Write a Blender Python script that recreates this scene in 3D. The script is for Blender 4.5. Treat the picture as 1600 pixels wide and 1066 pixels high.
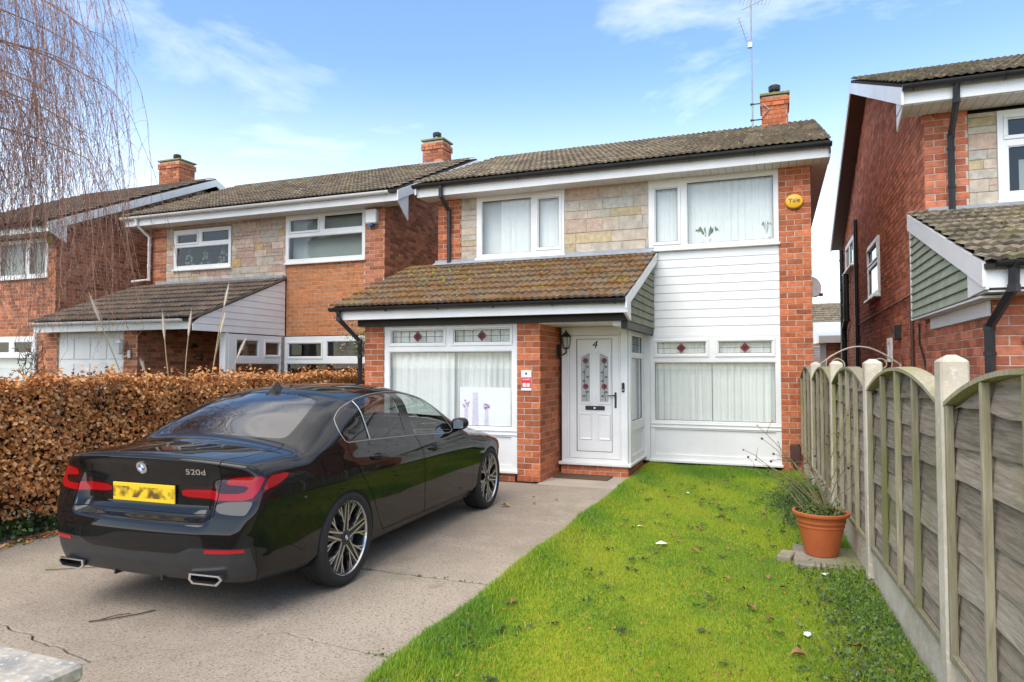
import bpy, bmesh, math, random
import numpy as np
from mathutils import Vector, Matrix

for _o in list(bpy.data.objects): bpy.data.objects.remove(_o)
scene = bpy.context.scene
COL = scene.collection
R = math.radians
rng = random.Random(7)
nrg = np.random.default_rng(11)

# ---------------------------------------------------------------- camera
CAM_H, CAM_F, CAM_YAW, CAM_PITCH = 1.6, 1070.0, 21.0, 2.1
cd = bpy.data.cameras.new('camera'); cam = bpy.data.objects.new('camera', cd); COL.objects.link(cam)
cam.location = (0, 0, CAM_H); cam.rotation_euler = (R(90 + CAM_PITCH), 0, R(CAM_YAW))
cd.sensor_width = 36; cd.lens = CAM_F * 36 / 1600; cd.clip_start = .05; cd.clip_end = 3000
scene.camera = cam

# ---------------------------------------------------------------- sky, sun, exposure
SUN_EL, SUN_AZ = 46.0, 190.0          # azimuth clockwise from +Y: behind the camera
world = bpy.data.worlds.new('World'); scene.world = world; world.use_nodes = True
wn = world.node_tree.nodes; wl = world.node_tree.links; wn.clear()
w_out = wn.new('ShaderNodeOutputWorld'); w_bg = wn.new('ShaderNodeBackground'); w_bg.inputs[1].default_value = .145
sky = wn.new('ShaderNodeTexSky'); sky.sky_type = 'NISHITA'; sky.sun_disc = False
sky.sun_elevation = R(SUN_EL); sky.sun_rotation = R(SUN_AZ); sky.air_density = 1.0; sky.dust_density = .15; sky.ozone_density = 1.6
w_tc = wn.new('ShaderNodeTexCoord'); w_map = wn.new('ShaderNodeMapping'); w_map.inputs['Scale'].default_value = (1.0, 1.0, 2.6)
w_map.inputs['Location'].default_value = (.6, .4, .25); w_map.inputs['Rotation'].default_value = (0, 0, .08)
w_n1 = wn.new('ShaderNodeTexNoise'); w_n1.inputs['Scale'].default_value = 2.1; w_n1.inputs['Detail'].default_value = 9; w_n1.inputs['Roughness'].default_value = .58
w_n1.inputs['Distortion'].default_value = .35
w_r1 = wn.new('ShaderNodeValToRGB'); w_r1.color_ramp.elements[0].position = .505; w_r1.color_ramp.elements[1].position = .86
w_r1.color_ramp.elements[0].color = (0, 0, 0, 1); w_r1.color_ramp.elements[1].color = (.74, .74, .74, 1)
# thin bright veil that thickens towards the horizon
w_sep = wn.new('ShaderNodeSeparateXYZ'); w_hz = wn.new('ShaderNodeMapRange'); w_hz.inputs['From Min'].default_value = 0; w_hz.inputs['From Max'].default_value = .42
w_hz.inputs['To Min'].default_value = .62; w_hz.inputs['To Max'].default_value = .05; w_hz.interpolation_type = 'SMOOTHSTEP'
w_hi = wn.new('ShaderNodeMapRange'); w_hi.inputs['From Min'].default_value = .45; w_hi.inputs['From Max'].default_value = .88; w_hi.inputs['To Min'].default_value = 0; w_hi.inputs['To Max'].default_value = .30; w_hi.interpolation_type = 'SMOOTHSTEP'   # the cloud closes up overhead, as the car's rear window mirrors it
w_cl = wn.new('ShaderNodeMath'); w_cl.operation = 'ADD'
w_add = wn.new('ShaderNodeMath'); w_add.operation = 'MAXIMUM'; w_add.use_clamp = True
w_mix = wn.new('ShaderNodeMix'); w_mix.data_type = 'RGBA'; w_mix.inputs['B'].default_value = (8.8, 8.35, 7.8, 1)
wl.new(w_tc.outputs['Generated'], w_map.inputs['Vector']); wl.new(w_map.outputs[0], w_n1.inputs['Vector'])
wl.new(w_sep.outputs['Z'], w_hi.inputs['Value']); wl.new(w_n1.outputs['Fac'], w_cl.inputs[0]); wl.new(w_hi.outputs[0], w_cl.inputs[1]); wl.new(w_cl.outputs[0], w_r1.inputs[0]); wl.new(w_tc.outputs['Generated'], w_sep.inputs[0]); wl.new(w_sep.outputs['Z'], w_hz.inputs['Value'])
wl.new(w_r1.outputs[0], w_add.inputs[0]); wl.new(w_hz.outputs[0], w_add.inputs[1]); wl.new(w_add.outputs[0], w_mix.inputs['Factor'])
w_hs = wn.new('ShaderNodeHueSaturation'); w_hs.inputs['Saturation'].default_value = 1.22; w_hs.inputs['Value'].default_value = 1.0; w_hs.inputs['Hue'].default_value = .500
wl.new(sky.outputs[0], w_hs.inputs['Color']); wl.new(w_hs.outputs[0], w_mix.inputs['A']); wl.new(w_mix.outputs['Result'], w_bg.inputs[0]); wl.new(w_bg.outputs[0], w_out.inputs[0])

sl = bpy.data.lights.new('sun', 'SUN'); sl.energy = 1.6; sl.angle = R(50); sl.color = (1, .92, .79)
sun = bpy.data.objects.new('sun', sl); COL.objects.link(sun)
_sd = Vector((math.sin(R(SUN_AZ)) * math.cos(R(SUN_EL)), math.cos(R(SUN_AZ)) * math.cos(R(SUN_EL)), math.sin(R(SUN_EL))))
sun.rotation_euler = _sd.to_track_quat('Z', 'Y').to_euler(); sun.location = _sd * 40
scene.view_settings.view_transform = 'Standard'; scene.view_settings.look = 'None'; scene.view_settings.gamma = 1
scene.view_settings.use_curve_mapping = False
scene.view_settings.exposure = .98

# ---------------------------------------------------------------- material helpers
MATS = {}
def newmat(name):
    m = bpy.data.materials.new(name); m.use_nodes = True; MATS[name] = m
    return m, m.node_tree.nodes, m.node_tree.links, m.node_tree.nodes['Principled BSDF']

def simple(name, col, rough=.5, metal=0., spec=.5, var=0., scale=6., bump=0., bscale=60., coat=0., var2=None, detail=4):
    """plain principled material with noise-varied colour and fine relief"""
    m, n, l, p = newmat(name)
    p.inputs['Base Color'].default_value = (*col, 1); p.inputs['Roughness'].default_value = rough
    p.inputs['Metallic'].default_value = metal; p.inputs['Specular IOR Level'].default_value = spec
    p.inputs['Coat Weight'].default_value = coat; p.inputs['Coat Roughness'].default_value = .03
    g = n.new('ShaderNodeNewGeometry')
    if var > 0:
        t = n.new('ShaderNodeTexNoise'); t.inputs['Scale'].default_value = scale; t.inputs['Detail'].default_value = detail; t.inputs['Roughness'].default_value = .65
        l.new(g.outputs['Position'], t.inputs['Vector'])
        r = n.new('ShaderNodeValToRGB'); r.color_ramp.elements[0].position = .3; r.color_ramp.elements[1].position = .72
        lo = var2 if var2 else tuple(c * (1 - var) for c in col)
        r.color_ramp.elements[0].color = (*lo, 1); r.color_ramp.elements[1].color = (*[min(1, c * (1 + var * .45)) for c in col], 1)
        l.new(t.outputs['Fac'], r.inputs[0]); l.new(r.outputs[0], p.inputs['Base Color'])
    if bump > 0:
        t2 = n.new('ShaderNodeTexNoise'); t2.inputs['Scale'].default_value = bscale; t2.inputs['Detail'].default_value = 5
        l.new(g.outputs['Position'], t2.inputs['Vector'])
        b = n.new('ShaderNodeBump'); b.inputs['Strength'].default_value = bump; b.inputs['Distance'].default_value = .01
        l.new(t2.outputs['Fac'], b.inputs['Height']); l.new(b.outputs[0], p.inputs['Normal'])
    return m

def layered(name, base, layers, rough=.9, bump=.4, bscale=40., bdist=.01, spec=.3):
    """base colour with noise-masked colour layers: (colour, noise scale, threshold, softness, offset)"""
    m, n, l, p = newmat(name)
    p.inputs['Roughness'].default_value = rough; p.inputs['Specular IOR Level'].default_value = spec
    g = n.new('ShaderNodeNewGeometry'); cur = None
    for col, sc, th, so, off in layers:
        t = n.new('ShaderNodeTexNoise'); t.inputs['Scale'].default_value = sc; t.inputs['Detail'].default_value = 6; t.inputs['Roughness'].default_value = .62
        v = n.new('ShaderNodeVectorMath'); v.operation = 'ADD'; v.inputs[1].default_value = (off, off * 1.7, off * .6)
        l.new(g.outputs['Position'], v.inputs[0]); l.new(v.outputs[0], t.inputs['Vector'])
        mr = n.new('ShaderNodeMapRange'); mr.inputs['From Min'].default_value = th - so; mr.inputs['From Max'].default_value = th + so
        l.new(t.outputs['Fac'], mr.inputs['Value'])
        mx = n.new('ShaderNodeMix'); mx.data_type = 'RGBA'; mx.inputs['B'].default_value = (*col, 1)
        if cur is None: mx.inputs['A'].default_value = (*base, 1)
        else: l.new(cur, mx.inputs['A'])
        l.new(mr.outputs[0], mx.inputs['Factor']); cur = mx.outputs['Result']
    if cur is None: p.inputs['Base Color'].default_value = (*base, 1)
    else: l.new(cur, p.inputs['Base Color'])
    if bump > 0:
        t2 = n.new('ShaderNodeTexNoise'); t2.inputs['Scale'].default_value = bscale; t2.inputs['Detail'].default_value = 6; t2.inputs['Roughness'].default_value = .7
        l.new(g.outputs['Position'], t2.inputs['Vector'])
        b = n.new('ShaderNodeBump'); b.inputs['Strength'].default_value = bump; b.inputs['Distance'].default_value = bdist
        l.new(t2.outputs['Fac'], b.inputs['Height']); l.new(b.outputs[0], p.inputs['Normal'])
    return m

def glassmat(name, tint, ior=1.5, rough=.0):
    """thin pane: what lies behind shows through, tinted, under a fresnel reflection"""
    m, n, l, p = newmat(name); n.remove(p)
    out = n['Material Output']
    tr = n.new('ShaderNodeBsdfTransparent'); tr.inputs[0].default_value = (*tint, 1)
    gl = n.new('ShaderNodeBsdfGlossy'); gl.inputs['Roughness'].default_value = rough; gl.inputs[0].default_value = (1, 1, 1, 1)
    # schlick reflectance, the same from either side of the thin pane
    f0 = ((ior - 1) / (ior + 1)) ** 2; g = n.new('ShaderNodeNewGeometry'); dt = n.new('ShaderNodeVectorMath'); dt.operation = 'DOT_PRODUCT'; l.new(g.outputs['Normal'], dt.inputs[0]); l.new(g.outputs['Incoming'], dt.inputs[1])
    ab = n.new('ShaderNodeMath'); ab.operation = 'ABSOLUTE'; l.new(dt.outputs['Value'], ab.inputs[0]); om = n.new('ShaderNodeMath'); om.operation = 'SUBTRACT'; om.inputs[0].default_value = 1; l.new(ab.outputs[0], om.inputs[1])
    pw = n.new('ShaderNodeMath'); pw.operation = 'POWER'; pw.inputs[1].default_value = 5; l.new(om.outputs[0], pw.inputs[0]); ma = n.new('ShaderNodeMath'); ma.operation = 'MULTIPLY_ADD'; ma.inputs[1].default_value = 1 - f0; ma.inputs[2].default_value = f0; l.new(pw.outputs[0], ma.inputs[0])
    mx = n.new('ShaderNodeMixShader'); l.new(ma.outputs[0], mx.inputs[0]); l.new(tr.outputs[0], mx.inputs[1]); l.new(gl.outputs[0], mx.inputs[2])
    l.new(mx.outputs[0], out.inputs[0])
    return m

# ---------------------------------------------------------------- mesh helpers
def link(o, parent=None):
    COL.objects.link(o)
    if parent is not None:
        o.parent = parent
        pw = PW.get(parent.name)
        if pw is not None: o.matrix_parent_inverse = pw
    return o
PW = {}          # inverse world matrices of the empties that parent parts given in world space

def raw_mesh(name, v, f, mats, mi=None, smooth=False):
    me = bpy.data.meshes.new(name)
    v = np.asarray(v, dtype=np.float32).reshape(-1, 3)
    if isinstance(f, np.ndarray):
        k = f.shape[1]; nf = len(f)
        me.vertices.add(len(v)); me.vertices.foreach_set('co', v.ravel())
        me.loops.add(nf * k); me.loops.foreach_set('vertex_index', f.astype(np.int32).ravel())
        me.polygons.add(nf); me.polygons.foreach_set('loop_start', np.arange(0, nf * k, k, dtype=np.int32))
        me.update(calc_edges=True)
    else:
        me.from_pydata([tuple(q) for q in v.tolist()], [], [tuple(q) for q in f])
    for m in mats: me.materials.append(MATS[m] if isinstance(m, str) else m)
    if mi is not None: me.polygons.foreach_set('material_index', np.asarray(mi, dtype=np.int32))
    if smooth: me.polygons.foreach_set('use_smooth', np.ones(len(me.polygons), dtype=bool))
    me.update()
    return me

class MB:
    """collects simple solids; build() links them as one mesh object"""
    def __init__(s): s.v = []; s.f = []; s.m = []
    def add(s, v, f, mi=0):
        b = len(s.v); s.v += [tuple(map(float, q)) for q in v]; s.f += [tuple(b + i for i in q) for q in f]; s.m += [mi] * len(f); return s
    def box(s, x0, x1, y0, y1, z0, z1, mi=0, M=None):
        v = [(x, y, z) for z in (z0, z1) for y in (y0, y1) for x in (x0, x1)]
        if M is not None: v = [tuple(M @ Vector(q)) for q in v]
        return s.add(v, [(0, 2, 3, 1), (4, 5, 7, 6), (0, 1, 5, 4), (2, 6, 7, 3), (0, 4, 6, 2), (1, 3, 7, 5)], mi)
    def bbox(s, x0, x1, y0, y1, z0, z1, b=.006, mi=0, M=None):
        """box with chamfered edges"""
        bm = bmesh.new(); bmesh.ops.create_cube(bm, size=1)
        for q in bm.verts: q.co = Vector(((x0 + x1) / 2 + q.co.x * (x1 - x0), (y0 + y1) / 2 + q.co.y * (y1 - y0), (z0 + z1) / 2 + q.co.z * (z1 - z0)))
        bmesh.ops.bevel(bm, geom=list(bm.edges), offset=b, segments=1, affect='EDGES')
        bm.verts.index_update(); v = [tuple(M @ q.co) if M is not None else tuple(q.co) for q in bm.verts]
        f = [tuple(q.index for q in g.verts) for g in bm.faces]; bm.free()
        return s.add(v, f, mi)
    def prism(s, poly, axis, a, b, mi=0):
        """poly in the two other axes, extruded along axis from a to b"""
        n = len(poly)
        def P(p, t): return {'x': (t, p[0], p[1]), 'y': (p[0], t, p[1]), 'z': (p[0], p[1], t)}[axis]
        v = [P(p, a) for p in poly] + [P(p, b) for p in poly]
        f = [tuple(range(n))[::-1], tuple(range(n, 2 * n))] + [(i, (i + 1) % n, n + (i + 1) % n, n + i) for i in range(n)]
        return s.add(v, f, mi)
    def tube(s, pts, r, seg=8, mi=0, caps=True, r2=None):
        pts = [Vector(p) for p in pts]; n = len(pts); rings = []
        up = None
        for i, p in enumerate(pts):
            d = (pts[min(i + 1, n - 1)] - pts[max(i - 1, 0)]).normalized()
            if up is None:
                up = Vector((0, 0, 1)) if abs(d.z) < .9 else Vector((0, 1, 0))
            a = d.cross(up).normalized(); bb = a.cross(d).normalized(); up = bb
            rr = r[i] if isinstance(r, (list, tuple)) else (r if r2 is None else r + (r2 - r) * i / max(1, n - 1))
            rings.append([p + (a * math.cos(2 * math.pi * k / seg) + bb * math.sin(2 * math.pi * k / seg)) * rr for k in range(seg)])
        v = [q for g in rings for q in g]; f = []
        for i in range(n - 1):
            for k in range(seg):
                f.append((i * seg + k, i * seg + (k + 1) % seg, (i + 1) * seg + (k + 1) % seg, (i + 1) * seg + k))
        if caps: f += [tuple(range(seg))[::-1], tuple((n - 1) * seg + k for k in range(seg))]
        return s.add(v, f, mi)
    def lathe(s, prof, c=(0, 0, 0), seg=24, axis='z', mi=0, M=None, caps=True):
        """prof: (radius, height) pairs, spun about axis"""
        v = []; f = []; n = len(prof)
        for r, h in prof:
            for k in range(seg):
                a = 2 * math.pi * k / seg; x, y = r * math.cos(a), r * math.sin(a)
                q = {'z': (x, y, h), 'y': (x, h, y), 'x': (h, x, y)}[axis]
                q = Vector(q) + Vector(c); v.append(tuple(M @ q) if M is not None else tuple(q))
        for i in range(n - 1):
            for k in range(seg):
                a, b_ = i * seg + k, i * seg + (k + 1) % seg
                f.append((a, b_, b_ + seg, a + seg))
        if caps and prof[0][0] > 1e-5: f.append(tuple(range(seg))[::-1])
        if caps and prof[-1][0] > 1e-5: f.append(tuple((n - 1) * seg + k for k in range(seg)))
        return s.add(v, f, mi)
    def build(s, name, mats, parent=None, smooth=False):
        if isinstance(mats, str): mats = [mats]
        me = raw_mesh(name, s.v, s.f, mats, s.m, smooth)
        if smooth: me.set_sharp_from_angle(angle=R(38))
        return link(bpy.data.objects.new(name, me), parent)

def tag(o, label=None, cat=None, group=None, kind=None):
    if label: o['label'] = label
    if cat: o['category'] = cat
    if group: o['group'] = group
    if kind: o['kind'] = kind
    return o

def thing(name, label, cat, loc=(0, 0, 0), group=None):
    o = bpy.data.objects.new(name, None); o.empty_display_size = .2; COL.objects.link(o); o.location = loc
    PW[o.name] = Matrix.Translation(-Vector(loc))
    return tag(o, label, cat, group)

def text_mesh(txt, size, extrude=.002, shear=0.):
    """lettering as mesh (verts, faces) lying in the xy plane, centred"""
    cu = bpy.data.curves.new('lettering', 'FONT'); cu.body = txt; cu.size = size; cu.extrude = extrude; cu.align_x = 'CENTER'; cu.align_y = 'CENTER'; cu.shear = shear
    o = bpy.data.objects.new('lettering', cu); COL.objects.link(o)
    dg = bpy.context.evaluated_depsgraph_get(); me = bpy.data.meshes.new_from_object(o.evaluated_get(dg))
    v = [tuple(q.co) for q in me.vertices]; f = [tuple(p.vertices) for p in me.polygons]
    bpy.data.objects.remove(o); bpy.data.curves.remove(cu); bpy.data.meshes.remove(me)
    return v, f

def frame_matrix(o, ux, uy):
    """matrix taking local x,y,z to ux, uy, ux x uy at origin o"""
    ux = Vector(ux).normalized(); uy = Vector(uy).normalized(); uz = ux.cross(uy)
    return Matrix(((ux.x, uy.x, uz.x, o[0]), (ux.y, uy.y, uz.y, o[1]), (ux.z, uy.z, uz.z, o[2]), (0, 0, 0, 1)))

CAMV = Vector((0, 0, CAM_H)); FWD = Vector((-math.sin(R(CAM_YAW)) * math.cos(R(CAM_PITCH)), math.cos(R(CAM_YAW)) * math.cos(R(CAM_PITCH)), math.sin(R(CAM_PITCH))))

class Pieces:
    """alike pieces (bricks, tiles, stones, boards): the largest in view become objects that share mesh data, the rest one joined mesh"""
    def __init__(s): s.items = []
    def add(s, key, M, mat, parent, size=1.):
        d = (M.translation - CAMV).dot(FWD)
        s.items.append((size / max(d, .5), key, M, mat, parent))
    def finish(s, name, meshes, cap=300, rest_parent=None):
        s.items.sort(key=lambda q: -q[0]); cache = {}
        for i, (sz, key, M, mat, parent) in enumerate(s.items[:cap]):
            k = (key, mat)
            if k not in cache:
                v, f = meshes(key); cache[k] = raw_mesh(name, v, f, [mat])
            o = bpy.data.objects.new(name, cache[k]); COL.objects.link(o); o.parent = parent; o.matrix_basis = M
            pw = PW.get(parent.name)
            if pw is not None: o.matrix_parent_inverse = pw
        rest = s.items[cap:]
        if rest:
            mats = sorted({q[3] for q in rest}); mb = MB(); c2 = {}
            for sz, key, M, mat, parent in rest:
                if key not in c2: c2[key] = meshes(key)
                v, f = c2[key]; mb.add([M @ Vector(q) for q in v], f, mats.index(mat))
            o = mb.build(name, mats, rest_parent or rest[0][4]); o['kind'] = 'stuff'

def woodmat(name, base, dark, along=(.6, .6, 9.), rough=.9, green=.72):
    """weathered timber: streaks that run along the grain, stains and a little algae"""
    m, n, l, p = newmat(name); p.inputs['Roughness'].default_value = rough; p.inputs['Specular IOR Level'].default_value = .2
    g = n.new('ShaderNodeNewGeometry'); oi = n.new('ShaderNodeObjectInfo'); mp = n.new('ShaderNodeVectorMath'); mp.operation = 'MULTIPLY'; mp.inputs[1].default_value = along
    ad = n.new('ShaderNodeVectorMath'); ad.operation = 'ADD'; sc = n.new('ShaderNodeVectorMath'); sc.operation = 'SCALE'; sc.inputs['Scale'].default_value = 37.
    cx = n.new('ShaderNodeCombineXYZ'); l.new(oi.outputs['Random'], cx.inputs[0]); l.new(oi.outputs['Random'], cx.inputs[1]); l.new(cx.outputs[0], sc.inputs[0])
    l.new(g.outputs['Position'], mp.inputs[0]); l.new(mp.outputs[0], ad.inputs[0]); l.new(sc.outputs[0], ad.inputs[1])
    t1 = n.new('ShaderNodeTexNoise'); t1.inputs['Scale'].default_value = 7.; t1.inputs['Detail'].default_value = 9; t1.inputs['Roughness'].default_value = .7; t1.inputs['Distortion'].default_value = .6; l.new(ad.outputs[0], t1.inputs['Vector'])
    r = n.new('ShaderNodeValToRGB'); r.color_ramp.elements[0].position = .34; r.color_ramp.elements[1].position = .66; r.color_ramp.elements[0].color = (*dark, 1); r.color_ramp.elements[1].color = (*base, 1); l.new(t1.outputs['Fac'], r.inputs[0])
    t2 = n.new('ShaderNodeTexNoise'); t2.inputs['Scale'].default_value = 1.7; t2.inputs['Detail'].default_value = 5; l.new(g.outputs['Position'], t2.inputs['Vector'])
    mr = n.new('ShaderNodeMapRange'); mr.inputs['From Min'].default_value = green - .14; mr.inputs['From Max'].default_value = green + .1; l.new(t2.outputs['Fac'], mr.inputs['Value'])
    mx = n.new('ShaderNodeMix'); mx.data_type = 'RGBA'; mx.inputs['B'].default_value = (.25, .24, .10, 1); l.new(r.outputs[0], mx.inputs['A']); l.new(mr.outputs[0], mx.inputs['Factor'])
    v = n.new('ShaderNodeMapRange'); v.inputs['To Min'].default_value = .72; v.inputs['To Max'].default_value = 1.22; l.new(oi.outputs['Random'], v.inputs['Value'])
    hs = n.new('ShaderNodeHueSaturation'); l.new(v.outputs[0], hs.inputs['Value']); l.new(mx.outputs['Result'], hs.inputs['Color']); l.new(hs.outputs[0], p.inputs['Base Color'])
    b = n.new('ShaderNodeBump'); b.inputs['Strength'].default_value = .5; b.inputs['Distance'].default_value = .006; l.new(t1.outputs['Fac'], b.inputs['Height']); l.new(b.outputs[0], p.inputs['Normal'])
    return m
# ---------------------------------------------------------------- materials
simple('white_upvc', (.81, .805, .785), .34, var=.13, scale=1.1, spec=.5)
simple('white_paint', (.78, .775, .75), .45, var=.10, scale=2.2, bump=.05, bscale=30)
simple('soffit_white', (.70, .69, .65), .6, var=.12, scale=3.)
simple('black_plastic', (.022, .022, .024), .38, var=.3, scale=5)
simple('black_matte', (.012, .012, .012), .8)
simple('dark_room', (.10, .095, .09), .9)
simple('lead_grey', (.33, .35, .38), .6, var=.25, scale=5, bump=.2, bscale=12)
simple('curtain', (.76, .775, .745), .85, var=.05, scale=4)
simple('paper', (.86, .86, .87), .6)
simple('chrome', (.75, .75, .76), .12, metal=1)
simple('steel_grey', (.42, .43, .44), .4, metal=.6, var=.2)
simple('mortar', (.60, .52, .42), .95, var=.22, scale=22, bump=.5, bscale=160)
simple('mortar_dark', (.36, .30, .25), .95, var=.25, scale=18, bump=.5, bscale=140)
glassmat('pane', (.97, .985, .975), 1.65)
glassmat('pane_dark', (.62, .66, .64), 1.6)
simple('badge_blue', (.02, .17, .55), .25); simple('badge_white', (.85, .85, .85), .25); simple('badge_black', (.012, .012, .014), .25)
# ---------------------------------------------------------------- ground, drive, lawn
layered('earth', (.085, .070, .045), [((.06, .085, .03), 2.2, .52, .06, 3.), ((.12, .10, .07), 9., .55, .08, 7.)], .95, .5, 25, .03)
layered('concrete', (.40, .335, .262), [((.295, .240, .186), .8, .52, .16, 1.), ((.41, .34, .265), 2.6, .60, .12, 9.), ((.20, .16, .125), 62., .57, .05, 4.), ((.66, .59, .50), 85., .635, .035, 2.), ((.24, .225, .135), 1.1, .66, .08, 21.), ((.20, .16, .13), 3.4, .69, .06, 13.)], .92, .5, 150, .006)
layered('concrete_pale', (.47, .405, .33), [((.36, .305, .245), 1.5, .54, .15, 5.), ((.28, .235, .19), 80., .62, .05, 2.)], .9, .4, 150, .005)
layered('turf', (.20, .255, .020), [((.31, .325, .02), 1.25, .47, .10, 2.), ((.135, .20, .018), 2.6, .60, .06, 11.), ((.10, .075, .03), 9., .70, .05, 5.)], .95, .6, 120, .02)
layered('crack_soil', (.05, .04, .03), [((.04, .07, .02), 6., .55, .05, 1.)], .95, .4, 60)

gm = MB(); gm.box(-1500, 1500, -400, 2500, -.30, -.06); tag(gm.build('ground', 'earth'), kind='structure')

def poly_slab(name, poly, z0, z1, mat, parent=None, bev=.006):
    """flat slab with a small chamfer round its top edge"""
    n = len(poly); cx = sum(p[0] for p in poly) / n; cy = sum(p[1] for p in poly) / n
    ar = sum(poly[i][0] * poly[(i + 1) % n][1] - poly[(i + 1) % n][0] * poly[i][1] for i in range(n))
    if ar < 0: poly = poly[::-1]
    ins = []
    for i in range(n):
        a, b, c = Vector(poly[i - 1]), Vector(poly[i]), Vector(poly[(i + 1) % n])
        d1 = (b - a).normalized(); d2 = (c - b).normalized(); nn = Vector((-d1.y - d2.y, d1.x + d2.x)); nn = nn.normalized() if nn.length > 1e-6 else Vector((-d1.y, d1.x))
        ins.append((b.x + nn.x * bev, b.y + nn.y * bev))
    v = [(x, y, z0) for x, y in poly] + [(x, y, z1 - bev) for x, y in poly] + [(x, y, z1) for x, y in ins]
    f = [tuple(range(n))[::-1], tuple(range(2 * n, 3 * n))]
    for r_ in (0, 1): f += [(r_ * n + i, r_ * n + (i + 1) % n, (r_ + 1) * n + (i + 1) % n, (r_ + 1) * n + i) for i in range(n)]
    mb = MB(); mb.add(v, f); return mb.build(name, mat, parent)

DX0, DX1 = -6.62, -1.96
def jag(pts, amp, step=.09, seed=1):
    """irregular polyline through the given points"""
    q = random.Random(seed); out = []
    for a, b in zip(pts[:-1], pts[1:]):
        L = math.dist(a, b); k = max(1, int(L / step))
        for i in range(k): t = i / k; out.append((a[0] + (b[0] - a[0]) * t + q.uniform(-amp, amp) * (i > 0), a[1] + (b[1] - a[1]) * t + q.uniform(-amp, amp) * (i > 0)))
    out.append(pts[-1]); return out
db = MB(); db.box(DX0 - .02, DX1 + .01, -1.2, 10.9, -.058, -.014); drive = tag(db.build('driveway', 'crack_soil'), kind='structure')
j1 = jag([(DX0, 4.74), (-4.3, 4.72), (-3.0, 4.69), (DX1, 4.68)], .010, .07, 2)
c1 = jag([(DX0, 2.95), (-4.69, 2.93), (-3.48, 2.70), (-3.1, 3.10), (-2.79, 3.42), (-2.35, 3.36), (DX1, 3.33)], .016, .06, 3)
c2 = jag([(-4.55, 4.10), (-4.0, 3.62), (-3.51, 3.58), (-3.1, 3.10)], .016, .06, 4)
off = lambda pl, d: [(x, y + d) for x, y in pl]
for nm, poly, mt in (('concrete_bay', off(j1, .014) + [(DX1, 8.86), (DX0, 8.90)], 'concrete'),
                     ('concrete_bay', off(c1, .0075) + off(j1, -.014)[::-1], 'concrete'),
                     ('concrete_bay', [(DX0, -1.1), (DX1, -1.1)] + off(c1, -.0075)[::-1], 'concrete'),
                     ('concrete_bay', [(-3.05, 8.872), (DX1, 8.868), (DX1, 10.7), (-3.05, 10.7)], 'concrete_pale')):
    poly_slab(nm, poly, -.05, 0.0, mt, drive, .004)
# weeds in the joint
simple('leaf_green', (.085, .15, .025), .6, var=.4, scale=9); simple('leaf_green2', (.13, .20, .035), .6, var=.3, scale=9); simple('leaf_dark', (.035, .065, .018), .6, var=.4, scale=9)
def leaf_cloud(P, N, size, mats_n, seed=3, fold=.35, aspect=.6, jitter=.6):
    """folded little leaves at points P with rough normals N -> verts, faces (quads), material ids"""
    g = np.random.default_rng(seed); n = len(P)
    t = g.normal(size=(n, 3)); Nn = N + g.normal(size=(n, 3)) * jitter; Nn /= np.linalg.norm(Nn, axis=1)[:, None]
    t -= Nn * (t * Nn).sum(1)[:, None]; t /= np.linalg.norm(t, axis=1)[:, None]; b = np.cross(Nn, t)
    L = (size * g.uniform(.6, 1.25, n))[:, None]; Wd = L * aspect * .5; fo = (fold * g.uniform(.3, 1.6, n))[:, None]; curl = (g.uniform(-.25, .35, n))[:, None]
    p0 = P - t * L * .5; p1 = P + t * L * .5 + Nn * L * curl; m = P + Nn * L * .02
    l1 = m + b * Wd + Nn * Wd * fo - t * L * .08; r1 = m - b * Wd + Nn * Wd * fo - t * L * .08
    V = np.stack([p0, l1, p1, r1], 1).reshape(-1, 3); i = np.arange(n)[:, None] * 4
    F_ = np.concatenate([i + np.array([[0, 1, 2]]), i + np.array([[0, 2, 3]])], 0)
    k = g.integers(0, mats_n, n); return V, F_, np.concatenate([k, k])
P = []
for (x, y) in j1:
    if -3.1 < x < -2.0:
        for _ in range(rng.choice([0, 1, 3, 6])): P.append((x + rng.uniform(-.02, .02), y + rng.uniform(-.012, .012), rng.uniform(.0, .014)))
for (x, y) in c1[-3:]:
    for _ in range(10): P.append((x + rng.uniform(-.05, .05), y + rng.uniform(-.03, .03), rng.uniform(0, .03)))
V, F_, K = leaf_cloud(np.array(P), np.tile([[0, -.3, 1.]], (len(P), 1)), .022, 2)
tag(link(bpy.data.objects.new('joint_weeds', raw_mesh('joint_weeds', V, F_, ['leaf_green', 'leaf_green2'], K))), 'tiny green weeds growing in the driveway joint', 'weeds', kind='stuff')

# lawn sheet, slightly crowned and uneven, its edge a little ragged against the drive
FENX = lambda y: .755 - .049 * (y - 3.68)          # the fence line drifts a little
def lawn_z(x, y): return .018 + .022 * np.sin(x * 1.7 + .4) * np.sin(y * .9) + .012 * np.sin(x * 5.1 + y * 3.3) + .02 * sstep_(.35, .0, np.abs(x - FENX(y))) - .03 * sstep_(.10, .0, np.abs(x - DX1))
def sstep_(a, b, x):
    t = np.clip((x - a) / (b - a), 0, 1); return t * t * (3 - 2 * t)
ys = np.linspace(.6, 11.05, 180); us = np.linspace(0, 1, 44); v = []
for y in ys:
    e0 = DX1 + .012 * math.sin(y * 7) + .008 * math.sin(y * 23); e1 = float(FENX(y)) + .05
    for u in us: x = e0 + (e1 - e0) * u; v.append((x, y, float(lawn_z(np.array(x), np.array(y)))))
q = np.arange(179)[:, None] * 44 + np.arange(43)[None, :]; q = q.ravel()
lawn = link(bpy.data.objects.new('lawn', raw_mesh('lawn', v, np.stack([q, q + 1, q + 45, q + 44], 1), ['turf'], smooth=True))); tag(lawn, kind='structure')
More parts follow.
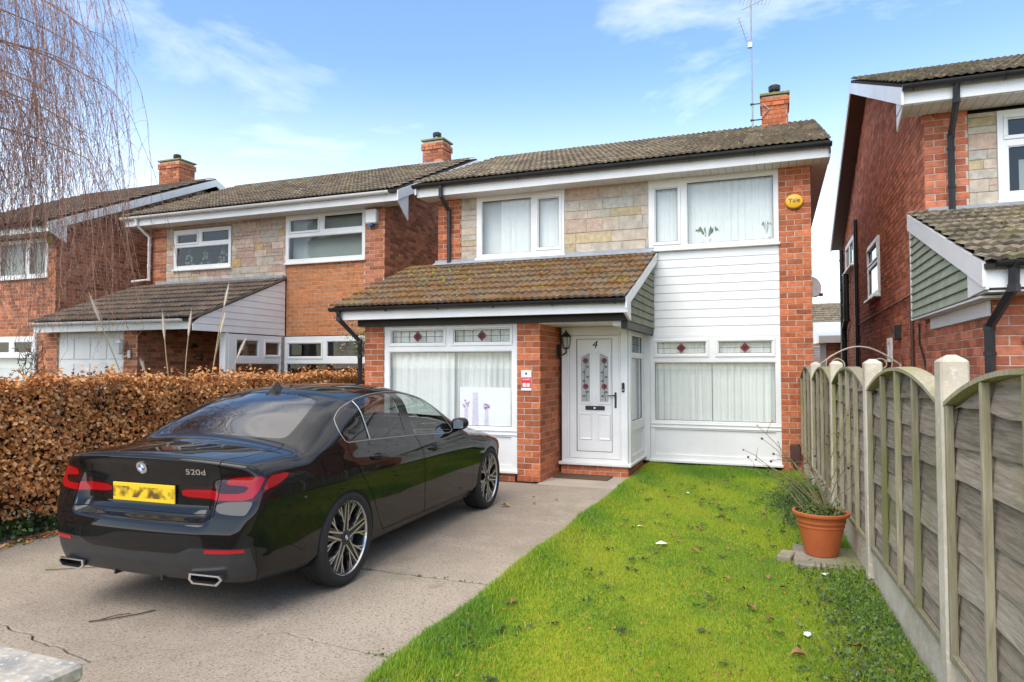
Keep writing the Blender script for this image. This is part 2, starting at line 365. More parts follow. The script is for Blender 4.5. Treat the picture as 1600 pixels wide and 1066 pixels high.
# ---------------------------------------------------------------- masonry, roof and window builders
def tones(prefix, base, k, spread, rough=.88, bump=.35, bscale=110, vs=14.):
    out = []
    for i in range(k):
        t = spread * (2 * i / (k - 1) - 1); w = 1 + t; h_ = rng.uniform(-.05, .05); hv = (1 - h_ * .4, 1 + h_, 1 + h_ * 1.5)
        c = tuple(max(.004, b * w * hv[j]) for j, b in enumerate(base))
        simple(f'{prefix}_{i}', c, rough, var=.34, scale=vs, bump=bump, bscale=bscale, spec=.25); out.append(f'{prefix}_{i}')
    return out
BR_MAIN = tones('brick_red', (.52, .152, .066), 7, .28)
BR_NEXT = tones('brick_brown', (.49, .180, .092), 6, .34)
BR_ORANGE = tones('brick_orange', (.56, .215, .085), 5, .12)
BR_RIGHT = tones('brick_rust', (.54, .172, .092), 7, .30)
STONE = tones('stone', (.57, .49, .39), 4, .07, bump=.25, bscale=50, vs=7.)
STONE += STONE[:2] + tones('stone_pink', (.585, .465, .37), 2, .05, bump=.25, bscale=50) + tones('stone_gold', (.54, .43, .255), 2, .08, bump=.25, bscale=50) + tones('stone_grey', (.53, .475, .40), 2, .05, bump=.25, bscale=50)
layered('roof_tile_a', (0.296, 0.232, 0.160), [((0.160, 0.136, 0.099), 5., .50, .12, 1.), ((0.320, 0.280, 0.080), 3.2, .66, .08, 6.), ((0.528, 0.448, 0.336), 22., .62, .05, 3.)], .95, .6, 70, .012)
layered('roof_tile_b', (0.240, 0.189, 0.134), [((0.136, 0.115, 0.088), 6., .52, .12, 4.), ((0.272, 0.256, 0.072), 3.6, .66, .08, 2.), ((0.480, 0.416, 0.320), 25., .64, .05, 8.)], .95, .6, 70, .012)
layered('roof_tile_c', (0.344, 0.272, 0.189), [((0.184, 0.152, 0.112), 5.5, .52, .12, 9.), ((0.336, 0.296, 0.080), 2.9, .66, .08, 1.), ((0.576, 0.496, 0.384), 20., .62, .05, 5.)], .95, .6, 70, .012)
layered('mossy_tile_a', (0.205, 0.158, 0.112), [((0.235, 0.118, 0.040), 3.4, .495, .07, 2.), ((0.260, 0.235, 0.041), 2.4, .66, .06, 8.), ((0.567, 0.513, 0.432), 26., .66, .04, 3.)], .97, .9, 60, .02)
layered('mossy_tile_b', (0.165, 0.126, 0.092), [((0.205, 0.098, 0.032), 3.1, .49, .07, 5.), ((0.240, 0.220, 0.041), 2.6, .66, .06, 3.), ((0.513, 0.459, 0.392), 24., .66, .04, 7.)], .97, .9, 60, .02)
layered('weathered_tile_a', (0.288, 0.231, 0.156), [((0.138, 0.112, 0.081), 7., .50, .10, 1.), ((0.450, 0.388, 0.288), 18., .60, .05, 3.), ((0.237, 0.213, 0.075), 3., .62, .07, 5.)], .95, .8, 60, .016)
layered('weathered_tile_b', (0.206, 0.169, 0.119), [((0.112, 0.094, 0.069), 7., .50, .10, 6.), ((0.400, 0.350, 0.263), 18., .60, .05, 8.), ((0.213, 0.194, 0.062), 3., .62, .07, 2.)], .95, .8, 60, .016)
layered('brown_tile_a', (0.225, 0.160, 0.112), [((0.128, 0.105, 0.085), 5., .5, .1, 2.), ((0.289, 0.170, 0.068), 4., .66, .05, 5.), ((0.408, 0.357, 0.289), 20., .66, .05, 1.)], .95, .6, 70, .012)
layered('brown_tile_b', (0.185, 0.130, 0.092), [((0.102, 0.085, 0.071), 5., .5, .1, 7.), ((0.272, 0.170, 0.068), 4., .66, .05, 2.), ((0.374, 0.323, 0.272), 20., .66, .05, 6.)], .95, .6, 70, .012)
STONE2 = tones('ashlar', (.54, .45, .36), 4, .10, bump=.3, bscale=50, vs=7.) + tones('ashlar_pink', (.55, .39, .31), 3, .12, bump=.3, bscale=50) + tones('ashlar_gold', (.55, .41, .20), 2, .06, bump=.3, bscale=50)[:1]
simple('ridge_mossy', (.27, .245, .09), .95, var=.35, scale=5, bump=.5, bscale=50)
simple('ridge_grey', (.36, .375, .40), .7, var=.2, scale=3)
simple('underlay', (.03, .026, .022), .95)
simple('green_tile', (.235, .255, .170), .85, var=.35, scale=5, bump=.3, bscale=60); simple('green_tile_light', (.31, .335, .245), .85, var=.25, scale=5, bump=.3, bscale=60)
simple('moss_rust', (.24, .125, .045), .97, var=.5, scale=14, bump=.8, bscale=90); simple('moss_gold', (.30, .26, .03), .97, var=.4, scale=14, bump=.8, bscale=90); simple('moss_dark', (.11, .065, .022), .97, var=.4, scale=14, bump=.8, bscale=90)
simple('leaded', (.03, .03, .032), .5); simple('motif_red', (.20, .012, .018), .35); simple('motif_green', (.02, .09, .04), .4)
simple('brown_paint_and_shade', (.022, .017, .014), .5, var=.2)
simple('alarm_yellow', (.85, .46, .02), .35); simple('sticker_red', (.62, .02, .03), .4); simple('ink', (.02, .02, .02), .5)

PB, LB = .0845, .225
def brick_mesh(key):
    L = key / 1000 - .0100; h = PB - .0100; d = .0065; c = .0028
    v = [(0, -.02, 0), (L, -.02, 0), (L, -.02, h), (0, -.02, h), (0, d - c, 0), (L, d - c, 0), (L, d - c, h), (0, d - c, h), (c, d, c), (L - c, d, c), (L - c, d, h - c), (c, d, h - c)]
    f = [(8, 9, 10, 11)] + [(a, (a + 1) % 4, 4 + (a + 1) % 4, 4 + a) for a in range(4)] + [(4 + a, 4 + (a + 1) % 4, 8 + (a + 1) % 4, 8 + a) for a in range(4)]
    return v, f

def sub_iv(iv, h):
    out = []
    for a, b in iv:
        if h[1] <= a or h[0] >= b: out.append((a, b))
        else:
            if h[0] > a: out.append((a, h[0]))
            if h[1] < b: out.append((h[1], b))
    return out

def wall_boxes(mb, W, H_, holes, M, t=.10, mi=0):
    xs = sorted({0, W, *[min(max(q, 0), W) for h in holes for q in h[:2]]}); zs = sorted({0, H_, *[min(max(q, 0), H_) for h in holes for q in h[2:]]})
    for z0, z1 in zip(zs[:-1], zs[1:]):
        iv = [(0, W)]
        for h in holes:
            if h[2] < z1 - 1e-6 and h[3] > z0 + 1e-6: iv = sub_iv(iv, (h[0], h[1]))
        for a, b in iv:
            if b - a > .004: mb.box(a, b, -t, 0, z0, z1, mi, M)

def brick_wall(pc, house, o, u, n, W, H_, mats, holes=(), name='wall', mortar='mortar', shift=0, clip=None, bricks=True, t=.10):
    """o: lower corner; u: direction along the wall; n: outward normal. holes: (s0, s1, z0, z1). clip(s, z): keep test"""
    u = Vector(u); n = Vector(n); M = Matrix(((u.x, n.x, 0, o[0]), (u.y, n.y, 0, o[1]), (u.z, n.z, 1, o[2]), (0, 0, 0, 1)))
    mb = MB()
    if clip is None and not holes: wall_boxes(mb, W - .008, H_, holes, M @ Matrix.Translation((.004, 0, 0)), t)
    elif clip is None: wall_boxes(mb, W, H_, holes, M, t)
    else:
        k = 40
        top = [min(H_, max([z for z in np.linspace(0, H_, 120) if clip(W * i / k, z)] or [0])) for i in range(k + 1)]
        mb.add([M @ Vector((W * i / k, d, z)) for i in range(k + 1) for d in (0, -t) for z in (0, top[i])], [f for i in range(k) for f in ((i * 4, i * 4 + 4, i * 4 + 5, i * 4 + 1), (i * 4 + 2, i * 4 + 3, i * 4 + 7, i * 4 + 6), (i * 4 + 1, i * 4 + 5, i * 4 + 7, i * 4 + 3))])
    wo = mb.build(name, mortar, house)
    if not bricks: return wo
    k0 = int(round(o[2] / PB))
    for c in range(int(math.ceil(H_ / PB - .2))):
        z = c * PB; off = (.1125 if (c + k0 + shift) % 2 else 0.); s = -off
        while s < W - .02:
            iv = [(max(s, 0), min(s + LB, W + .010))]
            for h in holes:
                if h[2] < z + PB * .6 and h[3] > z + PB * .4: iv = sub_iv(iv, (h[0] - .005, h[1] + .015))
            for a, b in iv:
                if b - a < .045: continue
                if clip is not None and not (clip(a, z + PB) and clip(b, z + PB)): continue
                key = int(round((b - a) * 200) * 5)
                Mb = M @ Matrix.Translation((a, rng.uniform(-.0018, .0018), z + .005)) @ Matrix.Rotation(rng.uniform(-.004, .004), 4, 'Y')
                pc.add(key, Mb, rng.choice(mats), wo, b - a)
            s += LB
    return wo

def tile_mesh(key):
    tw, g, kind = key; nx = 13; L = g + .075; v = []; f = []
    amp = .020 if kind == 'roll' else .024
    def pz(t): return amp * (.5 + .5 * math.sin(6 * math.pi * t - 1.2))
    for y, lift in ((0, .044), (L, .003)):
        for i in range(nx): t = i / (nx - 1); v.append((t * tw * .992, y, lift + pz(t)))
    for i in range(nx): t = i / (nx - 1); v.append((t * tw * .992, .004, .012 + pz(t) * .8))
    for i in range(nx - 1): f += [(i, i + 1, nx + i + 1, nx + i), (2 * nx + i, 2 * nx + i + 1, i + 1, i)]
    return v, f

def tile_roof(pc, parent, o, u, s, W, L, tw, g, mats, kind='roll', jit=.004, clip=None, size=None):
    u = Vector(u).normalized(); s = Vector(s).normalized(); n = u.cross(s).normalized()
    nr = int(round(L / g)); g = L / nr; nt = int(round(W / tw)); tw = W / nt
    key = (round(tw, 4), round(g, 4), kind)
    for r_ in range(nr):
        for c in range(nt):
            if clip is not None and not clip((c + .5) * tw, (r_ + .5) * g): continue
            p = Vector(o) + u * (c * tw + rng.uniform(-jit, jit)) + s * (r_ * g + rng.uniform(-jit, jit) * 1.5) + n * rng.uniform(0, jit)
            M = Matrix(((u.x, s.x, n.x, p.x), (u.y, s.y, n.y, p.y), (u.z, s.z, n.z, p.z), (0, 0, 0, 1))) @ Matrix.Rotation(rng.uniform(-.012, .012), 4, 'Z') @ Matrix.Rotation(rng.uniform(-.012, .006), 4, 'X')
            pc.add(key, M, rng.choice(mats), parent, tw)

def ridge_line(parent, a, b, mat, r=.115, L=.45, name='ridge_tile'):
    a, b = Vector(a), Vector(b); n = max(1, int(round((b - a).length / L))); u = (b - a).normalized(); st = (b - a).length / n
    mb = MB(); seg = 8; v = []; f = []
    for x, rr in ((0, r * 1.06), (st + .02, r)):
        for k in range(seg + 1): an = math.pi * (k / seg) ; v.append((x, rr * math.cos(an), rr * math.sin(an) * .85))
    for k in range(seg): f.append((k, k + 1, seg + 2 + k, seg + 1 + k))
    v += [(0, r * .9 * math.cos(math.pi * k / seg), r * .9 * math.sin(math.pi * k / seg) * .85) for k in range(seg + 1)]
    f += [(k, 2 * seg + 2 + k, 2 * seg + 3 + k, k + 1) for k in range(seg)]
    me = raw_mesh(name, v, f, [mat], smooth=True); w = Vector((0, 0, 1)); yy = w.cross(u).normalized(); w = u.cross(yy)
    for i in range(n):
        p = a + u * (i * st) + w * rng.uniform(-.006, .006)
        o = bpy.data.objects.new(name, me); COL.objects.link(o); o.parent = parent
        o.matrix_basis = Matrix(((u.x, yy.x, w.x, p.x), (u.y, yy.y, w.y, p.y), (u.z, yy.z, w.z, p.z), (0, 0, 0, 1)))

def plane_frame(o, u, n):
    u = Vector(u); n = Vector(n); return Matrix(((u.x, n.x, 0, o[0]), (u.y, n.y, 0, o[1]), (u.z, n.z, 1, o[2]), (0, 0, 0, 1)))

def window(house, M, W, H_, panes, fw=.055, glass='pane', sill=True, name='window', panels=(), leads=(), sashes=(), mat='white_upvc', depth=.07, sill_out=.05):
    """M: local (along, outward, up). panes: (s0, s1, z0, z1) glass openings; the rest of W x H is frame. sashes: indices of panes in an opening light"""
    mb = MB(); wall_boxes(mb, W, H_, list(panes) + list(panels), M @ Matrix.Translation((0, depth * .5, 0)), depth)
    for i in sashes:
        a, b, c, d = panes[i]; q = .040
        for s0, s1, z0, z1 in ((a - q, b + q, c - q, c - .002), (a - q, b + q, d + .002, d + q), (a - q, a - .002, c, d), (b + .002, b + q, c, d)): mb.bbox(s0, s1, .0, depth * .5 + .016, z0, z1, .004, M=M)
    for a, b, c, d in panes:     # beads round each pane
        q = .014
        for s0, s1, z0, z1 in ((a, b, c, c + q), (a, b, d - q, d), (a, a + q, c + q, d - q), (b - q, b, c + q, d - q)): mb.box(s0, s1, -.02, depth * .5 - .014, z0, z1, 0, M)
    if sill: mb.bbox(-.02, W + .02, -.02, depth * .5 + sill_out, -.035, .004, .006, M=M)
    wo = mb.build(name, [mat], house)
    nrm = M.to_3x3() @ Vector((0, 1, 0))
    for a, b, c, d in panes:
        vv = [M @ Vector(q) for q in ((a + .004, .004, c + .004), (b - .004, .004, c + .004), (b - .004, .004, d - .004), (a + .004, .004, d - .004))]
        fl = (vv[1] - vv[0]).cross(vv[2] - vv[0]).dot(nrm) > 0
        p = MB(); p.add(vv, [(0, 1, 2, 3) if fl else (3, 2, 1, 0)]); p.build('pane', glass, wo)
        g = MB(); q = .006
        for s0, s1, z0, z1 in ((a + .014, b - .014, c + .014, c + .014 + q), (a + .014, b - .014, d - .014 - q, d - .014), (a + .014, a + .014 + q, c + .014, d - .014), (b - .014 - q, b - .014, c + .014, d - .014)): g.box(s0, s1, .002, .012, z0, z1, 0, M)
        g.build('gasket', 'black_matte', wo)
    for a, b, c, d in panels:
        p = MB(); p.box(a, b, -.02, .012, c, d, 0, M); p.build('panel', mat, wo)
    return wo

def leaded_flower(win, M, s0, s1, z0, z1, cols=6, motif=True, outline='leaded', d=.010):
    mb = MB(); cx, cz = (s0 + s1) / 2, (z0 + z1) / 2
    for i in range(1, cols): x = s0 + (s1 - s0) * i / cols; mb.box(x - .003, x + .003, d, d + .004, z0, z1, 0, M)
    mb.box(s0, s1, d, d + .004, cz - .003, cz + .003, 0, M); mb.build('lead_strip', 'leaded', win)
    if not motif: return
    r_ = min(.085, (z1 - z0) * .44); fl = MB()
    def disc(x, z, r, dd, mi, k=10): fl.add([M @ Vector((x + r * math.cos(2 * math.pi * i / k), dd, z + r * math.sin(2 * math.pi * i / k))) for i in range(k)], [tuple(range(k))], mi)
    for a in range(4): disc(cx + r_ * .42 * math.cos(a * math.pi / 2), cz + r_ * .42 * math.sin(a * math.pi / 2), r_ * .46, d + .005, 0)
    for a in range(4): an = a * math.pi / 2; fl.add([M @ Vector((cx + q[0] * math.cos(an) - q[1] * math.sin(an), d + .0048, cz + q[0] * math.sin(an) + q[1] * math.cos(an))) for q in ((r_ * .5, r_ * .25), (r_ * 1.15, 0), (r_ * .5, -r_ * .25))], [(0, 1, 2)], 2 if a % 2 == 0 else 1)
    disc(cx, cz, r_ * .30, d + .006, 1); fl.build('flower_motif', ['motif_red', 'ink', 'motif_green'], win)

def curtain(name, label, M, s0, s1, z0, z1, folds=9, amp=.025, seed=1, mat='curtain', d=-.085, gather=0., group=None, cat='curtain'):
    q = random.Random(seed); nx = folds * 8; nz = 14; v = []; ph = [q.uniform(0, 6.28) for _ in range(4)]
    for j in range(nz + 1):
        tz = j / nz
        for i in range(nx + 1):
            t = i / nx; s = s0 + (s1 - s0) * t
            if gather: s = s + gather * (1 - tz) * (t - .0) * (s1 - s0)
            w = math.sin(t * folds * 6.283 + ph[0] + .9 * math.sin(t * 7 + ph[1])) * (.55 + .45 * math.sin(t * 11 + ph[2])) + .3 * math.sin(t * folds * 12.9 + ph[3])
            v.append(tuple(M @ Vector((s, d + amp * w * (1 - .25 * tz), z0 + (z1 - z0) * tz))))
    f = [(j * (nx + 1) + i, j * (nx + 1) + i + 1, (j + 1) * (nx + 1) + i + 1, (j + 1) * (nx + 1) + i) for j in range(nz) for i in range(nx)]
    o = link(bpy.data.objects.new(name, raw_mesh(name, v, f, [mat], smooth=True))); return tag(o, label, cat, group)

def stone_panel(pc, house, o, u, n, W, H_, holes=(), seed=5, big=1.0, tones_=None, joint='mortar'):
    """random coursed stone: rows of varied height, some blocks split in two thin ones"""
    q = random.Random(seed); M = plane_frame(o, u, n); mb = MB(); wall_boxes(mb, W, H_, holes, M); wo = mb.build('stone_wall', joint, house)
    z = 0.
    while z < H_ - .04:
        h = min(q.choice([.12, .16, .20, .22]) * big, H_ - z); s = -q.uniform(0, .3)
        if H_ - z - h < .05: h = H_ - z
        while s < W:
            l = q.choice([.24, .34, .44, .52]) * big; iv = [(max(s, 0), min(s + l, W))]
            for hl in holes:
                if hl[2] < z + h - .01 and hl[3] > z + .01: iv = sub_iv(iv, (hl[0], hl[1]))
            for a, b in iv:
                if b - a < .04: continue
                parts = [(z, h)] if q.random() < .72 or h < .15 else [(z, h * .45), (z + h * .45, h * .55)]
                for zz, hh in parts:
                    zt = zz + hh
                    for hl in holes:
                        if hl[0] < b - .01 and hl[1] > a + .01:
                            if hl[3] > zz and hl[3] < zt: zz, hh = hl[3], zt - hl[3]
                            elif hl[2] > zz and hl[2] < zt: hh = hl[2] - zz
                    if hh < .03: continue
                    key = (int(round((b - a) * 100)), int(round(hh * 100)))
                    pc.add(key, M @ Matrix.Translation((a + .003, q.uniform(-.003, .004), zz + .003)), q.choice(tones_ or STONE), wo, b - a)
            s += l
        z += h
    return wo
def stone_mesh(key):
    L, h = key[0] / 100 - .006, key[1] / 100 - .006; c = .004; d = .012
    v = [(0, -.02, 0), (L, -.02, 0), (L, -.02, h), (0, -.02, h), (0, d - c, 0), (L, d - c, 0), (L, d - c, h), (0, d - c, h), (c, d, c), (L - c, d, c), (L - c, d, h - c), (c, d, h - c)]
    return v, [(8, 9, 10, 11)] + [(a, (a + 1) % 4, 4 + (a + 1) % 4, 4 + a) for a in range(4)] + [(4 + a, 4 + (a + 1) % 4, 8 + (a + 1) % 4, 8 + a) for a in range(4)]

def gutter(house, a, b, mat, r=.058, name='gutter', brackets=True):
    """half-round trough with outlet brackets"""
    a, b = Vector(a), Vector(b); u = (b - a).normalized(); L = (b - a).length; side = u.cross(Vector((0, 0, 1))).normalized(); mb = MB(); k = 10
    pr_ = [(r * math.cos(math.pi + math.pi * i / k), r * math.sin(math.pi + math.pi * i / k)) for i in range(k + 1)]
    pi2 = [(x * .9, y * .9) for x, y in pr_][::-1]; ring = pr_ + pi2; n = len(ring); v = []
    for p in (a, b):
        for x, z in ring: v.append(p + side * x + Vector((0, 0, z)))
    f = [(i, (i + 1) % n, n + (i + 1) % n, n + i) for i in range(n)]
    # closed ends
    f += [tuple(range(k + 1))[::-1], tuple(n + i for i in range(k + 1))]; mb.add(v, f)
    if brackets:
        m = int(L / .85)
        for i in range(m + 1):
            p = a + u * (.12 + (L - .24) * i / max(1, m)); mb.tube([p + side * (x * 1.09) + Vector((0, 0, z * 1.09)) for x, z in pr_], .011, 6)
    return mb.build(name, mat, house, True)

def pipe(house, pts, r, mat, name='downpipe', clips=True, square=False):
    mb = MB(); mb.tube(pts, r, 4 if square else 12)
    if clips:
        for a, b in zip(pts[:-1], pts[1:]):
            a, b = Vector(a), Vector(b); L = (b - a).length
            if L > .8:
                k = int(L / .9)
                for i in range(k + 1): p = a + (b - a) * ((i + .35) / (k + 1)); d = (b - a).normalized(); mb.tube([p - d * .018, p + d * .018], r * 1.22, 4 if square else 12)
    for p in pts[1:-1]: mb.tube([Vector(p) - Vector((0, 0, .03)), Vector(p) + Vector((0, 0, .03))], r * 1.15, 4 if square else 12)
    return mb.build(name, mat, house, not square)

def boards_wall(house, M, W, z0, z1, k, mat, name='cladding_board', d=.0, clip=None, lip=.009):
    h = (z1 - z0) / k; back = MB(); back.box(0, W, -.03, -.006, z0, z1, 0, M)
    for i in range(k):
        a = z0 + i * h; pr_ = [(-.005, a + .001), (lip, a + .001), (lip + .003, a + .006), (.006, a + h - .010), (.001, a + h - .0005), (-.005, a + h - .0005)]
        s0, s1 = (0, W) if clip is None else clip(a + h * .5)
        if s1 - s0 < .03: continue
        mb = MB(); n = len(pr_)
        sa = [(s0, s1)] * n if clip is None else [clip(z) for _, z in pr_]
        mb.add([M @ Vector((sa[j][0], pr_[j][0] + d, pr_[j][1])) for j in range(n)] + [M @ Vector((max(sa[j][1], sa[j][0] + .002), pr_[j][0] + d, pr_[j][1])) for j in range(n)],
               [tuple(range(n)), tuple(range(2 * n - 1, n - 1, -1))] + [(j, n + j, n + (j + 1) % n, (j + 1) % n) for j in range(n)])
        mb.build(name, mat, house)

def chimney(house, x0, x1, y0, y1, z0, z1, mats, pot=True, name='chimney', pot_mat='steel_grey'):
    pc = Pieces(); mb = MB(); mb.box(x0 + .01, x1 - .01, y0 + .01, y1 - .01, z0, z1 - .02); mb.box(x0 - .05, x1 + .05, y0 - .05, y1 + .05, z0 - .05, z0 + .09, 1)
    mb.box(x0 - .035, x1 + .035, y0 - .035, y1 + .035, z1 - .005, z1 + .035, 2)
    o = mb.build(name, ['mortar', 'lead_grey', 'ridge_mossy'], house)
    nz = int((z1 - z0) / PB)
    for c in range(nz):
        e = .028 if c >= nz - 2 else 0.
        for (oo, u, n, W) in (((x0 - e, y0 - e), (1, 0, 0), (0, -1, 0), x1 - x0 + 2 * e), ((x1 + e, y0 - e), (0, 1, 0), (1, 0, 0), y1 - y0 + 2 * e), ((x0 - e, y0 - e), (0, 1, 0), (-1, 0, 0), y1 - y0 + 2 * e)):
            s = -(.1125 if c % 2 else 0); M = plane_frame((oo[0], oo[1], z0 + c * PB), u, n)
            while s < W - .03:
                a, b = max(s, 0), min(s + LB, W + .01)
                if b - a > .04: pc.add(int(round((b - a) * 200) * 5), M @ Matrix.Translation((a, -.004, .005)), rng.choice(mats), o, b - a)
                s += LB
    pc.finish('brick', brick_mesh, 120, o)
    if pot:
        p = MB(); cx, cy = (x0 + x1) / 2, (y0 + y1) / 2; p.lathe([(.085, z1 + .03), (.075, z1 + .15)], (cx, cy, 0), 14); p.build('chimney_pot', pot_mat, house, True); p = MB(); p.lathe([(.105, z1 + .15), (.115, z1 + .17), (.115, z1 + .25), (.06, z1 + .28), (0, z1 + .28)], (cx, cy, 0), 14); p.build('pot_cowl', 'black_plastic', house, True)
    return o

def roof_shell(house, xl, xr, ye, yr, yb, ze, zr, t=.06, name='roof', over=0.):
    """two sloping slabs under the tiles, ridge along x"""
    mb = MB()
    for y0, z0, y1, z1 in ((ye, ze, yr, zr), (yb, ze, yr, zr)):
        v = [(x, y, z + d) for d in (-t, 0) for x, y, z in ((xl, y0, z0), (xr, y0, z0), (xr, y1, z1), (xl, y1, z1))]
        mb.add(v, [(0, 1, 2, 3), (7, 6, 5, 4), (0, 4, 5, 1), (1, 5, 6, 2), (2, 6, 7, 3), (3, 7, 4, 0)])
    return mb.build(name, 'underlay', house)

def barge(house, x, pts, h, t=.025, mat='white_upvc', name='bargeboard'):
    """board under the verge: pts (y, z) along the slope at plane x"""
    mb = MB(); n = len(pts); v = [(x + dx, y, z - dz) for dx in (-t / 2, t / 2) for dz in (0, h) for y, z in pts]
    f = []
    for i in range(n - 1): f += [(i, i + 1, n + i + 1, n + i), (2 * n + i, 3 * n + i, 3 * n + i + 1, 2 * n + i + 1), (i, 2 * n + i, 2 * n + i + 1, i + 1), (n + i, n + i + 1, 3 * n + i + 1, 3 * n + i)]
    f += [(0, n, 3 * n, 2 * n), (n - 1, 3 * n - 1, 4 * n - 1, 2 * n - 1)]; mb.add(v, f); return mb.build(name, mat, house)

def soffit_strips(house, x0, x1, y0, y1, z, pitch=.11, mat='soffit_white'):
    mb = MB(); k = int((x1 - x0) / pitch); w = (x1 - x0) / k
    for i in range(k): mb.box(x0 + i * w + .003, x0 + (i + 1) * w - .003, y0, y1, z, z + .012)
    mb.box(x0, x1, y0, y1, z + .012, z + .02, 1); return tag(mb.build('soffit', [mat, 'brown_paint_and_shade'], house), kind='stuff')
# ---------------------------------------------------------------- the house with the white door
XL, XR, YF = -5.68, .53, 11.08
hm = thing('detached_house', 'red brick house with mossy porch roof, white cladding and white front door', 'house', (-2.6, 11, 0))
pcb, pct, pcs = Pieces(), Pieces(), Pieces()
FR = ((1, 0, 0), (0, -1, 0))
brick_wall(pcb, hm, (.08, 11.06, 0), *FR, .45, 4.61, BR_MAIN, name='pier')
brick_wall(pcb, hm, (XL, 11.06, 3.30), *FR, .45, 1.31, BR_MAIN, name='pier', shift=1)
stone_panel(pcs, hm, (-5.23, 11.085, 3.40), *FR, 3.35, 1.205, holes=[(.31, 1.93, .08, 1.21)], seed=12, big=1.15)
# plain outer shell that closes the rooms
for q_ in ((XL, XL + .1, 11.15, 18.3, 0, 4.7), (XL, XR, 18.3, 18.4, 0, 4.7)): b = MB(); b.box(*q_); b.build('outer_wall', 'mortar_dark', hm)
b = MB(); b.box(XL + .1, XR - .1, 11.2, 18.3, 2.32, 2.42); b.box(XL + .1, XR - .1, 11.25, 18.3, 4.62, 4.66); b.build('floor_slab', 'dark_room', hm)
b = MB(); b.box(-1.98, -1.90, 11.2, 18.3, 0, 2.32); b.box(-2.6, -2.5, 11.2, 18.3, 2.42, 4.62); b.build('inner_wall', 'dark_room', hm)

# upper windows
Mw = plane_frame((-1.88, 11.10, 3.47), *FR); wu = window(hm, Mw, 1.96, 1.13, [(.10, .47, .11, .99), (.60, 1.90, .055, 1.055)], sashes=(0,))
Ml = plane_frame((-4.92, 11.10, 3.50), *FR); window(hm, Ml, 1.62, 1.105, [(.09, 1.03, .06, 1.03), (1.15, 1.53, .12, .985)], sashes=(1,))
curtain('net_curtain', 'thin white curtain behind the small pane of the upper right window', Mw, .02, .58, .03, 1.10, 6, .018, 3)
curtain('net_curtain', 'wide white curtain with a parting behind the large upper right pane', Mw, .60, 1.95, .03, 1.10, 13, .022, 4)
curtain('net_curtain', 'white curtain drawn aside behind the large upper left pane', Ml, .42, 1.06, .03, 1.08, 6, .022, 5, gather=-.0)
curtain('net_curtain', 'white curtain behind the narrow opening pane of the upper left window', Ml, 1.08, 1.60, .03, 1.08, 4, .016, 6)
curtain('blind', 'pale grey blind behind the left part of the upper left window', Ml, .0, .50, .03, 1.08, 1, .004, 8, d=-.19)
# cladding between the right-hand windows
boards_wall(hm, plane_frame((-1.845, 11.095, 0), *FR), 1.925, 2.092, 3.432, 10, 'white_upvc')
for q_ in ((-1.87, .08, 11.07, 11.18, 2.062, 2.092), (-1.99, -1.872, 11.03, 11.15, .10, 2.13), (-1.87, .08, 11.085, 11.2, 3.432, 3.452)): b = MB(); b.box(*q_); b.build('trim_board', 'white_upvc', hm)
# ground floor window on the right
Mg = plane_frame((-1.87, 11.10, .12), *FR)
wg = window(hm, Mg, 1.95, 1.94, [(.10, .87, 1.665, 1.865), (1.05, 1.835, 1.665, 1.865), (.06, 1.885, .61, 1.545)], sashes=(0, 1), panels=[(.075, 1.875, .085, .485)])
b = MB()
for z in (.505, .56): b.bbox(.0, 1.95, .03, .05, z, z + .018, .004, M=Mg)
b.build('rail', 'white_upvc', wg)
for a, c in ((.10, .87), (1.05, 1.835)): leaded_flower(wg, Mg, a + .015, c - .015, 1.68, 1.85, 1)
curtain('net_curtain', 'left half of the white curtains in the ground floor right window', Mg, .03, .94, .55, 1.9, 9, .028, 11)
curtain('net_curtain', 'right half of the white curtains in the ground floor right window', Mg, .95, 1.92, .55, 1.9, 9, .028, 12)

# porch / garage front
brick_wall(pcb, hm, (-5.87, 9.0, 0), *FR, .3325, 2.21, BR_MAIN, name='pier')
brick_wall(pcb, hm, (-3.3775, 9.0, 0), *FR, .3375, 2.21, BR_MAIN, name='pier')
brick_wall(pcb, hm, (-3.04, 9.0, 0), (0, 1, 0), (1, 0, 0), .95, 2.21, BR_MAIN, name='pier_side', shift=1)
brick_wall(pcb, hm, (-5.53, 9.03, -.04), *FR, 2.11, .17, BR_MAIN, name='plinth')
for q_ in ((-5.87, -5.77, 9.1, 11.2, 0, 2.5), (-3.14, -3.05, 9.95, 11.2, 0, 2.2)): b = MB(); b.box(*q_); b.build('side_wall', 'mortar_dark', hm)
Mp = plane_frame((-5.535, 9.05, .135), *FR)
wp = window(hm, Mp, 2.155, 2.065, [(.115, 1.0, 1.80, 2.005), (1.16, 2.045, 1.80, 2.005), (.08, 2.075, .595, 1.685)], sashes=(0, 1), panels=[(.09, 2.065, .07, .47)])
b = MB()
for z in (.49, .545): b.bbox(.0, 2.155, .03, .05, z, z + .018, .004, M=Mp)
b.build('rail', 'white_upvc', wp)
for a, c in ((.115, 1.0), (1.16, 2.045)): leaded_flower(wp, Mp, a + .015, c - .015, 1.815, 1.99, 6)
curtain('net_curtain', 'left white curtain in the wide window behind the car', Mp, .03, 1.12, .35, 2.03, 8, .032, 21)
curtain('net_curtain', 'right white curtain, bunched, in the wide window behind the car', Mp, 1.06, 2.02, .35, 2.03, 10, .040, 22, d=-.15)
